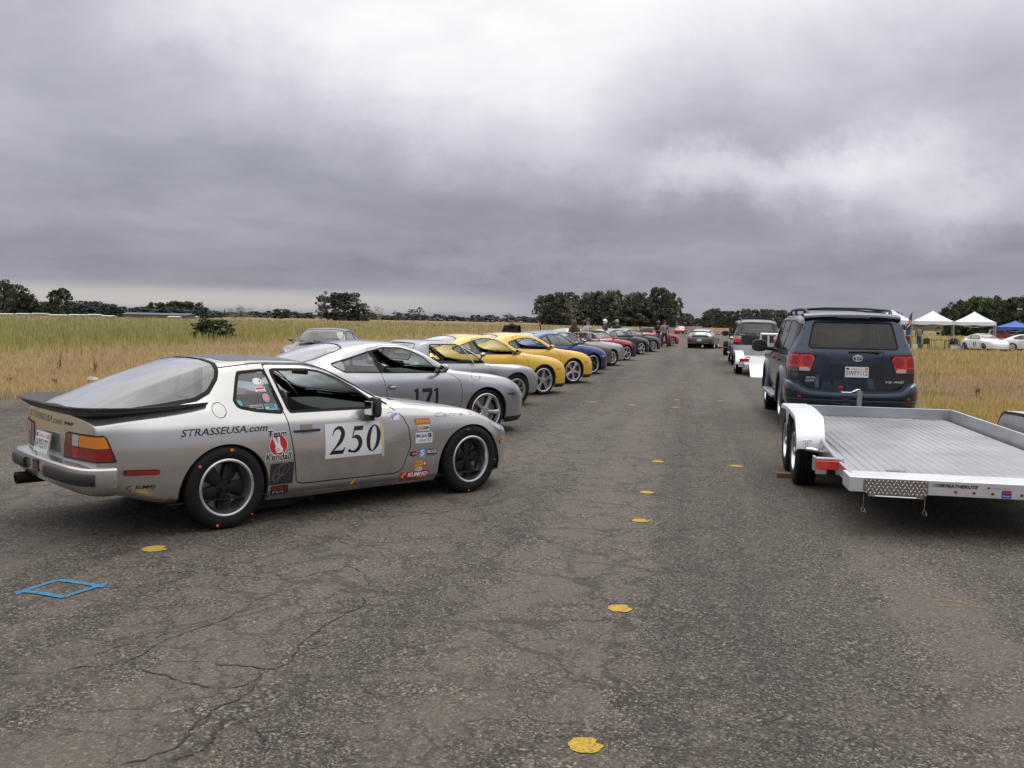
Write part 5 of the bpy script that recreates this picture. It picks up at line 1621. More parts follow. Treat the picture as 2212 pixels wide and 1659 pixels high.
def build_rear_engined(kind, label, pm, wheel='5spoke', hub=(0, 0), deg=39, nl=84, nc=34, glass=None, qglass=None, seatcol=None, opened=False, caliper=False, marker='amber', roof='coupe', group=None, name='sports_car',
      detail=True, top_mat=None, bra=None, sill=None, lamps=False, flare=0.0, mirror=True, cage=False, flip=False):
 sp = SPEC[kind]
 rows = sp['rows']
 if flare:
  rows = {x: [(y + flare * math.exp(-((abs(x) - sp['wb']) / .38) ** 2) * (1 if i < 6 else (.5 if i == 6 else 0)), z) for i, (y, z) in enumerate(r)] for x, r in rows.items()}
 sk = car_skin(rows, nl=nl, nc=nc, k=0.9, bow_f=(1.15, 0.30 if kind != '914' else .14), bow_r=(-1.4, 0.22 if kind != '914' else .1), cap_f=.07, cap_r=.05)
 c = Car(name, label, 'car', sk, pm, group)
 c.arches(sp['arch'])
 gl = glass or GLASS()
 blk = BLACK(); rub = RUBBER()
 if roof == 'coupe':
  dlo = sp['dlo']
  c.pane('windscreen', top_f(sp['ws'], .03, .8), .014, gl)
  c.pane('rear_window', top_f(sp['rg'], .05 if kind != '914' else 0, .8), .014, glass_mat('rear_glass', (.55, .6, .6), dust=.10, gain=2.6))  # dust share raised to whiten the pane in place of sky reflection
  fdlo = side_f(dlo, .02)
  for sd in (-1, 1):
   fd = side_f(sp['door'], .02, sd)
   ins = c.take(lambda P: fd(P) - .0035)
   pan, band = ins.cut(lambda P: fd(P) + .0035)
   c.extra.append((band, GAP(), -.004))
   hole, pan = pan.cut(fdlo)
   pane, tr = hole.cut(lambda P: fdlo(P) + .018)
   if sp['split']:
    (xa, za), (xb, zb) = sp['split']
    fs = lambda P: (xa + (P[:, 2] - za) * (xb - xa) / (zb - za) + .02) - P[:, 0]
    pil, pane = pane.cut(lambda P: -fs(P))
    tr = tr.join(pil)
   d = pan.build('door', pm, c.root, 0, [(tr, rub, .001)])
   if not opened and pane.F: pane.build('side_window', gl, d, -.006)
   if detail:
    hb = MB()
    hx, hz = (-.385, .715) if kind != '911' else (-.47, .76)
    p = c.hit(hx, hz, sd, 0)
    if kind in ('996', 'cayman'):
     hb.blob((p.x, p.y + sd * .000, p.z), (.066, .005, .027), m=1, nu=16, nv=6)
     hb.blob((p.x + .01, p.y + sd * .012, p.z), (.06, .012, .018), m=0, nu=14, nv=6)
    else:
     hb.box((p.x, p.y + sd * .02, p.z), (.14, .018, .018), m=0)
    hb.build('handle', [CHROME() if kind not in ('996', 'cayman') else pm, GAP()], d, 50)
  # what is left of the side glass is the quarter window
  if kind != '914':
   ins = c.take(fdlo)
   pane, tr = ins.cut(lambda P: fdlo(P) + .018)
   c.extra.append((tr, rub, .001))
   for h in halves(pane): h.build('quarter_window', qglass or TINTED(), c.root, -.005)
  else:
   ins = c.take(fdlo); c.extra.append((ins, rub, .001))
 else:
  # open or soft-topped: cockpit opening in the deck
  ck = [(.62, -.3), (.60, .3), (.50, .62), (.1, .70), (-.55, .68), (-.62, .5), (-.62, -.3)]
  op = c.take(top_f(ck, .06, .6))
  for sd in (-1, 1):
   fd = side_f([(.56, .885), (.70, .79), (.745, .66), (.74, .50), (.68, .27), (-.38, .25), (-.45, .57), (-.515, .90), (-.3, .99), (.3, .99)], .02, sd)
   c.panel('door', fd, .0035)
 if bra:
  f = lambda P: 1.52 + .06 * np.sin(P[:, 1] * 3) - P[:, 0]
  a = c.take(f); c.extra.append((a, bra, .002))
 if sp['fuel'] and detail:
  fx, fz, fa, fb = sp['fuel']
  c.panel('fuel_flap', lambda P: np.maximum((np.hypot((P[:, 0] - fx) / fa, (P[:, 2] - fz) / fb) - 1) * fb, P[:, 1] + .3), .002)
 if detail:
  c.panel('bonnet', top_f(sp['hood'], .04, .5), .003)
  if kind != '914':
   c.line(lambda P: np.where(P[:, 0] > 1.4, P[:, 2] - .585 + .0 * P[:, 0], 1.0), .002)
 # lower front lip in black
 low = c.take(lambda P: np.maximum(P[:, 2] - .235, 1.5 - P[:, 0])); c.extra.append((low, blk, .001))
 if kind == '996' or kind in ('cayman', 'boxster'):
  mk = side_f([(1.50, .553), (1.72, .545), (1.72, .575), (1.52, .582)], .008)
  c.lens('side_marker', mk, {'amber': AMBER(), 'dark': mat('smoked_lens', (.05, .05, .06), rough=.15, coat=1.0), 'clear': CLEARL()}[marker], .004)
  tl = lambda sd: (lambda P: np.maximum(np.maximum(sd_poly([(.40, .60), (.95, .57), (.95, .70), (.42, .70)], .02)(sd * P[:, 1], P[:, 2]), P[:, 0] + 1.86), -sd * P[:, 1]))
  for sd in (-1, 1): c.lens('tail_lamp', tl(sd), REDL(), .004)
  gr = c.take(lambda P: np.maximum(sd_poly([(-.46, .80), (.46, .80), (.46, .90), (-.46, .90)], .02)(P[:, 1], P[:, 2]), P[:, 0] + 1.75)); c.extra.append((gr, blk, -.004))
 else:
  tl = lambda sd: (lambda P: np.maximum(np.maximum(sd_poly([(.30, .56), (.95, .55), (.95, .64), (.30, .64)], .01)(sd * P[:, 1], P[:, 2]), P[:, 0] + 1.75), -sd * P[:, 1]))
  for sd in (-1, 1): c.lens('tail_lamp', tl(sd), REDL(), .004)
 c.finish()
 # lamps at the front
 if kind == '911':
  for sd in (-1, 1): round_lamp(c, 1.80, sd * .595, .665, .092, .42, ring=True)
 elif kind in ('996', 'cayman', 'boxster') and lamps:
  for sd in (-1, 1): round_lamp(c, 1.83, sd * .60, .69, .10, .75)
 if mirror:
  for sd in (-1, 1):
   mb = MB()
   if kind in ('996', 'cayman', 'boxster'):
    mb.blob((.345, sd * .975, .965), (.064, .090, .058), nu=14, nv=10, fn=lambda p: Vector((p.x * (1.0 if p.x > 0 else .35), p.y, p.z)))
    mb.blob((.318, sd * .975, .965), (.010, .074, .045), m=1, nu=14, nv=6)
    mb.tube([(.40, sd * .80, .905), (.37, sd * .90, .93)], .022, 8, m=2)
    tri = [(.50, sd * .795, .90), (.36, sd * .765, .955), (.30, sd * .80, .90)]
    mb.poly([(x, y + sd * .006, z) for x, y, z in tri], 2)
   else:
    mb.blob((.42, sd * .86, .985), (.042, .062, .042), nu=12, nv=8, m=0)
    mb.blob((.39, sd * .86, .985), (.024, .052, .034), m=1, nu=12, nv=6)
    mb.tube([(.45, sd * .745, .90), (.43, sd * .82, .96)], .014, 6, m=2)
   mb.build('mirror', [pm, mat('mirror_glass', (.6, .6, .6), rough=.03, metal=1.0), blk], c.root, 50)
 underbody(c.root, sp['arch'], sp['wy'] - .02, .19, -1.75, 1.6, .40)
 hi = kind != '914'
 interior(c.root, xseat=-.50, zoff=-.13 if hi else -.2, yoff=.35, col=seatcol, dash_x=.40, dash_z=.84 if hi else .76, width=.66, tub=(.7, -1.0, .22))
 if cage:
  cg = MB()
  for sd in (-1, 1):
   cg.tube([(-.80, sd * .50, .3), (-.80, sd * .52, .9), (-.78, sd * .46, 1.15), (-.77, sd * .3, 1.21)], .02, 8)
  cg.tube([(-.77, -.3, 1.21), (-.77, .3, 1.21)], .02, 8)
  cg.tube([(-.80, .5, .55), (-.78, -.45, 1.15)], .02, 8)
  cg.build('roll_cage', [mat('cage_grey', (0.10, 0.11, 0.11), rough=0.4)], c.root, 40)
 if roof == 'soft':
  tm = top_mat or mat('black_canvas', (.02, .02, .021), rough=.85, var=.2, bump=.1)
  b = MB(); rows_ = []
  for x, hw, zt, zb in ((.12, .555, 1.225, 1.205), (-.1, .57, 1.262, 1.19), (-.4, .565, 1.272, 1.17), (-.7, .565, 1.235, 1.10), (-.95, .60, 1.14, .985), (-1.15, .66, 1.02, .935)):
   rows_.append([(x, hw * q, zb + (zt - zb) * (1 - abs(q) ** 3.2)) for q in np.linspace(-1, 1, 15)])
  b.grid(rows_); b.grid([[(x, q, z - .02) for x, q, z in r] for r in rows_])
  for s_ in (0, -1): b.grid([[r[s_] for r in rows_], [(x, q, z - .02) for x, q, z in [r[s_] for r in rows_]]])
  # quarters behind the side windows
  for sd in (-1, 1):
   b.poly([(-.62, sd * .567, 1.12), (-.95, sd * .60, .985), (-1.15, sd * .66, .935), (-.68, sd * .735, .92), (-.52, sd * .715, .92)])
  b.build('soft_top', tm, c.root, 50)
  g = MB()
  for sd in (-1, 1):
   g.grid([[(.50, sd * .73, .915), (.36, sd * .68, 1.0), (.22, sd * .62, 1.105), (.08, sd * .575, 1.19)], [(-.50, sd * .725, .915), (-.52, sd * .68, 1.0), (-.56, sd * .62, 1.09), (-.52, sd * .572, 1.165)]])
  g.build('side_window', gl, c.root, 60)
 if roof in ('soft', 'open'):
  # raked windscreen in its frame
  b = MB()
  def wsp(u, v):        # u -1..1 across, v 0..1 up
   yb, yt = .70, .555
   hw = yb + (yt - yb) * v
   x = (.74 - .62 * v) - (.16 * (1 - v) + .05 * v) * abs(u) ** 2.2
   return (x, hw * u, .915 + .30 * v + (.02 + .02 * v) * (1 - u * u))
  fr = MB()
  e = [wsp(-1, v) for v in np.linspace(0, 1, 8)] + [wsp(u, 1) for u in np.linspace(-1, 1, 12)[1:-1]] + [wsp(1, v) for v in np.linspace(1, 0, 8)]
  fr.tube(e, .024, 8); fr.build('windscreen_frame', [top_mat if roof == 'open' and top_mat else pm], c.root, 50)
  b.grid([[wsp(u, v) for u in np.linspace(-1, 1, 11)] for v in np.linspace(0, 1, 5)])
  b.build('windscreen', gl, c.root, 60)
 tw = .225
 for sx, wd in ((sp['wb'], .225 if kind in ('996', 'cayman', 'boxster') else .20), (-sp['wb'], .285 if kind in ('996',) else (.255 if kind in ('cayman', 'boxster') else .215))):
  ty = sp['wy'] + (flare * .9 if flare else 0) + (.02 if sx < 0 and kind == '996' else 0)
  for sd in (-1, 1):
   add_wheel(c.root, sx, sd * (ty - wd / 2 - .012), sp['R'], wd, sp['rr'], wheel, spin=random.uniform(0, 1.2), caliper=caliper)
 c.place(hub, math.radians(deg), sp['wb'], sp['wy'] + (flare * .9 if flare else 0))
 return c

RG = 'sports cars parked nose-out in the slanted row'
silver = paint('arctic_silver', (.40, .40, .425), flake=.28, dirt=.25, metal=.7)
c171 = build_rear_engined('996', 'silver coupe with black number 171 on its door, second in the row', silver, '5spoke', (-.35, 13.05), 39, nl=130, nc=50, caliper=True, marker='dark', cage=True, group=RG, opened=True)
st = Sticker(lambda a, b, l: c171.hit(a, b, -1, l + .0005))
def fig1(x0, z0, w_, h_): st.poly([(x0 + w_ * .45, z0), (x0 + w_, z0), (x0 + w_, z0 + h_), (x0 + w_ * .5, z0 + h_), (x0 + w_ * .05, z0 + h_ * .90), (x0 + w_ * .05, z0 + h_ * .80), (x0 + w_ * .45, z0 + h_ * .80)], V_BLACK(), 0)
fig1(-.050, .462, .075, .225); fig1(.268, .462, .075, .225)
st.poly([(.082, .687), (.245, .687), (.245, .62), (.185, .46), (.125, .46), (.195, .635), (.082, .635)], V_BLACK(), 0)
st.build('door_number', c171.root, 'black adhesive number 171')

grey914 = paint('slate_silver', (.36, .365, .385), flake=.32, dirt=.3)
c914 = build_rear_engined('914', 'flat grey targa car with square black roof opening, behind the silver 171 coupe', grey914, 'minilite', (.10, 17.40), 39, nl=100, nc=40, opened=True, group=RG, flare=.045, marker='amber')
b = MB()
for sd in (-1, 1):
 b.tube([c914.hit(.30, .83, sd, 0), c914.hit(.20, .98, sd, 0), c914.hit(.10, 1.12, sd, 0)], .012, 6)
b.build('quarter_light_frame', [mat('aluminium_trim', (.6, .6, .6), rough=.3, metal=1.0)], c914.root, 50)
yellow = paint('speed_yellow', (.80, .49, .025), metallic=False, dirt=.2)
cy1 = build_rear_engined('996', 'yellow coupe with blue number 111 on its door and twin-spoke wheels', yellow, 'twin5', (.70, 20.30), 39, nl=110, nc=44, caliper=True, group=RG, opened=True)
st = Sticker(lambda a, b, l: cy1.hit(a, b, -1, l + .0005))
tapeb = vinyl('blue_tape', (.10, .09, .34))
for x0 in (-.12, .0, .12):
 st.poly([(x0 + .03, .44), (x0 + .075, .44), (x0 + .075, .70), (x0 + .02, .70), (x0 - .01, .675), (x0 - .01, .645), (x0 + .03, .655)], tapeb, 0)
st.poly([(.33, .44), (.37, .44), (.37, .64), (.33, .64)], tapeb, 0)
st.build('door_number', cy1.root, 'number 111 in blue tape')
cy2 = build_rear_engined('cayman', 'plain yellow coupe with silver star wheels, without a door number', yellow, 'star5', (1.6, 24.15), 36, nl=100, nc=40, caliper=True, group=RG, opened=True)
blue = paint('cobalt_blue', (.02, .035, .17), flake=.3, dirt=.3)
cbl = build_rear_engined('996', 'dark blue coupe on black wheels with bright rims, next to the yellow cars', blue, 'black5', (2.5, 28.65), 40, nl=90, nc=36, caliper=True, marker='clear', group=RG)
brown = paint('mocha_brown', (.13, .085, .075), flake=.32, dirt=.3)
cbr = build_rear_engined('911', 'brown classic coupe with black bumper between the blue and silver cars', brown, 'fuchs_s', (2.92, 31.3), 40, nl=80, nc=32, group=RG)
def bumper(c, m, x=1.93, z0=.36, z1=.52, over=None, half=.70):
 b = MB(); half_ = smooth_path([(x - .62, -half - .05, z1), (x - .30, -half - .01, z1), (x - .03, -half + .16, z1), (x + .08, -.30, z1), (x + .10, 0, z1)], 16)
 pts = [Vector(p[:3]) for p in mirror_path([tuple(p) for p in half_])]; rows = []
 for i, p in enumerate(pts):
  d = pts[min(i + 1, len(pts) - 1)] - pts[max(i - 1, 0)]; d.z = 0; d.normalize()
  n = Vector((d.y, -d.x, 0))
  if n.dot(p - Vector((1.0, 0, p.z))) < 0: n = -n
  rows.append([p + n * o + Vector((0, 0, u)) for o, u in ((-.08, .0), (.0, .0), (.03, -.02), (.04, -.06), (.03, -(z1 - z0)), (-.06, -(z1 - z0) - .02))])
 b.grid(rows); b.poly(rows[0]); b.poly(rows[-1][::-1])
 return b.build('front_bumper', [m], c.root, 40)
bumper(cbr, BLACK())
b = MB(); b.box((1.93, -.66, .44), (.10, .10, .07), rot=Matrix.Rotation(-.6, 3, 'Z')); b.build('indicator', [REDL()], cbr.root, 30, bevel=.01)
silver2 = paint('polar_silver', (.46, .47, .48), flake=.3, dirt=.2)
csv = build_rear_engined('911', 'small silver open car with chrome bumper and black cockpit', silver2, 'fuchs_s', (3.72, 34.4), 40, nl=80, nc=32, group=RG, roof='coupe', opened=True, mirror=False)
# cut its roof away: open cockpit with a thin upright screen
def open_up(c):
 for o in list(c.root.children):
  n = o.name.split('.')[0]
  if n in ('windscreen', 'rear_window', 'quarter_window', 'side_window'):
   for k in list(o.children): bpy.data.objects.remove(k)
   bpy.data.objects.remove(o); continue
  if n in ('body', 'door'):
   bm = bmesh.new(); bm.from_mesh(o.data)
   kill = [f for f in bm.faces if all(v.co.z > .90 and -1.75 < v.co.x < .80 for v in f.verts)]
   bmesh.ops.delete(bm, geom=kill, context='FACES'); bm.to_mesh(o.data); bm.free()
 b = MB()
 b.poly([(-.62, -.68, .905), (-.62, .68, .905), (-1.75, .6, .91), (-1.75, -.6, .91)])
 b.build('tonneau', mat('black_canvas', (.02, .02, .021), rough=.85, var=.2, bump=.1), c.root, 0)
 fr = MB()
 e = [(.62, -.66, .90), (.50, -.62, 1.08), (.42, -.58, 1.17), (.40, -.4, 1.20), (.40, .4, 1.20), (.42, .58, 1.17), (.50, .62, 1.08), (.62, .66, .90)]
 fr.tube(smooth_path([(x, y, z) for x, y, z in e], 40), .016, 8); fr.build('windscreen_frame', [CHROME()], c.root, 50)
 g = MB(); g.grid([[(.62, y, .90) for y in (-.65, 0, .65)], [(.5, y * .95, 1.08) for y in (-.65, 0, .65)], [(.41, y * .88, 1.18) for y in (-.65, 0, .65)]]); g.build('windscreen', GLASS(), c.root, 60)
open_up(csv)
bumper(csv, CHROME(), z0=.40, z1=.50)
red = paint('guards_red', (.42, .012, .018), metallic=False, dirt=.15)
bram = mat('bra_vinyl', (.022, .022, .024), rough=.55, bump=.08)
crd = build_rear_engined('boxster', 'red roadster with black nose mask and soft top up', red, 'star5', (4.9, 39.67), 40, nl=80, nc=32, group=RG, roof='soft', bra=bram)
dkgreen = paint('dark_slate_green', (.03, .042, .045), flake=.3, dirt=.2)
tan = mat('tan_leather', (.30, .20, .11), rough=.6)
cgr = build_rear_engined('996', 'dark green coupe with open windows and tan seats', dkgreen, 'star5', (6.64, 47.7), 40, nl=80, nc=32, group=RG, opened=True, seatcol=tan)
blackp = paint('black_paint', (.012, .012, .013), metallic=False, dirt=.15)
cbk = build_rear_engined('996', 'black coupe mostly hidden beyond the dark green one', blackp, 'multi', (7.95, 52.2), 40, nl=70, nc=28, group=RG, detail=False)
cr6 = build_rear_engined('boxster', 'red roadster with black soft top and white number 6, beside two people', red, 'multi', (11.4, 66.1), 34, nl=80, nc=32, roof='soft')
st = Sticker(lambda a, b, l: cr6.hit(a, b, -1, l + .001)); st.text('6', .22, .40, .30, V_WHITE(), 0, bold=.04); st.build('door_number', cr6.root)
# grey coupe with the tall wing, driving away down the runway
grey = paint('meteor_grey', (.085, .09, .10), flake=.3, dirt=.15)
cgt = build_rear_engined('996', 'dark grey coupe with a tall rear wing driving away', grey, '5spoke', (0, 0), 84, nl=90, nc=36, lamps=True)
cgt.root.location = (13.0, 63.2, 0); cgt.root.rotation_euler = (0, 0, math.radians(71.5))
b = MB()
rows_ = []
for y in np.linspace(-.68, .68, 15):
 zz = 1.12 - .03 * (abs(y) / .68) ** 2
 rows_.append([(-2.12 + dx, y, zz + dz) for dx, dz in ((0, .02), (.03, .045), (.14, .04), (.26, .0), (.14, -.03), (.03, -.04))])
b.grid(rows_, wrap=True); b.poly(rows_[0]); b.poly(rows_[-1][::-1])
for sd in (-1, 1):
 b.box((-1.99, sd * .46, 1.0), (.16, .02, .30)); b.box((-1.99, sd * .69, 1.14), (.27, .012, .08))
b.build('rear_wing', [blackp], cgt.root, 40)
plate(cgt.root, Vector((-2.33, 0, .57)), Vector((0, -1, 0)), Vector((.12, 0, .99)).normalized(), '6KVD204')
b = MB()
for y in (-.09, .09): b.lathe([(.03, -2.30), (.042, -2.30), (.042, -2.1)], 14, 'x', c=(0, y, .37))
b.box((-2.20, 0, .345), (.10, 1.1, .012), m=1); b.build('exhaust', [CHROME(), ALLOY()], cgt.root, 40)
# charcoal coupe waiting at the edge of the grass, facing the camera
char = paint('charcoal_metallic', (.10, .095, .10), flake=.3, dirt=.3)
c93 = build_rear_engined('911', 'charcoal coupe facing the camera at the edge of the grass behind the silver 171', char, 'multi', (0, 0), 0, nl=90, nc=36, flare=.05)
c93.root.location = (-5.15, 25.5, 0); c93.root.rotation_euler = (0, 0, math.radians(-93))
bumper(c93, char, x=1.93, z0=.24, z1=.50, half=.78)
b = MB()
for sd in (.12, -.42): b.tube([(.78, sd, .945), (.66, sd - .28, .985)], .008, 5)
b.box((.80, 0, .93), (.08, 1.05, .012)); b.build('wiper', [BLACK()], c93.root, 40)
# far red coupe coming back along the runway
far_red = build_944('bright red coupe far down the runway, coming towards the camera', red, nl=60, nc=28)
far_red.root.location = (gp(1470, 721).x, gp(1470, 721).y, 0); far_red.root.rotation_euler = (0, 0, math.radians(-108))
# two white classics parked in the dry grass by the tents
white = paint('ivory_white', (.74, .74, .72), metallic=False, dirt=.1)
WG = 'white classic cars parked in the dry grass'
cw1 = build_rear_engined('911', 'white classic coupe with a black number roundel in the dry grass', white, 'fuchs', (0, 0), 0, nl=70, nc=30, group=WG, mirror=False, flare=.05)
cw1.root.location = (34.9, 68.6, 0.0); cw1.root.rotation_euler = (0, 0, math.radians(-84))
st = Sticker(lambda a, b, l: cw1.hit(a, b, -1, l + .001)); st.disc(.02, .56, .17, .22, V_BLACK(), 0); st.text('5', -.07, .42, .26, V_WHITE(), 1, bold=.04); st.build('number_roundel', cw1.root)
b = MB(); b.box((-1.55, 0, 1.0), (.5, 1.0, .05), rot=Matrix.Rotation(.15, 3, 'Y')); b.build('ducktail', [white], cw1.root, 30, bevel=.02)
cw2 = build_rear_engined('911', 'second white classic coupe cut by the edge of the picture', white, 'fuchs_s', (0, 0), 0, nl=70, nc=30, group=WG)
cw2.root.location = (39.3, 70.5, 0.0); cw2.root.rotation_euler = (0, 0, math.radians(-30))
# ---------------------------------------------------------------- off-road wagons and trailers
LS = [(.84, .44), (.88, .48), (.915, .62), (.925, .78), (.925, .95), (.915, 1.08)]
RSUV = {
 2.35: [(.70, .40), (.78, .45), (.83, .55), (.85, .7), (.85, .85), (.83, .95), (.79, .99), (.69, 1.01), (.56, 1.02), (.42, 1.025), (.2, 1.03), (0, 1.03)],
 1.9: [(.82, .42), (.88, .46), (.91, .6), (.925, .76), (.92, .93), (.90, 1.03), (.85, 1.075), (.75, 1.10), (.62, 1.115), (.45, 1.12), (.22, 1.125), (0, 1.125)],
 1.3: LS + [(.875, 1.13), (.79, 1.165), (.70, 1.185), (.5, 1.195), (.25, 1.205), (0, 1.21)],
 1.0: LS + [(.885, 1.145), (.835, 1.27), (.775, 1.385), (.60, 1.43), (.3, 1.45), (0, 1.455)],
 .55: LS + [(.895, 1.16), (.82, 1.42), (.755, 1.67), (.65, 1.735), (.34, 1.765), (0, 1.775)],
 .2: LS + [(.90, 1.165), (.815, 1.46), (.745, 1.735), (.66, 1.795), (.34, 1.825), (0, 1.835)],
 -1.2: LS + [(.905, 1.18), (.815, 1.47), (.745, 1.745), (.66, 1.81), (.34, 1.842), (0, 1.85)],
 -2.2: [(.84, .50), (.88, .53), (.915, .64), (.925, .78), (.925, .95), (.915, 1.08), (.90, 1.19), (.81, 1.47), (.735, 1.735), (.65, 1.79), (.34, 1.818), (0, 1.825)],
 -2.45: [(.83, .52), (.87, .55), (.905, .66), (.915, .79), (.915, .95), (.90, 1.08), (.885, 1.19), (.79, 1.47), (.715, 1.715), (.63, 1.765), (.33, 1.79), (0, 1.795)],
 -2.62: [(.80, .55), (.835, .58), (.865, .68), (.875, .80), (.875, .95), (.86, 1.08), (.845, 1.19), (.745, 1.46), (.67, 1.68), (.59, 1.725), (.31, 1.745), (0, 1.75)]}
def warp_suv(G):
 X = G[..., 0]; z = G[..., 2]
 k = np.clip((-1.6 - X) / .9, 0, 1)
 G[..., 0] = X + k * np.clip(z - 1.22, 0, 1) * .42
 return G
ASUV = [(-1.5, .42, .47), (1.5, .42, .47)]
def build_suv(label, pm, luxury=False, nl=110, nc=66):
 sk = car_skin(RSUV, nl=nl, nc=nc, k=.6, bow_f=(1.6, .30), bow_r=(-2.2, .10), cap_f=.05, cap_r=.05, warp=warp_suv)
 c = Car('offroad_wagon', label, 'car', sk, pm)
 c.arches(ASUV, ymin=.6)
 tint = TINTED(); rub = RUBBER(); blk = BLACK()
 dark = glass_mat('privacy_glass', (.16, .17, .18), dust=.003, gain=.8)
 rear_g = side_f([(-1.15, 1.215), (-1.2, 1.72), (-2.0, 1.70), (-2.40, 1.64), (-2.33, 1.235)], .05)
 mid_g = side_f([(-.16, 1.20), (-.16, 1.725), (-1.10, 1.725), (-1.05, 1.21)], .04)
 fr_g = side_f([(.98, 1.19), (.90, 1.27), (.40, 1.66), (.28, 1.715), (-.08, 1.725), (-.08, 1.195)], .03)
 c.pane('windscreen', top_f([(1.24, -.2), (1.24, 0), (1.16, .5), (1.08, .69), (.98, .71), (.55, .68), (.22, .63), (.26, 0), (.26, -.2)], .03, 1.1), .015, tint)
 for sd in (-1, 1):
  for poly, g in (([(1.06, 1.15), (1.02, .5), (-.10, .48), (-.12, 1.20), (-.12, 1.76), (.30, 1.75), (.45, 1.69)], fr_g), ([(-.125, 1.2), (-.12, .48), (-.95, .48), (-1.12, .95), (-1.125, 1.76), (-.13, 1.765)], mid_g)):
   fd = side_f(poly, .02, sd, .5)
   ins = c.take(lambda P: fd(P) - .004)
   pan, band = ins.cut(lambda P: fd(P) + .004); c.extra.append((band, GAP(), -.004))
   hole, pan = pan.cut(g); pane, tr = hole.cut(lambda P: g(P) + .02)
   d = pan.build('door', pm, c.root, 0, [(tr, rub, .001)]); pane.build('side_window', dark, d, -.005)
   hb = MB(); p = c.hit((0.05 if g is fr_g else -.98), 1.06, sd, 0); hb.box((p.x, p.y + sd * .02, p.z), (.19, .03, .035)); hb.build('handle', [pm], d, 30, bevel=.008)
 c.pane('rear_side_window', rear_g, .016, dark)
 gl = end_f([(.65, 1.285), (.565, 1.695), (-1, 1.695), (-1, 1.285)], .05, -1, 1.9)
 c.pane('rear_window', gl, .022, dark if not luxury else tint)
 # tail lamps
 lp = [(.515, 1.205), (1.2, 1.215), (1.2, .945), (.60, .935)] if not luxury else [(.60, 1.20), (1.2, 1.20), (1.2, .93), (.60, .93)]
 gpoly = sd_poly(lp, .02)
 for sd in (-1, 1):
  f = lambda P: np.maximum(np.maximum(gpoly(sd * P[:, 1], P[:, 2]), P[:, 0] + 2.41), -sd * P[:, 1])
  lamp = c.take(f); inner, fr = lamp.cut(lambda P: f(P) + .010)
  c.extra.append((fr, GAP(), .002))
  brt = mat('bright_red_lens', (.70, .030, .022), rough=.12, coat=1.0, var=.2, vscale=30)
  if not luxury:
   clr = end_f([(.60, .955), (.60, 1.01), (1.3, 1.015), (1.3, .955)], .02, -1, 0)
   cl, rd = inner.cut(clr)
   gap, rd = rd.cut(lambda P: np.abs(sd * P[:, 1] - .755) - .006); c.extra.append((gap, GAP(), .001))
   rnd, rd = rd.cut(lambda P: np.minimum(np.hypot(sd * P[:, 1] - .645, (P[:, 2] - 1.105)) - .075, np.hypot(sd * P[:, 1] - .83, (P[:, 2] - 1.105)) - .07))
   h = rd.build('tail_lamp', brt, c.root, .006)
   rnd.build('brake_lens', mat('deep_red_lens', (.34, .010, .010), rough=.12, coat=1.0), h, .010)
   a, b_ = cl.cut(lambda P: sd * P[:, 1] - .755)
   if a.F: a.build('reversing_lens', CLEARL(), h, .007)
   if b_.F: b_.build('side_lens', mat('smoked_lens', (.09, .07, .07), rough=.15, coat=1.0), h, .007)
  else:
   up, lo = inner.cut(lambda P: 1.075 - P[:, 2])
   ri, ro = up.cut(lambda P: sd * P[:, 1] - .76)
   h = lo.build('tail_lamp', brt, c.root, .006)
   ri.build('reversing_lens', CLEARL(), h, .006); ro.build('indicator_lens', mat('orange_lens', (.70, .28, .12), rough=.12, coat=1.0), h, .006)
 # gate seam
 gate = end_f([(.755, .70), (.755, 1.22), (.66, 1.76), (-1, 1.76), (-1, .70)], .02, -1, 1.5)
 c.line(gate, .005)
 c.finish()
 # rear bumper with raised corners
 b = MB(); half = smooth_path([(-1.98, -.915, .80), (-2.3, -.925, .80), (-2.56, -.90, .79), (-2.70, -.80, .76), (-2.76, -.68, .69), (-2.785, -.45, .665), (-2.80, 0, .66)], 26)
 pts = [Vector(p) for p in mirror_path([tuple(p) for p in half])]; rows = []
 for i, p in enumerate(pts):
  d = pts[min(i + 1, len(pts) - 1)] - pts[max(i - 1, 0)]; d.z = 0; d.normalize()
  n = Vector((-d.y, d.x, 0))
  if n.dot(p - Vector((-1.5, 0, p.z))) < 0: n = -n
  zt = p.z
  rows.append([p + n * o + Vector((0, 0, z - zt)) for o, z in ((-.12, zt + .02), (-.04, zt + .015), (.012, zt - .01), (.03, zt - .05), (.03, .56), (.018, .545), (.022, .53), (.0, .44), (-.08, .40))])
 b.grid(rows); b.poly(rows[0]); b.poly(rows[-1][::-1]); b.build('rear_bumper', [pm], c.root, 40)
 b = MB(); b.box((-2.72, 0, .42), (.12, 1.5, .08)); b.build('valance', [blk], c.root, 30)
 for sd in (-1, 1):
  b = MB(); b.box((-2.787 + .052, sd * .70, .575), (.03, .19, .035), rot=Matrix.Rotation(sd * .40, 3, 'Z')); b.build('reflector', [REDL()], c.root, 30, bevel=.006)
 # roof spoiler with brake light
 if not luxury:
  b = MB(); rows = []
  for y in np.linspace(-.69, .69, 21):
   k = 1 - .9 * abs(y / .69) ** 6; dz = -.03 * abs(y / .69) ** 2.5; dx = .10 * abs(y / .69) ** 3
   rows.append([(-2.02 + dx, y, 1.842 + dz), (-2.30 + dx, y, 1.842 + dz), (-2.46 + dx, y, 1.805 + dz), (-2.48 + dx, y, 1.775 + dz), (-2.44 + dx, y, 1.745 + dz), (-2.24 + dx, y, 1.715 + dz), (-2.02 + dx, y, 1.715 + dz)])
  b.grid(rows); b.poly(rows[0]); b.poly(rows[-1][::-1]); sp = b.build('roof_spoiler', [pm], c.root, 40)
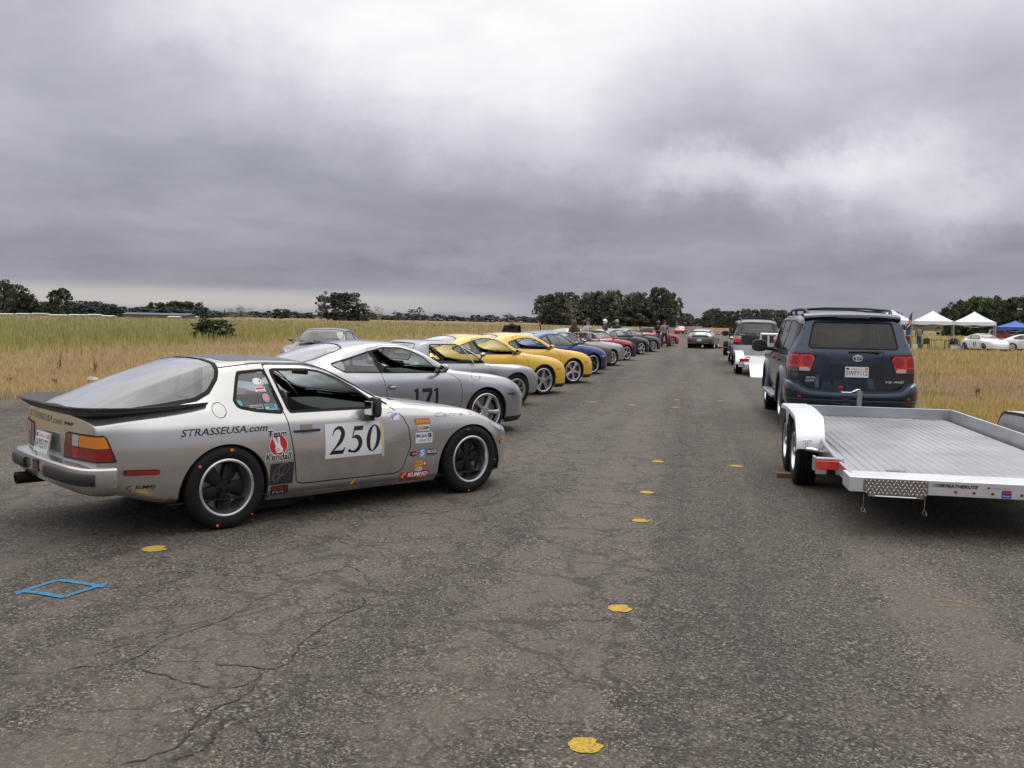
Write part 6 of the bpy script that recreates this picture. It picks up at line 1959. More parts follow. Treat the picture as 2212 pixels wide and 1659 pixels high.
  b = MB(); b.box((-2.455, 0, 1.765), (.03, .46, .022), rot=Matrix.Rotation(.3, 3, 'Y')); b.build('brake_light', [mat('dark_red_lens', (0.16, 0.008, 0.008), rough=0.15, coat=0.9)], sp, 30)
 else:
  b = MB(); b.box((-2.36, 0, 1.735), (.02, .46, .04), rot=Matrix.Rotation(.4, 3, 'Y')); b.build('brake_light', [REDL()], c.root, 30)
  b = MB(); b.box((-2.80, 0, .60), (.10, 1.2, .16)); b.build('bumper_step', [blk], c.root, 30, bevel=.02)
 # roof rails
 b = MB()
 for sd in (-1, 1):
  path = smooth_path([(.35, sd * .62, 1.80), (.22, sd * .63, 1.86), (-.2, sd * .64, 1.885), (-1.0, sd * .64, 1.895), (-1.75, sd * .63, 1.88), (-1.98, sd * .62, 1.86), (-2.08, sd * .61, 1.81)], 30)
  b.tube(path, .020, 8)
  for x in (-.6, -1.85): b.tube([(x, sd * .63, 1.80), (x, sd * .635, 1.885)], .022, 6)
 for x in (-.25, -1.6): b.tube([(x, -.64, 1.885), (x, -.3, 1.91), (x, .3, 1.91), (x, .64, 1.885)], .018, 6)
 b.build('roof_rack', [blk if not luxury else mat('dark_blue_rail', (.02, .02, .06), rough=.4)], c.root, 40)
 # mirrors, wiper, running boards
 for sd in (-1, 1):
  b = MB(); b.blob((.84, sd * 1.12, 1.245), (.07, .145, .115), nu=16, nv=10, fn=lambda p: Vector((max(p.x, -.45), math.copysign(min(1, abs(p.y) ** .8), p.y), math.copysign(min(1, abs(p.z) ** .8), p.z))))
  b.tube([(.86, sd * .88, 1.19), (.85, sd * 1.02, 1.20)], .04, 8); b.build('mirror', [blk], c.root, 50)
  b = MB(); b.box((0, sd * .95, .44), (2.0, .16, .06)); b.build('running_board', [mat('board_grey', (.33, .34, .36), rough=.4, metal=.4)], c.root, 30, bevel=.02)
 b = MB()
 p0 = c.hit_end(-.33, 1.255, -1, .02); p1 = c.hit_end(.06, 1.245, -1, .028)
 b.tube([p0, p0.lerp(p1, .5) + Vector((0, 0, .012)), p1], [.022, .012, .010], 6); b.blob(tuple(p0), (.03, .035, .03)); b.tube([p0 + Vector((-.01, -.10, .006)), p1 + Vector((-.01, .02, .008))], .007, 5)
 b.build('rear_wiper', [blk], c.root, 40)
 # plate in its recess
 b = MB()
 pc = c.hit_end(-.05, .955, -1, 0)
 b.prism([(-.40, .865), (.30, .865), (.33, .90), (.31, 1.045), (.26, 1.065), (-.36, 1.065), (-.41, 1.045), (-.43, .90)], pc.x - .004, pc.x - .0065, axis='x'); b.build('plate_recess', [mat('recess_dark', (.012, .016, .028), rough=.5)], c.root, 20)
 plate(c.root, Vector((pc.x - .02, -.05, .955)), Vector((0, -1, 0)), Vector((0, 0, 1)), '5WFY112' if not luxury else '4LX0995', w=.33, h=.155)
 cr_m = mat('badge_silver', (.72, .72, .72), rough=.45, metal=.15)
 st = Sticker(lambda a, b_, l: c.hit_end(-a, b_, -1, l + .012))
 if not luxury:
  st.text('TOYOTA', -.66, .843, .024, cr_m, 0, bold=.02, fit=.13); st.text('SEQUOIA', -.67, .795, .036, cr_m, 0, shear=.25, bold=.008, fit=.28)
  st.text('V6', .46, .80, .036, cr_m, 0, shear=.3, bold=.01, fit=.09); st.text('4WD', .575, .80, .036, cr_m, 0, shear=.3, bold=.01, fit=.155)
  ov = lambda cx, cy, ra, rb: [(cx + ra * math.cos(t), cy + rb * math.sin(t)) for t in np.linspace(0, 2 * PI, 33)]
  st.stroke(ov(.055, 1.16, .066, .044), .009, cr_m, 0); st.stroke(ov(.055, 1.176, .040, .018), .007, cr_m, 0); st.stroke(ov(.055, 1.16, .020, .040), .007, cr_m, 0)
 else:
  st.text('LEXUS', -.66, 1.235, .028, cr_m, 0, bold=.02, fit=.17); st.text('4.7', .54, 1.225, .028, cr_m, 0, fit=.08)
  st.stroke([(.0 + .05 * math.cos(t), 1.245 + .035 * math.sin(t)) for t in np.linspace(0, 2 * PI, 25)], .008, cr_m, 0); st.stroke([(.02, 1.265), (-.02, 1.235), (.03, 1.235)], .008, cr_m, 0)
 st.build('badge', c.root)
 # low-set light edge on the flares and arches
 for cx, cz, R in ASUV:
  for sd in (-1, 1):
   b = MB(); rows = []
   for i in range(21):
    a = -.12 + (PI + .24) * i / 20
    rows.append([(cx + rr_ * math.cos(a), sd * yy, cz + rr_ * math.sin(a)) for rr_, yy in ((R - .005, .88), (R - .005, .955), (R + .02, .972), (R + .07, .962), (R + .10, .925))])
   b.grid(rows); b.build('arch_flare', [pm], c.root, 50)
 underbody(c.root, ASUV, .90, .40, -2.5, 2.2, .55)
 interior(c.root, xseat=.0, zoff=.32, yoff=.42, dash_x=.75, dash_z=1.18, width=.80, tub=(1.0, -2.3, .62))
 sm = SEATC[DARKIN().name]
 for y in (-.48, .0, .48): link_mesh('seat', sm, c.root, (-.95, y, .32))
 for y in (-.45, .45): link_mesh('seat', sm, c.root, (-1.75, y, .30))
 for sx in (1.5, -1.5):
  for sd in (-1, 1): add_wheel(c.root, sx, sd * .80, .39, .265, .215, 'suv', spin=random.uniform(0, 1))
 return c
navy = paint('navy_metallic', (.012, .025, .052), flake=.30, dirt=.25)
suv = build_suv('dark blue off-road wagon with roof rack, hitched to the bare aluminium trailer', navy)
S0 = Vector((4.237, 14.875, 0))
o = S0 + RX * 1.02 + RD * (1.5 + .16)
suv.root.location = o; suv.root.rotation_euler = (0, 0, PI / 2 - ROAD_A)
gun = paint('gunmetal_black', (.018, .018, .021), flake=.3, dirt=.2)
lux = build_suv('dark grey off-road wagon with clear and red lamps beyond the blue one', gun, True, nl=90, nc=36)
lux.root.location = Vector((9.55, 36.2, 0)) + RD * 2.7; lux.root.rotation_euler = (0, 0, PI / 2 - ROAD_A)

ALU = mat('bare_aluminium', (.46, .47, .495), rough=.36, metal=.85, var=.16, vscale=1.3)
ALUW = mat('milled_aluminium', (.74, .75, .78), rough=.38, metal=.72, var=.05, vscale=5)
ALUD = mat('dull_aluminium', (.50, .51, .53), rough=.45, metal=.7, var=.10, vscale=3)
GALV = mat('galvanised', (.42, .43, .44), rough=.4, metal=.8, var=.15, vscale=20)
def tread_plate():
 m = bpy.data.materials.new('tread_plate_metal'); m.use_nodes = True
 t = NT(m.node_tree); b = t.n['Principled BSDF']
 b.inputs['Base Color'].default_value = (.27, .235, .21, 1); b.inputs['Metallic'].default_value = .7; b.inputs['Roughness'].default_value = .32
 return m
TP = tread_plate()
def fender(parent, X0, X1, y0, y1, z0, ztop, hubs, m, name='fender'):
 prof = smooth_path([(y0, z0, 0), (y0 + .015, z0 + .08, 0), (y0 + .09, z0 + .19, 0), (y0 + .24, ztop - .012, 0), (y0 + .40, ztop, 0), (y1 - .40, ztop, 0), (y1 - .24, ztop - .012, 0), (y1 - .09, z0 + .19, 0), (y1 - .015, z0 + .08, 0), (y1, z0, 0)], 46)
 b = MB()
 rows = [[(x, p[0], p[1] - dz) for x, dz in ((X0, .04), (X0 + .004, .012), (X0 + .022, .0), (X1, .0))] for p in prof]
 b.grid(rows); b.grid([[(x, y, z - .006) for x, y, z in r] for r in rows])
 # outer skirt with the drop between the wheels
 mid = (hubs[0] + hubs[1]) / 2
 sk_t, sk_b = [], []
 for p in prof:
  y = p[0]
  drop = .05 + .17 * max(0, 1 - abs(y - mid) / .16)
  sk_t.append((X0, y, p[1] - .035)); sk_b.append((X0, y, max(z0 - .02, p[1] - drop)))
 b.grid([sk_t, sk_b])
 if X0 > X1: b.grid([[(X1, y, z) for x, y, z in sk_t], [(X1, y, z0 - .02) for x, y, z in sk_b]])
 return b.build(name, [m], parent, 40)

# ---- near trailer: bare extruded deck, X right of its left edge, Y forward of its tail
tr = empty('car_trailer', (2.6426, 7.146, 0), -ROAD_A)
tag(tr, 'bare aluminium flatbed car trailer with a tread plate on its tail beam', 'trailer')
DW, DL, DZ = 2.02, 5.15, .455
npl = 24
for i in range(npl):                                    # deck planks, each with its ribs
 x0 = .06 + (DW - .12) * i / npl; x1 = .06 + (DW - .12) * (i + 1) / npl - .0035
 b = MB(); sec = [(x0, DZ - .03), (x0, DZ - .006), (x0 + .006, DZ - .001)]
 for k in range(2):
  a = x0 + .006 + (x1 - x0 - .012) * k / 2; w_ = (x1 - x0 - .012) / 2
  sec += [(a + w_ * .15, DZ - .001), (a + w_ * .3, DZ + .002), (a + w_ * .7, DZ + .002), (a + w_ * .85, DZ - .001)]
 sec += [(x1 - .006, DZ - .001), (x1, DZ - .006), (x1, DZ - .03)]
 b.grid([[(x, .335, z) for x, z in sec], [(x, DL - .02, z) for x, z in sec]])
 b.poly([(x, .335, z) for x, z in sec]); b.build('deck_plank', [ALU], tr, 25)
b = MB(); b.box((DW / 2, .17, DZ - .055), (DW, .335, .118)); b.build('tail_beam', [ALUW], tr, 30, bevel=.006)
b = MB()
b.box((DW / 2, DL + .02, DZ + .045), (DW + .06, .05, .17)); b.build('front_rail', [ALU], tr, 30, bevel=.004)
for sd, x in ((0, .0), (1, DW)):
 b = MB()
 if sd: b.prism([(.05, DZ - .09), (.30, DZ - .09), (DL, DZ - .06), (DL, DZ + .13), (1.2, DZ + .13), (.35, DZ + .07), (.05, DZ + .02)], DW, DW + .035, 'x')
 else:
  b.prism([(.02, DZ - .10), (DL, DZ - .08), (DL, DZ + .045), (4.1, DZ + .045), (4.0, DZ + .006), (.36, DZ + .006), (.20, DZ + .004), (.02, DZ - .02)], .03, .058, 'x')
 b.build('side_rail', [ALUD if sd else ALU], tr, 30)
b = MB()
for y in (.8, 1.7, 2.6, 3.4, 4.3): b.box((DW / 2, y, DZ - .08), (DW - .1, .06, .08))
b.box((.35, DL / 2, DZ - .13), (.06, DL - .5, .10)); b.box((DW - .35, DL / 2, DZ - .13), (.06, DL - .5, .10))
b.build('chassis', [ALUD], tr, 30)
b = MB()
b.tube([(.35, DL, DZ - .12), (DW / 2, DL + 1.25, DZ - .10)], .05, 8); b.tube([(DW - .35, DL, DZ - .12), (DW / 2, DL + 1.25, DZ - .10)], .05, 8); b.box((DW / 2, DL + 1.35, DZ - .08), (.09, .30, .09)); b.build('drawbar', [ALUD], tr, 40)
b = MB(); jx, jy = 1.07, DL + .95
b.tube([(jx, jy, .20), (jx, jy, .70)], .034, 14); b.tube([(jx, jy, .68), (jx, jy, .72)], .040, 14); b.box((jx, jy, .47), (.20, .12, .03)); b.build('jack_post', [GALV], tr, 40)
b = MB(); b.tube([(jx, jy, .71), (jx + .0, jy, .75), (jx - .03, jy - .01, .745), (jx - .12, jy - .02, .702), (jx - .24, jy - .03, .702), (jx - .26, jy - .03, .715)], .009, 6); b.build('jack_crank', [CHROME()], tr, 50)
b = MB(); b.lathe([(.012, .71), (.02, .73), (.034, .775), (.03, .785), (0, .785)], 10, 'z', c=(jx - .26, jy - .03, 0)); b.build('crank_knob', [mat('red_plastic', (.42, .02, .02), rough=.4)], tr, 40)
for x0 in (-.215, DW + .14):
 X0, X1 = (x0, x0 + .27) if x0 < 1 else (x0 + .27, x0)
 f = fender(tr, X0, X1, 1.82, 3.78, .43, .735, (2.33, 3.23), ALUW if x0 < 1 else ALUD)
 lo_, hi_ = min(X0, X1), max(X0, X1)
 b = MB(); b.poly([(lo_ + .02, 2.33, .7375), (hi_ - .004, 2.33, .7375), (hi_ - .004, 3.28, .7375), (lo_ + .02, 3.28, .7375)]); x0 < 1 and b.build('anti_slip_tape', [mat('grip_tape', (.075, .075, .08), rough=.9, bump=.3, bscale=300)], f, 0)
 b = MB(); b.poly([(lo_ + .05, 2.52, .7395), (lo_ + .19, 2.50, .7395), (lo_ + .19, 3.02, .7395), (lo_ + .05, 3.04, .7395)]); x0 < 1 and b.build('red_patch', [vinyl('faded_red', (.42, .05, .05))], f, 0)
 for hy in (2.33, 3.23):
  o = add_wheel(tr, x0 + .135, hy, .335, .205, .195, 'steel', spin=random.uniform(0, 1))
  o.rotation_euler = (0, random.uniform(0, 1), -PI / 2 if x0 < 1 else PI / 2)
# tail lamp box, brackets and latch
b = MB(); b.box((-.045, .84, .475), (.25, .10, .012)); b.box((-.16, .86, .43), (.02, .10, .12)); b.box((-.11, .80, .362), (.09, .02, .035)); b.box((.04, .80, .362), (.05, .02, .035)); b.tube([(.03, .86, .47), (.03, 1.85, .52)], .016, 6); b.box((.035, 1.3, .45), (.012, .95, .07)); b.build('lamp_bracket', [ALU], tr, 30)
b = MB(); b.box((-.045, .80, .425), (.215, .05, .078)); b.build('tail_lamp', [mat('bright_red_lens', (.70, .030, .022), rough=.12, coat=1.0, var=.2, vscale=30)], tr, 30, bevel=.006)
b = MB(); b.tube([(-.115, 1.815, .505), (-.115, 1.80, .43)], .010, 8); b.tube([(-.155, 1.81, .505), (-.135, 1.80, .52), (-.115, 1.80, .512), (-.095, 1.80, .52), (-.075, 1.81, .505)], .006, 6); b.tube([(-.125, 1.79, .43), (-.06, 1.785, .425), (.045, 1.78, .405)], [.020, .024, .012], 8); b.build('fender_latch', [CHROME()], tr, 50)
# tread plate over the ramp slot, with raised bars
b = MB(); fz0, fz1 = .335, .452
b.prism([(.115, fz1 - .002), (.565, fz1 - .002), (.575, fz1 - .012), (.575, fz0 + .02), (.545, fz0 - .008), (.155, fz0 - .008), (.105, fz0 + .02), (.105, fz1 - .012)], -.002, -.008, 'y'); tp = b.build('ramp_cover', [TP], tr, 20)
b = MB(); rg = random.Random(2)
for i in range(15):
 for j in range(5):
  cx = .125 + i * .031 + (0.0155 if j % 2 else 0); cz = fz0 + .008 + j * .0235
  if cx > .565 or cz > fz1 - .008: continue
  a = math.radians(48 if (i + j) % 2 else -48)
  d = Vector((math.cos(a), 0, math.sin(a))); p = Vector((cx, -.0085, cz)); nrm = Vector((-math.sin(a), 0, math.cos(a)))
  k = b.addv([p - d * .0135, p + nrm * .0042, p + d * .0135, p - nrm * .0042, p + Vector((0, -.0025, 0)) - d * .004, p + Vector((0, -.0025, 0)) + d * .004])
  for q in ((0, 1, 4), (1, 5, 4), (1, 2, 5), (2, 3, 5), (3, 4, 5), (3, 0, 4)): b.face([k + z for z in q])
o = b.build('tread_bars', [mat('tread_bar_metal', (.75, .71, .67), rough=.3, metal=.7)], tp, 0); o['kind'] = 'stuff'
b = MB(); b.tube([(.17, -.012, fz0 - .016), (.50, -.012, fz0 - .018)], .007, 8); b.box((.165, -.012, fz0 - .012), (.05, .02, .012)); b.box((.515, -.012, fz0 - .016), (.05, .02, .012)); b.build('hinge_rod', [CHROME()], tr, 40)
for x in (.112, .560):
 b = MB(); z0 = fz0 - .005
 b.tube([(x, .01, z0), (x - .002, .008, z0 - .08), (x - .004, .005, z0 - .115)], .0016, 5); b.tube([(x - .004 + .012 * math.cos(t), .005, z0 - .128 + .016 * math.sin(t)) for t in np.linspace(.5, 6.0, 14)], .0022, 5); b.tube([(x + .008, .005, z0 - .118), (x + .016, 0, z0 - .15)], .002, 5); b.build('safety_pin', [CHROME()], tr, 50)
st = Sticker(lambda a, b_, l: Vector((a, -.001 - l, b_)))
for i in range(9):
 x = .605 + i * .0095; st.poly([(x, .412), (x + .002 + i * .0007, .412), (x + .010 + i * .0007, .436), (x + .008, .436)], V_BLACK(), 0)
st.text('FEATHERLITE', .697, .410, .0245, V_BLACK(), 0, shear=.2, bold=.035, fit=.235)
st.disc(1.005, .421, .012, .009, V_RED(), 0, 14); st.text('UNIVERSAL TRAILER', 1.03, .417, .009, V_GREY(), 0, fit=.13); st.rect(1.10, .350, 1.165, .408, V_BLUE(), 0, 2, 2); st.rect(1.105, .385, 1.16, .403, V_RED(), 1, 2, 1); st.text('TRAILERS', 1.105, .360, .011, V_WHITE(), 1, fit=.052)
st.build('lettering', tr)
for x in (.775, .905, 1.035, 1.24, 1.55):
 b = MB(); b.lathe([(0, -.006), (.009, -.005), (.0115, -.001), (.0115, .002)], 14, 'y', c=(x, 0, .378)); b.build('marker_lamp', [mat('dark_red_lens', (0.16, 0.008, 0.008), rough=0.15, coat=0.9)], tr, 40)
for x, y in ((.42, .40), (1.56, .40), (.34, 4.9), (1.45, 4.9)):
 b = MB(); b.tube([(x + .075 * math.cos(t), y + .034 * math.sin(t), DZ + .010) for t in np.linspace(0, 2 * PI, 25)], .006, 6, cap=False); b.box((x, y - .03, DZ + .008), (.05, .02, .008)); b.build('tie_ring', [GALV], tr, 50)
for k in range(7):
 b = MB(); b.box((DW - .001, 1.3 + k * .55, DZ + .10), (.006, .05, .012)); b.build('weld_tab', [ALUW], tr, 20)
# wooden wheel chock behind the front wheel
b = MB(); b.box((2.6426, 7.146, .025), (.30, .10, .05)); ck = b.build('wheel_chock', [mat('raw_timber', (.20, .10, .045), rough=.8, var=.25, vscale=12)], None, 20)
ck.data.transform(Matrix.Translation((-2.6426, -7.146, 0))); p = Vector((2.6426, 7.146, 0)) + RX * (-.16) + RD * 2.68; ck.location = p; ck.rotation_euler = (0, 0, -ROAD_A); tag(ck, 'short timber block chocking the wheel of the near trailer', 'chock')

# ---- trailer with its ramp down, behind the grey wagon
t2 = empty('car_trailer', Vector((7.43, 29.4, -.13)) - RX * .05, -ROAD_A)
t2.rotation_euler = (.036, 0, -ROAD_A)
tag(t2, 'aluminium trailer with a white ramp let down behind the dark grey wagon', 'trailer')
b = MB(); DW2, DL2, DZ2 = 1.9, 4.4, .50
b.box((DW2 / 2, DL2 / 2, DZ2 - .02), (DW2, DL2, .04))
for i in range(24): b.box((.04 + DW2 * i / 24, DL2 / 2, DZ2 + .004), (.02, DL2, .01))
b.build('deck', [mat('chalky_aluminium', (.58, .58, .57), rough=.5, metal=.4, var=.08)], t2, 30)
b = MB(); b.box((DW2 / 2, .0, DZ2 - .07), (DW2, .08, .14)); b.box((DW2 / 2, .05, .36), (DW2 - .2, .06, .06), m=1); b.build('tail_beam', [ALUW, BLACK()], t2, 30)
b = MB(); b.box((DW2 / 2, DL2, DZ2 + .17), (DW2 + .4, .04, .38)); b.box((DW2 * .62, DL2 - .05, DZ2 + .22), (DW2 * .7, .06, .46)); b.build('stone_shield', [ALUD], t2, 30)
b = MB()
for x in (.75, 1.02, 1.30, 1.75): b.tube([(x, DL2 - .1, DZ2 + .2), (x, DL2 - .1, DZ2 + .78)], .035, 8)
b.tube([(.75, DL2 - .1, DZ2 + .78), (1.75, DL2 - .1, DZ2 + .78)], .035, 8); b.build('tyre_rack', [ALUW], t2, 40)
for sx, w_ in ((-.26, .27), (DW2 + .26, -.27)):
 fender(t2, sx, sx + w_, .75, 2.60, .45, .80, (1.2, 2.15), ALUW if sx < 0 else ALUD)
 for hy in (1.22, 2.13):
  o = add_wheel(t2, sx + w_ / 2, hy, .34, .21, .195, 'steel', z=.47 - .036 * hy); o.rotation_euler = (0, 0, -PI / 2 if sx < 0 else PI / 2)
b = MB(); rows = [[(x, y, z) for x in (.14, .16, .52, .54)] for y, z in ((-.03, DZ2 + .01), (-1.05, .20))]
b.grid(rows); b.grid([[(x, y, z - .05) for x, y, z in r] for r in rows]); b.poly([rows[1][0], rows[1][3], (.54, -1.05, .17), (.14, -1.05, .17)]); b.poly([rows[0][0], rows[1][0], (.14, -1.05, .17), (.14, -.03, DZ2 - .05)]); b.poly([rows[0][3], rows[1][3], (.54, -1.05, .17), (.54, -.03, DZ2 - .05)])
for s_ in (0, 3): b.tube([rows[0][s_], rows[1][s_]], .014, 5)
b.build('ramp', [ALUW], t2, 20)
b = MB(); b.box((.02, .70, .58), (.30, .05, .10)); b.build('tail_lamp', [REDL()], t2, 30)
b = MB(); b.tube([(.06, .72, .64), (.10, .72, .68), (.18, .72, .68), (.20, .72, .64)], .015, 6); b.build('lamp_loop', [BLACK()], t2, 40)
b = MB(); b.lathe([(0, -.05), (.03, -.045), (.035, -.035)], 12, 'y', c=(.15, 0, DZ2 - .06)); b.build('marker_lamp', [REDL()], t2, 40)
plate(t2, Vector((.0, .66, .44)), Vector((1, 0, 0)), Vector((0, 0, 1)), '4LG0997', w=.32, h=.15, orange=False)
b = MB(); b.box((DW2 * .70, DL2 - 1.4, DZ2 + .06), (.75, .12, .10), rot=Matrix.Rotation(-.25, 3, 'Z')); b.box((DW2 * .52, DL2 - 1.3, DZ2 + .09), (.30, .10, .16), rot=Matrix.Rotation(.5, 3, 'Z')); o = b.build('strap_bundle', [BLACK()], None, 30, bevel=.02)
o.location = t2.location; o.rotation_euler = t2.rotation_euler; tag(o, 'black strap bundle lying on the deck of the trailer with the ramp', 'straps')
b = MB(); b.tube([(DW2 / 2, DL2, .42), (DW2 / 2, DL2 + 1.6, .46)], .05, 8); b.build('drawbar', [ALUD], t2, 40)
# ---- small stake-sided trailer beyond
t3 = empty('stake_trailer', Vector((11.35, 48.6, 0)), -ROAD_A)
tag(t3, 'black open trailer with stake sides, parked ahead of the dark grey wagon', 'trailer')
b = MB(); b.box((1.0, 1.0, .52), (1.9, 3.0, .10))
for y in (-.4, .6, 1.6, 2.4):
 b.box((.08, y, 1.05), (.06, .06, 1.0)); b.box((1.92, y, 1.05), (.06, .06, 1.0))
for z in (.95, 1.30): b.box((.08, 1.0, z), (.04, 3.0, .12)); b.box((1.92, 1.0, z), (.04, 3.0, .12)); b.box((1.0, 2.45, z), (1.9, .04, .12))
b.build('bed', [mat('rusty_black', (.035, .03, .028), rough=.7, var=.3)], t3, 20)
for x in (-.15, 2.15):
 o = add_wheel(t3, x, .6, .38, .24, .21, 'steel'); o.rotation_euler = (0, 0, -PI / 2 if x < 0 else PI / 2)
b = MB(); b.tube([(-.05, -.5, .42), (-.45, -.55, .42)], .03, 8); b.blob((-.5, -.55, .42), (.07, .07, .07)); b.build('towball', [BLACK()], t3, 50)
# ---------------------------------------------------------------- grass
def grass_mat():
 m = bpy.data.materials.new('field_grass'); m.use_nodes = True
 t = NT(m.node_tree); b = t.n['Principled BSDF']
 a = t.add('ShaderNodeVertexColor', layer_name='tone')
 t.put(b.inputs['Base Color'], a.outputs[0]); b.inputs['Roughness'].default_value = .8; b.inputs['Specular IOR Level'].default_value = .15
 tr = t.add('ShaderNodeBsdfTranslucent', ins={0: a.outputs[0]})
 mx = t.add('ShaderNodeMixShader', ins={0: .35, 1: b.outputs[0], 2: tr.outputs[0]})
 t.put(t.n['Material Output'].inputs[0], mx.outputs[0])
 return m
GM = grass_mat()
def vnoise(x, y, s, seed=0):
 """smooth value noise"""
 r = np.random.default_rng(seed); T = r.random((64, 64))
 x = x / s; y = y / s
 xi, yi = np.floor(x).astype(int), np.floor(y).astype(int); fx, fy = x - xi, y - yi
 fx = fx * fx * (3 - 2 * fx); fy = fy * fy * (3 - 2 * fy)
 g = lambda i, j: T[i % 64, j % 64]
 return (g(xi, yi) * (1 - fx) + g(xi + 1, yi) * fx) * (1 - fy) + (g(xi, yi + 1) * (1 - fx) + g(xi + 1, yi + 1) * fx) * fy
def fbm(x, y, s, seed): return (vnoise(x, y, s, seed) * .55 + vnoise(x, y, s / 2.3, seed + 1) * .3 + vnoise(x, y, s / 5.1, seed + 2) * .15)
STRAW = np.array([.57, .43, .22]); GOLD = np.array([.54, .40, .16]); PINK = np.array([.50, .375, .22]); OLIVE = np.array([.38, .335, .12]); GREEN = np.array([.23, .24, .09]); PALE = np.array([.43, .40, .26])
def mixc(a, b, t): return a * (1 - t[:, None]) + b * t[:, None]
def grass(name, N, dmin, dmax, a0, a1, side, wmul=1.0, seed=1):
 r = np.random.default_rng(seed)
 d = 1.0 / r.uniform(1 / dmax, 1 / dmin, N)
 a = r.uniform(a0, a1, N)
 x, y = d * np.sin(a), d * np.cos(a)
 rx = x * RX.x + y * RX.y; ry = x * RD.x + y * RD.y
 if side < 0:
  ed = EDGE_L + .35 * (fbm(ry, ry * 0, 3.0, 90) - .5) * 2
  keep = rx < ed + r.exponential(.22, N) * (fbm(ry, rx, 1.5, 77) > .45)
  off = np.maximum(ed - rx, 0)
 else:
  ed = EDGE_R + .3 * (fbm(ry, ry * 0, 3.0, 91) - .5) * 2
  keep = rx > ed - r.exponential(.25, N) * (fbm(ry, rx, 1.5, 78) > .45)
  off = np.maximum(rx - ed, 0)
 x, y, d, off = x[keep], y[keep], d[keep], off[keep]
 if side > 0:                       # mown round the tents and parked cars
  near = (np.abs(x - 34) < 9) & (np.abs(y - 70) < 7)
 n = len(x)
 p1 = fbm(x, y, 14, 3); p2 = fbm(x, y, 3.2, 7); p3 = fbm(x, y, 40, 11)
 if side < 0:
  tall = np.clip((off - 10 + (p1 - .5) * 7) / 5.0, 0, 1)
  h = (.10 + .16 * p2) * (1 - tall) + (.42 + .40 * p2) * tall
  col = mixc(np.tile(STRAW, (n, 1)), np.tile(PINK, (n, 1)), np.clip(p2 * 1.6 - .3, 0, 1))
  az = np.arctan2(x, y)
  west = np.clip((-az - .12) / .25, 0, 1)                      # greener towards the left
  g = np.clip((p3 - .42) * 3 + west * .9 + (off > 22) * .55, 0, 1) * tall
  gold = mixc(np.tile(GOLD, (n, 1)), np.tile(OLIVE, (n, 1)), np.clip((p1 - .3) * 1.8 + west * .5, 0, 1))
  col = mixc(col, gold, tall)
  col = mixc(col, np.tile(GREEN, (n, 1)) * 1.25, g * .62)
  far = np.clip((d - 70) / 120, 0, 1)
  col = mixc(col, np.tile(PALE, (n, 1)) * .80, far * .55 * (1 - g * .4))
 else:
  h = .10 + .30 * p2 * np.clip(off / 3, .25, 1)
  h = np.where(d > 45, h + .12, h)
  h = np.where(near, h * .55, h)
  col = mixc(np.tile(GOLD, (n, 1)), np.tile(PINK, (n, 1)) * .95, np.clip((p1 - .42) * 4, 0, 1) * np.clip(1.2 - off / 14, 0, 1))
  g = np.clip((p3 - .5) * 5, 0, 1) * .5 + np.clip((p2 - .62) * 6, 0, 1) * .5
  col = mixc(col, np.tile(OLIVE, (n, 1)), np.clip(g, 0, .85))
  col = mixc(col, np.tile(GREEN, (n, 1)), np.clip((fbm(x, y, 2.2, 31) - .66) * 8, 0, .8))
 br = r.uniform(.72, 1.25, n); col = col * br[:, None] * (1 + (r.random((n, 3)) - .5) * .12)
 dark = r.random(n) < .05; col[dark] *= .6
 lean = r.uniform(.05, .55, n) * h; la = r.uniform(0, 2 * PI, n)
 w_ = np.maximum(.004, d * .00036) * r.uniform(.7, 1.5, n) * wmul
 h = h * r.uniform(.55, 1.25, n)
 wa = r.uniform(0, PI, n)
 z0 = -.02
 B1 = np.stack([x - np.cos(wa) * w_, y - np.sin(wa) * w_, np.full(n, z0)], 1); B2 = np.stack([x + np.cos(wa) * w_, y + np.sin(wa) * w_, np.full(n, z0)], 1)
 M1 = np.stack([x + np.cos(la) * lean * .35 - np.cos(wa) * w_ * .7, y + np.sin(la) * lean * .35 - np.sin(wa) * w_ * .7, h * .6], 1)
 M2 = np.stack([x + np.cos(la) * lean * .35 + np.cos(wa) * w_ * .7, y + np.sin(la) * lean * .35 + np.sin(wa) * w_ * .7, h * .6], 1)
 T = np.stack([x + np.cos(la) * lean, y + np.sin(la) * lean, h], 1)
 V = np.stack([B1, B2, M2, M1, T], 1).reshape(-1, 3)
 k = np.arange(n)[:, None] * 5
 F = np.concatenate([k + np.array([[0, 1, 2]]), k + np.array([[0, 2, 3]]), k + np.array([[3, 2, 4]])], 0)
 C = np.ones((n, 5, 4)); C[:, :, :3] = col[:, None, :]
 o = link_mesh(name, fast_mesh(name, V, F, GM, colors=C.reshape(-1, 4)))
 tag(o, kind='stuff')
 return o
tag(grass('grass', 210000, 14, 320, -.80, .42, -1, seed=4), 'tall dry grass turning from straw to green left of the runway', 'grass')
tag(grass('grass', 160000, 11, 320, .20, .95, 1, seed=9), 'golden dry grass right of the runway', 'grass')

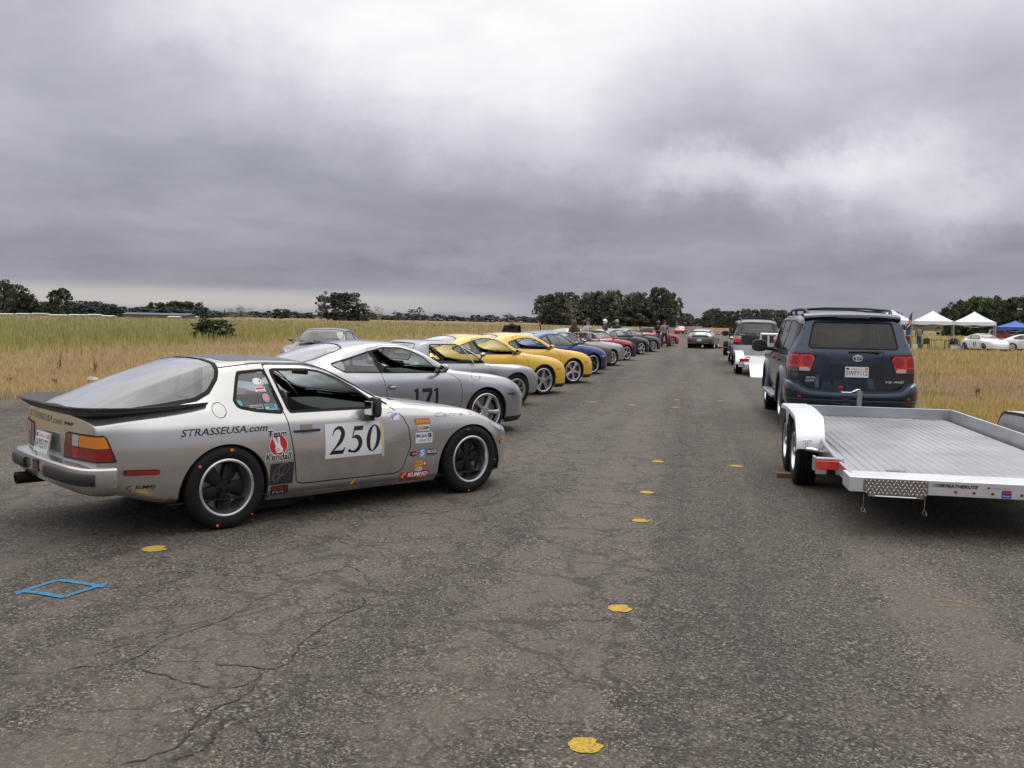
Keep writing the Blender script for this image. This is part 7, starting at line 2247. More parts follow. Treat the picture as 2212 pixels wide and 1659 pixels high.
# ---------------------------------------------------------------- trees
def leaf_mat(name, c, var=.45):
 m = bpy.data.materials.new(name); m.use_nodes = True
 t = NT(m.node_tree); b = t.n['Principled BSDF']
 a = t.add('ShaderNodeVertexColor', layer_name='tone')
 oi = t.add('ShaderNodeObjectInfo')
 hsv = t.add('ShaderNodeHueSaturation', ins={'Hue': t.math('ADD', .48, t.math('MULTIPLY', oi.outputs['Random'], .04)), 'Saturation': t.math('ADD', .75, t.math('MULTIPLY', oi.outputs['Random'], .4)), 'Value': t.math('ADD', .8, t.math('MULTIPLY', oi.outputs['Random'], .4)), 'Color': t.mix(1.0, a.outputs[0], (*c, 1), 'MULTIPLY')})
 t.put(b.inputs['Base Color'], hsv.outputs[0]); b.inputs['Roughness'].default_value = .7; b.inputs['Specular IOR Level'].default_value = .2
 return m
LEAF_EUC = leaf_mat('eucalyptus_leaves', (.105, .105, .080)); LEAF_OAK = leaf_mat('oak_leaves', (.070, .090, .042)); LEAF_HAZE = leaf_mat('hazed_far_leaves', (.085, .105, .100)); LEAF_DRY = leaf_mat('dry_leaves', (.19, .15, .085))  # far-tree leaves have the distant haze mixed into their colour
LEAF_BUSH = leaf_mat('bush_leaves', (.075, .095, .032))
BARK = mat('bark', (.10, .085, .07), rough=.9, var=.3, vscale=3); PBARK = mat('pale_bark', (.33, .30, .26), rough=.85, var=.25, vscale=2)
def crown_mesh(seed, kind):
 """crown of unit height 1 (0.12..1) and unit half width .5, made of leaf sprays gathered in clumps"""
 r = np.random.default_rng(seed); P, S, B = [], [], []
 K, M, size = {'euc': (80, 62, .034), 'round': (76, 64, .036), 'airy': (34, 46, .026), 'low': (56, 50, .044), 'conifer': (40, 46, .024), 'bare': (34, 26, .018), 'bush': (90, 80, .030)}[kind]
 cl = []
 tries = 0
 while len(cl) < K and tries < 5000:
  tries += 1
  if kind == 'euc':
   z = r.uniform(.04, .97); wmax = .50 * (1 - .6 * max(0, z - .72) / .28) * (.75 + .25 * min(1, z / .35))
  elif kind == 'airy':
   z = r.uniform(.12, .97); wmax = .42 * (1 - .6 * abs(z - .6) / .45)
  elif kind == 'low':
   z = r.uniform(.02, .90); wmax = .56 * math.sqrt(max(.02, 1 - ((z - .2) / .76) ** 2))
  elif kind == 'conifer':
   z = r.uniform(.06, 1.0); wmax = .42 * (1.02 - z)
  elif kind == 'bush':
   z = r.uniform(.05, .86); wmax = .50 * math.sqrt(max(.02, 1 - ((z - .2) / .75) ** 2))
  else:
   z = r.uniform(.04, .94); wmax = .50 * math.sqrt(max(.02, 1 - ((z - .45) / .56) ** 2))
  a = r.uniform(0, 2 * PI); rad = wmax * math.sqrt(r.uniform(.08, 1))
  cl.append((rad * math.cos(a), rad * math.sin(a), z, r.uniform(.05, .115) * (1 if kind not in ('airy', 'bare') else .8)))
 for (cx, cy, cz, cr_) in cl:
  q = r.normal(size=(M, 3)); q /= np.linalg.norm(q, axis=1)[:, None]
  q *= (r.uniform(.35, 1.05, M) ** .6)[:, None]
  q[:, 2] *= .72
  P.append(np.array([cx, cy, cz]) + q * cr_ * 1.25); S.append(size * r.uniform(.6, 1.4, M)); B.append(r.uniform(.5, 1.55) * r.uniform(.7, 1.35, M))
 P = np.concatenate(P); S = np.concatenate(S); B = np.concatenate(B); n = len(P)
 u = r.normal(size=(n, 3)); u /= np.linalg.norm(u, axis=1)[:, None]
 v = np.cross(u, r.normal(size=(n, 3))); v /= np.linalg.norm(v, axis=1)[:, None]
 V = np.stack([P - u * S[:, None], P + v * S[:, None] * .6, P + u * S[:, None], P - v * S[:, None] * .6], 1).reshape(-1, 3)
 F = np.arange(n * 4).reshape(n, 4)
 C = np.ones((n, 4, 4)); C[:, :, :3] = B[:, None, None]
 lm = {'euc': LEAF_EUC, 'airy': LEAF_EUC, 'round': LEAF_OAK, 'low': LEAF_HAZE, 'conifer': LEAF_HAZE, 'bare': LEAF_DRY, 'bush': LEAF_BUSH}[kind]
 me = fast_mesh('crown', V, F, lm, colors=C.reshape(-1, 4))
 t = MB()
 tm = PBARK if kind in ('euc', 'airy', 'bare') else BARK
 rg = random.Random(seed)
 t.tube([(0, 0, 0), (.01, .0, .2), (-.01, .01, .45), (.0, 0, .68)], [.030, .024, .017, .008], 7)
 for i, (cx, cy, cz, _) in enumerate(cl[: {'euc': 14, 'airy': 14, 'bare': 22}.get(kind, 8)]):
  z0 = min(.62, max(.12, cz - .28))
  t.tube([(0, 0, z0), (cx * .5, cy * .5, z0 + (cz - z0) * .6), (cx, cy, cz)], [.012, .008, .003], 5)
 return me, t.mesh('trunk', tm, 60)
TREES = {}
def tree(u, vtop, wu, kind, D, label, group=None, v=0, cat='tree', name=None):
 key = (kind, v)
 if key not in TREES: TREES[key] = crown_mesh(100 + v * 7 + len(kind) * 31, kind)
 cm, tm = TREES[key]
 hor = 692 + .0195 * (u - 1106)
 vb = hor + CAM_H * FOC / D
 h = (vb - vtop) * D / FOC; wd = wu * D / FOC
 p = at(u, vb, D)
 r = empty(name or {'euc': 'eucalyptus_tree', 'airy': 'eucalyptus_tree', 'round': 'oak_tree', 'low': 'far_tree', 'conifer': 'conifer_tree', 'bare': 'dry_tree', 'bush': 'bush'}[kind], (p.x, p.y, -.02), random.uniform(0, 6.28))
 tag(r, label, cat, group)
 o = link_mesh('crown', cm, r); o.scale = (wd, wd, h)
 if kind != 'bush' and D < 600:
  o = link_mesh('trunk', tm, r); o.scale = (max(wd, h * .45), max(wd, h * .45), h)
 return r
ORD = 'first second third fourth fifth sixth seventh eighth ninth tenth eleventh twelfth thirteenth fourteenth fifteenth'.split()
GV = 'eucalyptus trees of the dense dark grove behind the red cars'
for i, (u, vt, wu) in enumerate([(1178, 640, 46), (1200, 634, 48), (1224, 632, 46), (1248, 636, 44), (1272, 634, 48), (1298, 632, 46), (1324, 628, 44), (1348, 635, 46), (1372, 634, 44), (1396, 630, 46), (1421, 622, 52), (1446, 634, 44), (1190, 652, 50), (1236, 650, 56), (1284, 652, 56), (1336, 650, 58), (1384, 650, 58), (1432, 650, 54), (1462, 655, 40), (1260, 646, 50), (1310, 645, 50), (1360, 646, 50), (1410, 644, 50), (1212, 646, 50)]):
 tree(u, vt, wu * 1.12, 'airy' if i in (3, 7, 9, 13, 18) else 'euc', 390 if i not in (3, 7, 9, 13, 18) else 372 + (i * 37) % 60, (f'{ORD[i]} eucalyptus from the left along the front of the dense grove' if i < 12 else (f'{ORD[16 - i]} eucalyptus from the right along the front of the dense grove' if i < 17 else 'lower eucalyptus filling in the dense grove behind the red cars')), GV, i % 4)
tree(695, 629, 46, 'airy', 400, 'tall thin eucalyptus with gaps in its crown, left of a dense one', v=0)
tree(742, 633, 88, 'euc', 410, 'broad dense eucalyptus beside the tall thin one on the horizon', v=5)
tree(778, 655, 42, 'euc', 412, 'small dense eucalyptus touching the right side of the broad one', v=2)
tree(3, 607, 62, 'euc', 330, 'tallest dark eucalyptus at the left edge of the picture', v=1)
LE = 'dark trees at the left edge of the field'
for i, (u, vt, wu, k) in enumerate([(38, 617, 54, 'euc'), (62, 634, 46, 'round'), (20, 640, 60, 'round'), (88, 650, 44, 'round'), (-30, 612, 60, 'euc'), (-70, 630, 70, 'round')]):
 tree(u, vt, wu, k, 335, 'dark tree massed beside the tallest eucalyptus at left', LE, i % 3)
tree(127, 623, 56, 'round', 340, 'rounded lone tree standing above the low trees at left', v=4)
LL = 'low dark trees along the left horizon'
for i, (u, vt, wu) in enumerate([(108, 655, 40), (158, 650, 46), (185, 648, 40), (208, 650, 44), (235, 657, 40), (262, 661, 40), (288, 664, 44), (312, 666, 40), (445, 668, 40), (465, 672, 36)]):
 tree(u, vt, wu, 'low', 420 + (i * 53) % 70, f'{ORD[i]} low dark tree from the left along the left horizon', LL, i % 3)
CG = 'clipped-looking trees of the small clump on the left horizon'
for i, (u, vt, wu) in enumerate([(335, 653, 40), (356, 653, 42), (378, 650, 44), (400, 651, 42), (420, 652, 44), (388, 660, 50), (345, 664, 46)]):
 tree(u, vt, wu, 'round', 440, f'{ORD[i]} tree from the left of the small dark clump on the horizon' if i < 5 else 'tree at the back of the small dark clump on the horizon', CG, i % 3)
for i in range(22):
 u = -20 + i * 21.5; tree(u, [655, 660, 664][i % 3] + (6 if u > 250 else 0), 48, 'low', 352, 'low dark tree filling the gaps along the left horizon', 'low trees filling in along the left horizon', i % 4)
tree(527, 657, 44, 'bare', 430, 'pale half-bare tree on the left horizon', v=0)
tree(502, 664, 30, 'bare', 425, 'smaller brownish tree leaning on the pale half-bare one', v=1)
tree(485, 668, 9, 'conifer', 430, 'narrow dark conifer left of the pale half-bare tree', v=0)
tree(608, 667, 40, 'round', 520, 'round dark tree alone between pale tree and tall eucalyptus', v=1)
BP = 'pale leafless trees right of the broad eucalyptus'
for i, (u, vt, wu) in enumerate([(798, 663, 24), (818, 659, 28)]):
 tree(u, vt, wu, 'bare', 430, 'pale leafless tree right of the broad eucalyptus', BP, i)
AR = 'airy trees on the horizon above the silver car'
for i, (u, vt, wu) in enumerate([(855, 671, 30), (892, 667, 34), (908, 664, 30), (1100, 677, 40)]):
 tree(u, vt, wu, 'airy', 520, 'small airy tree on the horizon above the silver cars', AR, i % 3)
FL = 'distant tree line along the horizon'
rg = random.Random(12)
k_ = 0
for u in list(range(432, 1172, 17)) + list(range(1462, 1720, 17)) + list(range(1726, 2010, 30)):
 hz = 692 + .0195 * (u - 1106)
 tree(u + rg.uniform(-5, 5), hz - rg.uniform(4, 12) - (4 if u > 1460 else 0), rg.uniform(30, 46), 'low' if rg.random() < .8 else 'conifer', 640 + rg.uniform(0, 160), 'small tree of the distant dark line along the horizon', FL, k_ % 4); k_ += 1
tree(1482, 677, 30, 'euc', 560, 'bluish tree just right of the dense grove', v=2)
RL = 'trees behind the dark off-road wagon'
for i, (u, vt, wu) in enumerate([(1528, 672, 26), (1543, 667, 36), (1566, 672, 32), (1588, 671, 34), (1610, 668, 34), (1630, 670, 34), (1650, 668, 34), (1670, 669, 34), (1690, 671, 32), (1706, 676, 26), (1556, 682, 40), (1600, 682, 44), (1650, 682, 44), (1695, 684, 40)]):
 tree(u, vt, wu, 'euc' if i < 10 else 'round', 420 + i * 5, f'{ORD[i]} eucalyptus from the left behind the dark grey wagon' if i < 10 else 'lower tree filling in behind the dark grey wagon', RL, i % 4)
RW = 'dark oaks of the wood behind the tents'
for i, (u, vt, wu) in enumerate([(2045, 664, 50), (2064, 652, 52), (2088, 644, 54), (2114, 641, 56), (2142, 640, 56), (2170, 642, 56), (2198, 641, 56), (2226, 643, 60), (2260, 645, 60), (2056, 680, 56), (2100, 668, 70), (2150, 668, 70), (2200, 668, 70), (2070, 690, 60), (2120, 690, 60), (2170, 690, 60), (2215, 688, 60), (2300, 645, 70)]):
 tree(u, vt, wu, 'round', 210 + (i * 13) % 30, f'{ORD[i]} tall oak from the left in the wood behind the tents' if i < 9 else 'lower dark oak filling in the wood behind the tents', RW, i % 4)
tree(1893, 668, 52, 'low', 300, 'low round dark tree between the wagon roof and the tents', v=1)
tree(1940, 674, 30, 'airy', 300, 'pale green small tree beside the blue feather flag', v=2)
tree(461, 683, 92, 'bush', 58, 'rounded green bush alone in the tall grass at left', cat='bush', v=0)
tree(1312, 697, 20, 'bush', 120, 'small green bush in the grass right of the man in grey', cat='bush', v=1)
BH = 'low bushes behind the blue tent'
for i, (u, vt, wu) in enumerate([(2195, 703, 40), (2225, 702, 40), (1600, 702, 40)]):
 tree(u, vt, wu, 'bush', 170, 'low green bush on the far edge of the grass', BH, i % 2, 'bush')
# tall weeds with pale blue flowers at the edge of the tarmac
stalk = mat('weed_stalk', (.10, .12, .04), rough=.9); flower = mat('blue_flower', (.28, .32, .62), rough=.8)
WD = 'flowering weeds in the dry grass'
for i, (u, v, hh, fl) in enumerate([(128, 806, .62, 1), (206, 810, .5, 1), (20, 828, .2, 0), (118, 833, .2, 0), (2110, 862, .4, 1)]):
 p = gp(u, v); b = MB(); rg = random.Random(i)
 for k in range(3):
  dx, dy = rg.uniform(-.08, .08), rg.uniform(-.08, .08)
  b.tube([(0, 0, -.02), (dx * .5, dy * .5, hh * .5), (dx, dy, hh * rg.uniform(.7, 1))], [.012, .008, .004], 5)
  for q in range(9):
   z = rg.uniform(.04, .5) * hh; a = rg.uniform(0, 6.28)
   b.poly([(0, 0, z), (math.cos(a) * .06, math.sin(a) * .06, z + .05), (math.cos(a + .3) * .06, math.sin(a + .3) * .06, z + .03)])
  if fl:
   for q in range(4):
    a = rg.uniform(0, 6.28); z = hh * rg.uniform(.75, 1.0)
    for s_ in range(6):
     an = s_ * PI / 3
     c = Vector((dx + math.cos(a) * .05, dy + math.sin(a) * .05, z))
     b.poly([c, c + Vector((math.cos(an) * .02, math.sin(an) * .014, .012)), c + Vector((math.cos(an + .6) * .02, math.sin(an + .6) * .014, .012))], 1)
 o = b.build('weed', [stalk, flower], None, 0, loc=(p.x, p.y, 0)); tag(o, 'green weed stalk with pale blue flowers in the dry grass' if fl else 'low green leafy weed in the dry grass', 'weed', WD)
p = gp(201, 829); b = MB(); rg = random.Random(4)
b.blob((0, 0, .07), (.16, .10, .09), nu=10, nv=7, fn=lambda q: q * rg.uniform(.8, 1.15)); o = b.build('rock', [mat('pale_stone', (.45, .44, .42), rough=.9, var=.3)], None, 30, loc=(p.x, p.y, 0)); tag(o, 'pale stone lying at the edge of the tarmac on the left', 'stone')
# far hill
b = MB(); rows = []
hillm = mat('far_hill', (.14, .17, .22), rough=1.0, var=.15, vscale=.002)  # blue-grey of the distant air is put into the hill colour
for (uc, vt, wu, D) in ((595, 672.5, 130, 6000), (500, 677, 300, 6200), (900, 684, 400, 6300)):
 b = MB(); hz = 692 + .0195 * (uc - 1106); h = (hz - vt) * D / FOC; c = at(uc, hz, D)
 rows = []
 for j in range(5):
  s_ = j / 4; row = []
  for i in range(31):
   t_ = -1 + 2 * i / 30
   zz = h * max(0, (1 - t_ * t_)) ** 1.3 * (1 + .15 * math.sin(t_ * 9)) * math.sin(s_ * PI / 2)
   row.append((c.x + t_ * wu / 2 * D / FOC, c.y - (1 - s_) * 300, zz - 2))
  rows.append(row)
 b.grid(rows); o = b.build('hill', hillm, None, 80); tag(o, kind='structure')
# ---------------------------------------------------------------- people
SKINM = mat('skin', (.42, .24, .16), rough=.55, var=.1)
def cloth(name, c, var=.15): return mat('cloth_' + name, c, rough=.9, var=var, vscale=12, sheen=.2, bump=.12, bscale=25)
JEANS = cloth('denim', (.045, .065, .12)); DKJ = cloth('dark_denim', (.018, .022, .04)); SHOE = mat('shoe_leather', (.05, .035, .025), rough=.7)
def hand_mesh(side):
 b = MB()
 b.blob((0, 0, -.045), (.016, .038, .05), nu=10, nv=7)
 for k, (y, l_) in enumerate(((-.028, .060), (-.010, .070), (.010, .066), (.028, .052))):
  b.tube([(0, y, -.08), (.008, y * 1.1, -.08 - l_ * .5), (.024, y * 1.05, -.08 - l_ * .95)], [.0085, .0080, .0065], 6)
 b.tube([(.004, -.030 * side, -.03), (.022, -.052 * side, -.055), (.034, -.052 * side, -.085)], [.011, .010, .008], 6)
 return b.mesh('hand', SKINM, 60)
HANDS = {1: hand_mesh(1), -1: hand_mesh(-1)}
def person(label, pos, face, h=1.75, top=None, legs=JEANS, sleeves='long', arms=None, legp=None, lean=0.0, head_turn=0.0, shoes=SHOE, fem=False, sit=False, group=None, hem=.88):
 """pos: ground point; face: heading of the eyes' side in radians (+x local)"""
 k = h / 1.75
 root = empty('person', pos, face); tag(root, label, 'person', group)
 sw = .175 if fem else .215
 a = arms or {}
 J = {'pelvis': (0, 0, .93), 'spine': (.005 + lean * .1, 0, 1.13), 'chest': (.01 + lean * .25, 0, 1.34), 'neck': (.0 + lean * .36, 0, 1.485), 'head0': (.02 + lean * .42, 0, 1.565), 'head1': (.022 + lean * .45, 0, 1.655), 'head2': (.012 + lean * .47, 0, 1.725)}
 R = {'pelvis': (.185, .150), 'spine': (.190 if not fem else .135, .140), 'chest': (.215 if not fem else .165, .140), 'neck': (.056, .056), 'head0': (.068, .072), 'head1': (.082, .094), 'head2': (.055, .062)}
 E_ = [('pelvis', 'spine'), ('spine', 'chest'), ('chest', 'neck'), ('neck', 'head0'), ('head0', 'head1'), ('head1', 'head2')]
 hand_at = {}
 for s_, sd in (('l', 1), ('r', -1)):
  sh = (J['chest'][0] - .005, sd * sw, 1.415); el, wr = a.get(s_, [(-.02, .27, 1.13), (.06, .27, .90)])
  el = (el[0] + lean * .2, sd * el[1], el[2]); wr = (wr[0] + lean * .2, sd * wr[1], wr[2])
  J['sh' + s_], J['el' + s_], J['wr' + s_] = sh, el, wr
  R['sh' + s_] = (.088, .088) if not fem else (.064, .064); R['el' + s_] = (.058, .058); R['wr' + s_] = (.034, .038)
  E_ += [('chest', 'sh' + s_), ('sh' + s_, 'el' + s_), ('el' + s_, 'wr' + s_)]
  hip = (0, sd * .085, .88); lp = (legp or {}).get(s_, [(.01, .10, .49), (-.02, .11, .085)])
  kn, an = (lp[0][0], sd * lp[0][1], lp[0][2]), (lp[1][0], sd * lp[1][1], lp[1][2])
  J['hp' + s_], J['kn' + s_], J['an' + s_] = hip, kn, an; J['to' + s_] = (an[0] + .15, an[1] + sd * .02, an[2] - .045)
  R['hp' + s_] = (.115, .115); R['kn' + s_] = (.084, .078); R['an' + s_] = (.068, .064); R['to' + s_] = (.042, .034)
  E_ += [('pelvis', 'hp' + s_), ('hp' + s_, 'kn' + s_), ('kn' + s_, 'an' + s_), ('an' + s_, 'to' + s_)]
 if sit:
  for n_ in J: J[n_] = (J[n_][0], J[n_][1], J[n_][2] - .44) if not n_.startswith(('kn', 'an', 'to')) else J[n_]
  for s_, sd in (('l', 1), ('r', -1)):
   J['kn' + s_] = (.42, sd * .13, .48); J['an' + s_] = (.44, sd * .13, .085); J['to' + s_] = (.59, sd * .14, .04)
 names = list(J); idx = {n: i for i, n in enumerate(names)}
 me = bpy.data.meshes.new('body'); me.from_pydata([tuple(c * k for c in J[n]) for n in names], [(idx[p], idx[q]) for p, q in E_], [])
 o = bpy.data.objects.new('body', me); COL.objects.link(o)
 sk = o.modifiers.new('skin', 'SKIN'); sk.use_smooth_shade = True; sk.branch_smoothing = .3
 for i, n in enumerate(names):
  me.skin_vertices[0].data[i].radius = (R[n][0] * k, R[n][1] * k); me.skin_vertices[0].data[i].use_root = (n == 'pelvis')
 sb = o.modifiers.new('sub', 'SUBSURF'); sb.levels = 2
 dg = bpy.context.evaluated_depsgraph_get(); ev = o.evaluated_get(dg); nm = bpy.data.meshes.new_from_object(ev)
 bpy.data.objects.remove(o)
 nm.name = 'body'
 top = top or cloth('grey', (.4, .4, .4))
 for m in (SKINM, top, legs, shoes): nm.materials.append(m)
 segs = [(np.array(J[p]) * k, np.array(J[q]) * k, p, q) for p, q in E_]
 for f in nm.polygons:
  c = np.array(f.center); best = None
  for A_, B_, p, q in segs:
   t = np.clip(((c - A_) @ (B_ - A_)) / max(1e-9, (B_ - A_) @ (B_ - A_)), 0, 1); d = np.linalg.norm(c - A_ - (B_ - A_) * t)
   if best is None or d < best[0]: best = (d, p, q, t)
  _, p, q, t = best
  if q.startswith('to'): mi = 3
  elif q.startswith(('kn', 'an')): mi = 2 if not (q.startswith('an') and t > .96) else 3
  elif q.startswith('hp') or p == 'pelvis' and c[2] < hem * k - (.44 * k if sit else 0): mi = 2
  elif p == 'neck' or p.startswith('head') or (p == 'chest' and q == 'neck' and t > .75): mi = 0
  elif q.startswith('wr'): mi = 1 if sleeves == 'long' else 0
  elif q.startswith('el'): mi = 1 if sleeves == 'long' or t < .62 else 0
  else: mi = 1
  f.material_index = mi
 nm.shade_smooth()
 body = link_mesh('body', nm, root)
 for s_, sd in (('l', 1), ('r', -1)):
  hnd = link_mesh('hand', HANDS[sd], root, tuple(c * k for c in J['wr' + s_]))
  d = (Vector(J['wr' + s_]) - Vector(J['el' + s_])).normalized()
  hnd.rotation_euler = Vector((0, 0, -1)).rotation_difference(d).to_euler(); hnd.scale = (k, k, k)
 hc = Vector(J['head1']) * k
 fb = MB()
 q = Matrix.Rotation(head_turn, 3, 'Z')
 pt = lambda x, y, z: tuple(hc + q @ (Vector((x, y, z)) * k))
 n0 = [pt(.088, -.012, -.02), pt(.088, .012, -.02), pt(.092, 0, .02), pt(.112, 0, -.018)]
 z0 = fb.addv(n0)
 for t in ((0, 1, 3), (1, 2, 3), (2, 0, 3)): fb.face([z0 + i for i in t], 0)
 for sd in (-1, 1):
  fb.blob(pt(.080, sd * .032, .012), (.010 * k, .012 * k, .007 * k), m=1, nu=8, nv=5); fb.blob(pt(.0, sd * .084, -.005), (.018 * k, .012 * k, .030 * k), m=0, nu=8, nv=5)
 fb.blob(pt(.080, 0, -.048), (.008 * k, .022 * k, .006 * k), m=2, nu=8, nv=5)
 fb.build('face', [SKINM, mat('eye_dark', (.03, .02, .015), rough=.3), mat('lips', (.35, .13, .11), rough=.5)], root, 60)
 return root, hc, k, q
HAIRD = mat('dark_hair', (.020, .013, .010), rough=.5, var=.3, vscale=30); HAIRB = mat('brown_hair', (.060, .028, .018), rough=.5, var=.35, vscale=40)
def hair_cap(P, m, low=-.05):
 root, hc, k, q = P; b = MB()
 b.blob((0, 0, 0), (.096 * k, .090 * k, .102 * k), nu=18, nv=12, fn=lambda p: Vector((p.x, p.y, p.z if p.z > -.35 else -.35)) if p.x < .45 or p.z > .55 else Vector((.42, p.y, max(p.z, .5))))
 b.v = [tuple(hc + q @ (Vector(p) + Vector((-.008, 0, .022)))) for p in b.v]; b.build('hair', m, root, 60)
def cap(P, m, visor=None, back=False):
 root, hc, k, q = P; b = MB(); rows = []
 for j in range(8):
  th = PI / 2 * j / 7; rows.append([(.100 * k * math.cos(a) * math.cos(th), .092 * k * math.sin(a) * math.cos(th), .085 * k * math.sin(th)) for a in np.linspace(0, 2 * PI, 21)[:-1]])
 b.grid(rows, wrap=True)
 vs = [[(.090 * k * math.cos(a) + e * k, .086 * k * math.sin(a) * (1 - e), .004 - e * .12) for a in np.linspace(-1.0, 1.0, 9)] for e in (0, .06, .105)]
 b.grid(vs, 1); b.grid([[(x, y, z - .006) for x, y, z in r] for r in vs], 1)
 b.v = [tuple(hc + q @ (Vector(p) + Vector((-.004, 0, .030 * k)))) for p in b.v]; b.build('cap', [m, visor or m], root, 60)
def helmet(P, m, band=None):
 root, hc, k, q = P; b = MB()
 b.blob((0, 0, 0), (.135 * k, .122 * k, .138 * k), nu=22, nv=16, fn=lambda p: Vector((p.x if not (p.x > .55 and -.45 < p.z < .28) else .62, p.y, max(p.z, -.85))))
 nv = len(b.v)
 b.v = [tuple(hc + q @ (Vector(p) + Vector((.0, 0, .018)))) for p in b.v]; b.build('helmet', m, root, 60)
 b = MB(); rows = [[(.118 * k * math.cos(a), .116 * k * math.sin(a), z * k) for a in np.linspace(-.85, .85, 11)] for z in (-.05, .045)]
 b.grid(rows); b.v = [tuple(hc + q @ (Vector(p) + Vector((.0, 0, .018)))) for p in b.v]; b.build('visor', mat('dark_visor', (.02, .02, .025), rough=.1, coat=1.0), root, 60)

# man in a brown hooded top, seen from behind beyond the yellow cars
brownc = cloth('brown_fleece', (.028, .016, .012))
P = person('man in a dark brown hooded top and black cap seen from behind the yellow cars', at(1105, 745, 31) * 1 - Vector((0, 0, at(1105, 745, 31).z)), math.radians(95), 1.75, brownc, DKJ, arms={'l': [(.06, .30, 1.14), (.26, .20, 1.08)], 'r': [(.06, .30, 1.14), (.26, .20, 1.08)]})
hair_cap(P, HAIRD); cap(P, cloth('black', (.012, .012, .014)))
b = MB(); b.blob((-.07, 0, 1.44), (.075, .13, .07), nu=14, nv=8); b.build('hood', brownc, P[0], 60)
# woman with long brown hair
pinkc = cloth('dusty_pink', (.17, .085, .065))
g0 = lambda u, D: Vector((at(u, 700, D).x, D, 0))
P = person('woman with very long brown hair in a dusty pink top, seen from behind', g0(1241, 36.9), math.radians(80), 1.68, pinkc, DKJ, fem=True, arms={'l': [(.02, .24, 1.15), (.16, .20, .98)], 'r': [(-.03, .26, 1.12), (.02, .28, .90)]})
root, hc, k, q = P
b = MB(); rows = []
for z, w_, d_, cx in ((.108, .02, .02, .0), (.10, .055, .06, -.005), (.06, .088, .088, -.01), (0, .100, .085, -.03), (-.09, .105, .070, -.055), (-.20, .125, .062, -.075), (-.33, .135, .056, -.085), (-.47, .120, .045, -.09), (-.60, .07, .03, -.09), (-.66, .015, .01, -.09)):
 rows.append([(cx + d_ * math.cos(a) * (1.0 if math.cos(a) < 0 or z > .02 else .55) + .006 * math.sin(7 * a), w_ * math.sin(a) * (1 + .05 * math.sin(9 * a)), z) for a in np.linspace(0, 2 * PI, 25)[:-1]])
b.grid(rows, wrap=True); b.v = [tuple(hc + Vector(p)) for p in b.v]; b.build('hair', HAIRB, root, 60)
# man in a grey printed t-shirt reading a sheet of paper
teec = cloth('heather_grey', (.50, .50, .53)); khaki = cloth('khaki', (.26, .22, .17))
P = person('man in a printed grey T-shirt and blue cap reading a sheet of paper', g0(1271, 36.9), math.radians(150), 1.74, teec, khaki, 'short', arms={'l': [(.10, .24, 1.16), (.34, .12, 1.14)], 'r': [(.10, .24, 1.16), (.34, .14, 1.14)]}, head_turn=.35, hem=.78)
hair_cap(P, HAIRD); cap(P, cloth('royal_blue', (.02, .035, .16)), cloth('white', (.6, .6, .6)))
b = MB()
th = np.linspace(0, 2 * PI, 20)
def backp(a, c_):
 bv = BACK.ray_cast(Vector((-1, a, c_)), Vector((1, 0, 0)))
 return (bv[0] + Vector((-.004, 0, 0))) if bv[0] is not None else Vector((-.12, a, c_))
bm_ = P[0].children[0].data; BACK = BVHTree.FromPolygons([v.co.copy() for v in bm_.vertices], [tuple(p.vertices) for p in bm_.polygons])
st = Sticker(lambda a, c_, l: backp(a, c_) + Vector((-l, 0, 0)))
st.disc(0, 1.27, .105, .125, cloth('print_grey', (.10, .11, .14)), 0, 20); st.disc(.0, 1.22, .055, .055, cloth('print_red', (.42, .04, .04)), 1, 16); st.disc(0, 1.33, .05, .045, cloth('print_pale', (.30, .30, .34)), 1, 12); st.build('shirt_print', P[0])
sh = MB(); c = P[0].location + Matrix.Rotation(math.radians(150), 3, 'Z') @ Vector((.50, 0, 1.12))
sh.grid([[(x, y, .02 * math.sin(x * 12)) for x in (-.14, -.05, .05, .14)] for y in (-.11, 0, .11)]); o = sh.build('paper_sheet', mat('white_paper', (.82, .82, .82), rough=.8), None, 60); o.location = c; o.rotation_euler = (.0, -.5, math.radians(150)); tag(o, 'white sheet of paper held by the man in the grey T-shirt', 'paper')
# people further along the row
navyc = cloth('navy', (.02, .022, .035)); gren = cloth('dark_green', (.018, .030, .020))
wh = mat('white_helmet', (.75, .75, .75), rough=.2, coat=.8); bh = mat('black_helmet', (.02, .02, .022), rough=.25, coat=.8); gh = mat('grey_helmet', (.22, .23, .25), rough=.25, coat=.8)
P = person('person in a navy jacket and white helmet beyond the red car', g0(1307.5, 47), math.radians(190), 1.72, navyc, DKJ); helmet(P, wh)
P = person('person in a dark green jacket and grey helmet behind the dark green coupe', g0(1332.5, 56), math.radians(70), 1.74, gren, DKJ); helmet(P, gh)
whc = cloth('white', (.6, .6, .6))
P = person('person in a white shirt sitting on the ground far beyond the cars', g0(1383, 84), math.radians(120), 1.7, whc, DKJ, sit=True); hair_cap(P, HAIRD)
b = MB(); b.box((0, 0, .40), (.42, .46, .05)); b.box((-.24, 0, .68), (.04, .46, .50))
for x in (-.2, .2):
 for y in (-.2, .2): b.box((x, y, .19), (.03, .03, .40))
o = b.build('folding_chair', mat('black_canvas_chair', (.02, .02, .02), rough=.9), None, 30); o.location = P[0].location; o.rotation_euler = (0, 0, math.radians(120)); tag(o, 'black folding chair under the person in white far beyond the cars', 'chair')
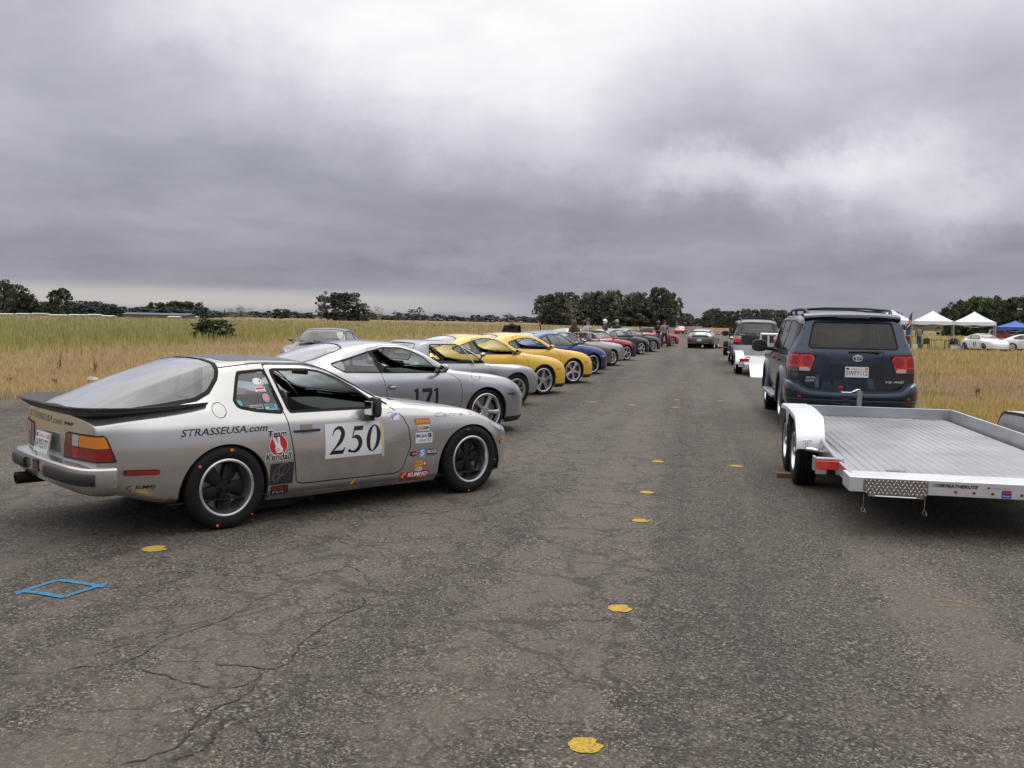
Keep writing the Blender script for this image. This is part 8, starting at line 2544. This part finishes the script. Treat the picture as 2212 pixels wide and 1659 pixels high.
def multi_mat(name, kind):
 m = bpy.data.materials.new(name); m.use_nodes = True; t = NT(m.node_tree); b = t.n['Principled BSDF']; b.inputs['Roughness'].default_value = .9
 co = t.add('ShaderNodeTexCoord').outputs['Object']
 if kind == 'dye':
  s = t.add('ShaderNodeSeparateXYZ', ins={0: t.vmath('SUBTRACT', co, (0, .03, 1.30))})
  r_ = t.math('SQRT', t.math('ADD', t.math('MULTIPLY', s.outputs[1], s.outputs[1]), t.math('MULTIPLY', s.outputs[2], s.outputs[2])))
  an = t.math('ARCTAN2', s.outputs[2], s.outputs[1])
  f = t.math('FRACT', t.math('ADD', t.math('ADD', t.math('MULTIPLY', r_, 3.0), t.math('MULTIPLY', an, .16)), t.math('MULTIPLY', t.noise(co, 9, 3), .15)))
  col = t.ramp(f, [(0.0, (.20, .05, .25)), (.2, (.35, .08, .30)), (.35, (.08, .12, .40)), (.5, (.05, .30, .35)), (.65, (.15, .40, .12)), (.8, (.55, .45, .05)), (.92, (.55, .15, .05)), (1.0, (.20, .05, .25))])
 else:
  s = t.add('ShaderNodeSeparateXYZ', ins={0: co})
  zz = t.math('ADD', s.outputs[2], t.math('MULTIPLY', t.math('ABSOLUTE', s.outputs[1]), .45))
  col = t.ramp(zz, [(0.0, (.015, .015, .017)), (.98, (.015, .015, .017)), (.985, (.40, .20, .04)), (.999, (.42, .03, .02)), (1.0, (.42, .03, .02))], 'CONSTANT')
  u_ = t.math('DIVIDE', t.math('SUBTRACT', zz, .9), .7)
  col = t.ramp(u_, [(0.0, (.015, .015, .017)), (.28, (.45, .22, .05)), (.34, (.40, .03, .02)), (.46, (.015, .015, .018)), (1.0, (.015, .015, .018))], 'CONSTANT')
 t.put(b.inputs['Base Color'], col)
 return m
P = person('man in a black and red jacket and dark helmet by the red roadster', g0(1422, 63.6), math.radians(-70), 1.72, multi_mat('cloth_race_jacket', 'jacket'), cloth('pale_denim', (.14, .20, .32)), arms={'l': [(.05, .26, 1.14), (.24, .06, 1.12)], 'r': [(.05, .26, 1.14), (.24, .06, 1.12)]}); helmet(P, bh)
P = person('man in a rainbow tie-dye T-shirt and jeans standing with his back turned', g0(1436, 62.6), math.radians(75), 1.78, multi_mat('cloth_tie_dye', 'dye'), DKJ, 'short', legp={'l': [(.0, .13, .49), (-.02, .17, .085)], 'r': [(.0, .16, .49), (-.02, .24, .085)]}, arms={'l': [(.06, .27, 1.15), (.26, .20, 1.10)], 'r': [(-.02, .28, 1.13), (.03, .29, .90)]}); hair_cap(P, HAIRD)
P = person('person in an orange jacket bending over far out in the field', g0(1168, 150), math.radians(160), 1.6, cloth('orange', (.62, .10, .03)), DKJ, lean=.9); hair_cap(P, HAIRD)
# by the tents
P = person('man in a beige jacket and jeans standing with his back turned beside the tents', g0(1987, 72.5), math.radians(100), 1.80, cloth('beige', (.23, .20, .16)), JEANS, lean=.15, arms={'l': [(.06, .29, 1.14), (.20, .14, .98)], 'r': [(.06, .29, 1.14), (.20, .14, .98)]}); hair_cap(P, HAIRD)
P2 = person('person in a red top sitting in a chair at the tents', g0(1960.5, 72.8), math.radians(40), 1.72, cloth('red', (.40, .02, .025)), DKJ, sit=True); hair_cap(P2, HAIRD)
# ---------------------------------------------------------------- tents, furniture, cones and far buildings
TENTW = mat('white_canopy', (.80, .80, .84), rough=.7, var=.04, vscale=2); TENTB = mat('blue_canopy', (.03, .10, .42), rough=.6, var=.1, vscale=2)
POLE = mat('grey_pole', (.45, .45, .46), rough=.4, metal=.6)
def tent(u, D, label, m, rz, hgt=3.05, leg=2.05, w=3.05, group=None):
 c = at(u, 700, D); r = empty('canopy_tent', (c.x, D, 0), rz); tag(r, label, 'tent', group)
 b = MB(); hw = w / 2; n = 9
 for s_ in range(4):
  q = Matrix.Rotation(s_ * PI / 2, 3, 'Z'); rows = []
  for j in range(n):
   t = j / (n - 1); row = []
   for i in range(9):
    f = -1 + 2 * i / 8
    z = leg + .16 + (hgt - leg - .16) * (t ** 1.25) - .10 * math.sin(PI * t) * (1 - f * f)
    row.append(q @ Vector((f * hw * (1 - t), -hw * (1 - t), z)))
   rows.append(row)
  b.grid(rows)
  b.grid([[q @ Vector((f * hw, -hw, leg + .16)) for f in (-1, -.5, 0, .5, 1)], [q @ Vector((f * hw, -hw - .01, leg - .12 + .03 * math.cos(f * 6))) for f in (-1, -.5, 0, .5, 1)]])
 b.build('canopy', m, r, 35)
 for x in (-1, 1):
  for y in (-1, 1):
   l = MB(); l.box((x * (hw - .03), y * (hw - .03), leg / 2), (.045, .045, leg)); l.box((x * (hw - .03), y * (hw - .03), .01), (.12, .12, .02)); l.build('leg', POLE, r, 20)
 t = MB()
 for s_ in range(4):
  q = Matrix.Rotation(s_ * PI / 2, 3, 'Z'); t.tube([q @ Vector((-hw, -hw + .03, leg - .02)), q @ Vector((0, -hw + .03, leg - .30)), q @ Vector((hw, -hw + .03, leg - .02))], .015, 5)
 t.build('truss', POLE, r, 30)
 return r
TG = 'white canopy tents standing in a row on the grass'
tent(1926, 74, 'white canopy tent mostly hidden behind the blue off-road wagon', TENTW, -.38, group=TG)
tent(2014, 74.5, 'white canopy tent in the middle, behind the man in the beige jacket', TENTW, -.38, group=TG)
tent(2104, 75, 'white canopy tent behind the white classic coupe, nearest the dark wood', TENTW, -.42, group=TG)
tent(2193, 92, 'blue canopy tent beside the white ones', TENTB, -.45, hgt=2.55, leg=1.75, w=3.6)
# feather flag
p = g0(1968, 71.5); fl = empty('feather_flag', tuple(p), 0); tag(fl, 'tall blue feather flag with a red and white emblem in front of the tents', 'flag')
b = MB(); b.tube([(0, 0, 0), (0, 0, 1.2), (.02, 0, 2.2), (.06, 0, 2.95)], [.02, .018, .014, .008], 6); b.build('pole', POLE, fl, 50)
rows = []
for t in np.linspace(0, 1, 14):
 z = 1.15 + 1.8 * t; rows.append([(.02 + .04 * t * t + x * .46 * (1 - t) ** .55 * -1 * (.95 if t > .03 else .6), .04 * math.sin(6 * t + 3 * x), z - .12 * x) for x in (0, .33, .66, 1.0)])
b = MB(); b.grid(rows); b.build('cloth', mat('flag_blue', (.04, .07, .20), rough=.8, var=.15), fl, 60)
st = Sticker(lambda a, c, l: Vector((a, -.05 - l, c))); st.poly([(-.05, 2.0), (-.30, 1.75), (-.30, 1.95), (-.05, 2.25)], V_RED(), 0); st.poly([(-.05, 1.90), (-.32, 1.62), (-.32, 1.70), (-.05, 2.0)], V_WHITE(), 0); st.disc(-.16, 2.12, .10, .13, V_WHITE(), 1, 14); st.disc(-.16, 2.12, .06, .08, V_RED(), 2, 12); st.build('emblem', fl)
# banner and the white box trailer behind
p = at(1976, 700, 75.6); b = MB(); rows = [[(x, .03 * math.sin(x * 3), z) for x in np.linspace(-.2, 2.1, 8)] for z in (1.42, 1.98)]
b.grid(rows); bn = b.build('banner', mat('banner_vinyl', (.62, .62, .62), rough=.6), None, 50); bn.location = (p.x, 75.6, 0); bn.rotation_euler = (0, 0, -.35); tag(bn, 'white printed banner hung below the middle tent roof', 'banner')
st = Sticker(lambda a, c, l: Vector((a, -.05 - l, c))); 
for i in range(9): st.rect(.0 + i * .16, 1.78 + .03 * math.sin(i * 2), .10 + i * .16, 1.86 + .03 * math.sin(i * 2), V_GREY(), 0, 1, 1)
st.disc(1.75, 1.72, .14, .16, V_YEL(), 0, 14); st.disc(1.75, 1.72, .10, .12, V_RED(), 1, 12); st.build('print', bn)
def plastic_chair(p, rz, m, label):
 r = empty('plastic_chair', tuple(p), rz); tag(r, label, 'chair', 'plastic garden chairs by the tents')
 b = MB(); b.grid([[(x, y, .43 + .02 * abs(y)) for y in (-.24, 0, .24)] for x in (.24, 0, -.22)]); b.box((0, 0, .42), (.46, .48, .02)); b.build('seat', m, r, 30)
 b = MB(); rows = [[(-.22 - .10 * t - .04 * (1 - (y / .26) ** 2), y * (1 - .1 * t), .43 + .46 * t - .06 * t * (y / .26) ** 2) for y in np.linspace(-.26, .26, 7)] for t in (0, .3, .6, 1)]
 b.grid(rows); b.build('backrest', m, r, 50)
 b = MB()
 for s_ in (-1, 1): b.tube([(-.27, s_ * .27, .68), (.0, s_ * .29, .66), (.22, s_ * .27, .62), (.24, s_ * .25, .43)], .022, 6)
 b.build('armrest', m, r, 50)
 for x in (-.22, .22):
  for y in (-.23, .23): l = MB(); l.box((x * 1.08, y * 1.06, .215), (.04, .04, .43)); l.build('leg', m, r, 20)
GRP = mat('green_plastic', (.025, .07, .05), rough=.5); BRP = mat('brown_plastic', (.04, .032, .028), rough=.5)
plastic_chair(g0(2001, 71.5), math.radians(80), GRP, 'green plastic chair beside the man in the beige jacket')
plastic_chair(P2[0].location + Vector((-.05, -.05, 0)), math.radians(40), BRP, 'dark chair under the person in red')
plastic_chair(g0(2053, 72.5), math.radians(200), BRP, 'brown plastic chair between two tent legs')
plastic_chair(g0(2074, 73), math.radians(-60), BRP, 'brown plastic chair next to the white classic coupe')
b = MB(); b.box((0, 0, .74), (1.5, .70, .04))
for x in (-.65, .65):
 for y in (-.28, .28): b.tube([(x, y, 0), (x, y, .73)], .015, 6)
o = b.build('folding_table', BRP, None, 30); p = g0(2036, 72.6); o.location = tuple(p); tag(o, 'brown folding table in the grass between the tents', 'table')
def bucket(u, D, m, label, r=.15, h=.36, cat='bucket'):
 b = MB(); b.lathe([(0, 0), (r * .85, 0), (r, h), (r * 1.05, h), (r * 1.05, h - .03), (r * .97, h - .03), (r * .82, .02)], 20, 'z'); o = b.build('bucket', m, None, 40); o.location = tuple(g0(u, D)); tag(o, label, cat)
bucket(1979.5, 70.5, mat('white_plastic', (.72, .72, .72), rough=.4), 'white plastic bucket beside the red-shirted sitter', .17, .40)
bucket(1989, 70.8, mat('teal_plastic', (.03, .12, .13), rough=.4), 'teal bucket at the feet of the man in the beige jacket', .17, .45)
bucket(2061, 71.5, mat('white_plastic', (.72, .72, .72), rough=.4), 'white bucket by the tent leg', .15, .34)
b = MB(); b.box((0, 0, .17), (.46, .30, .34)); b.box((0, 0, .36), (.48, .32, .05), m=1); o = b.build('cooler', [mat('white_plastic', (.72, .72, .72), rough=.4), mat('blue_lid', (.10, .2, .4), rough=.4)], None, 30, bevel=.015); o.location = tuple(g0(2072, 70.5)); tag(o, 'white cool box with a blue lid in front of the white classic coupe', 'cooler')
# far red pickup by the trees
p = g0(2156, 128); pk = empty('pickup_truck', tuple(p), math.radians(-20)); tag(pk, 'dark red pickup parked far off below the wood', 'pickup')
b = MB(); b.prism([(-2.6, .5), (2.5, .5), (2.5, .95), (1.2, 1.1), (.6, 1.65), (-.9, 1.68), (-1.05, 1.1), (-2.6, 1.1)], -.9, .9, 'y', inset=.0); b.build('body', paint('dark_red', (.20, .015, .02), metallic=False), pk, 30, bevel=.06)
b = MB(); b.prism([(.95, 1.12), (.52, 1.58), (-.8, 1.60), (-.9, 1.12)], -.91, .91, 'y'); b.build('side_window', mat('dark_window', (.03, .035, .04), rough=.1), pk, 20)
for x in (-1.6, 1.6):
 for sd in (-1, 1): add_wheel(pk, x, sd * .8, .38, .24, .21, 'steel')
# cones
ORC = mat('orange_cone', (.72, .11, .02), rough=.5); 
def cone_mesh():
 b = MB(); b.box((0, 0, .012), (.30, .30, .024)); b.lathe([(.115, .02), (.105, .05), (.032, .44), (.026, .455), (0, .455)], 18, 'z'); return b.mesh('traffic_cone', ORC, 40)
CM = cone_mesh(); CGP = 'orange traffic cones out on the course'
def cone(u, v, label, fallen=False):
 p = gp(u, v); o = link_mesh('traffic_cone', CM, None, (p.x, p.y, 0.0)); o.rotation_euler = (0, 0, random.uniform(0, 3))
 if fallen: o.rotation_euler = (PI / 2 - .25, 0, random.uniform(0, 6)); o.location.z = .11
 tag(o, label, 'cone', CGP)
c6 = lambda x, y: ((2150 + x * 400 / 2212) * .6777, (980 + y * 400 / 2212) * .6777); c5 = lambda x, y: ((1800 + x * 450 / 2212) * .6777, (980 + y * 450 / 2212) * .6777)
cone(*c6(862, 752), 'orange cone beside the trailer wheel left of the dark grey wagon')
cone(*c5(1432, 622), 'orange cone left of the two standing men'); cone(*c5(1530, 606), 'orange cone between the legs of the tie-dye man')
cone(*c5(1352, 660), 'orange cone lying in front of the black coupe', True)
cone(*c5(1640, 420), 'orange cone left of the far red coupe'); cone(*c5(1712, 420), 'orange cone against the far red coupe')
cone(*c6(972, 545), 'orange cone standing alone on the right side of the runway')
for x, y in ((258, 432), (268, 428), (250, 380), (318, 376), (372, 384), (402, 388), (430, 384), (768, 448), (776, 444), (828, 462), (862, 478), (872, 474), (848, 440), (928, 440), (950, 436), (300, 392), (905, 452), (700, 470 - 40)):
 cone(*c6(x, y), 'small orange cone far out on the runway')
# wooden stakes and field markers
WOOD = mat('stake_wood', (.22, .11, .06), rough=.9)
for i, (u, v, hh, lab) in enumerate([(147, 694, .7, 'short brown stake standing in the grass at far left'), (176, 690, 1.1, 'orange marker post in the grass at far left'), (1034, 723, .75, 'thin stake in the gold grass left of the man in brown'), (1103, 720, .9, 'thin stake in the grass behind the man in brown'), (894, 735, .6, 'short stake in the grass beside the charcoal coupe'), (861, 692, 1.2, 'thin post far out in the pale grass')]):
 p = gp(u, max(v, 702 + .0195 * (u - 1106) + 2)); b = MB(); b.box((0, 0, hh / 2), (.06, .05, hh)); o = b.build('marker_post', ORC if i == 1 else WOOD, None, 20); o.location = (p.x, p.y, 0); tag(o, lab, 'post')
# low white roofs and a long barn far off at left
WR = mat('white_roof', (.55, .55, .55), rough=.5)
WRG = 'low white roofs beyond the field at left'
for i, (u, wu) in enumerate([(14, 34), (52, 30), (88, 34), (128, 40), (170, 38), (205, 30), (235, 26), (378, 26), (410, 36)]):
 D = 300 + (i % 3) * 14; hz = 692 + .0195 * (u - 1106); p = at(u, hz, D); w_ = wu * D / FOC
 b = MB(); h0 = .42 + (i % 3) * .12
 b.prism([(-2, h0), (2, h0), (0, h0 + .28)], -w_ / 2, w_ / 2, 'x'); b.box((0, 0, h0 / 2), (w_ * .98, 3.6, h0), m=1)
 o = b.build('low_shed', [WR, mat('shed_wall', (.30, .29, .27), rough=.8)], None, 20); o.location = (p.x, D, 0); tag(o, f'{ORD[i]} low white-roofed shed from the left on the left horizon', 'shed', WRG)
D = 320; p = at(345, 690, D); b = MB(); b.box((0, 0, .6), (22, 8, 1.2)); b.prism([(-4.3, 1.2), (4.3, 1.2), (0, 1.8)], -11.3, 11.3, 'x', m=1)
o = b.build('barn', [mat('barn_wall', (.16, .13, .11), rough=.9), mat('barn_roof', (.10, .11, .13), rough=.7)], None, 20); o.location = (p.x, D, 0); tag(o, 'long low dark barn on the left horizon before the clump of trees', 'barn')
# small white car seen between the woman and the man
cw3 = build_rear_engined('996', 'white coupe seen between the woman and the man with the paper', white, 'multi', (0, 0), 0, nl=50, nc=24, detail=False, mirror=False)
p = g0(1252, 42); cw3.root.location = (p.x - .2, 42.5, 0); cw3.root.rotation_euler = (0, 0, math.radians(40))
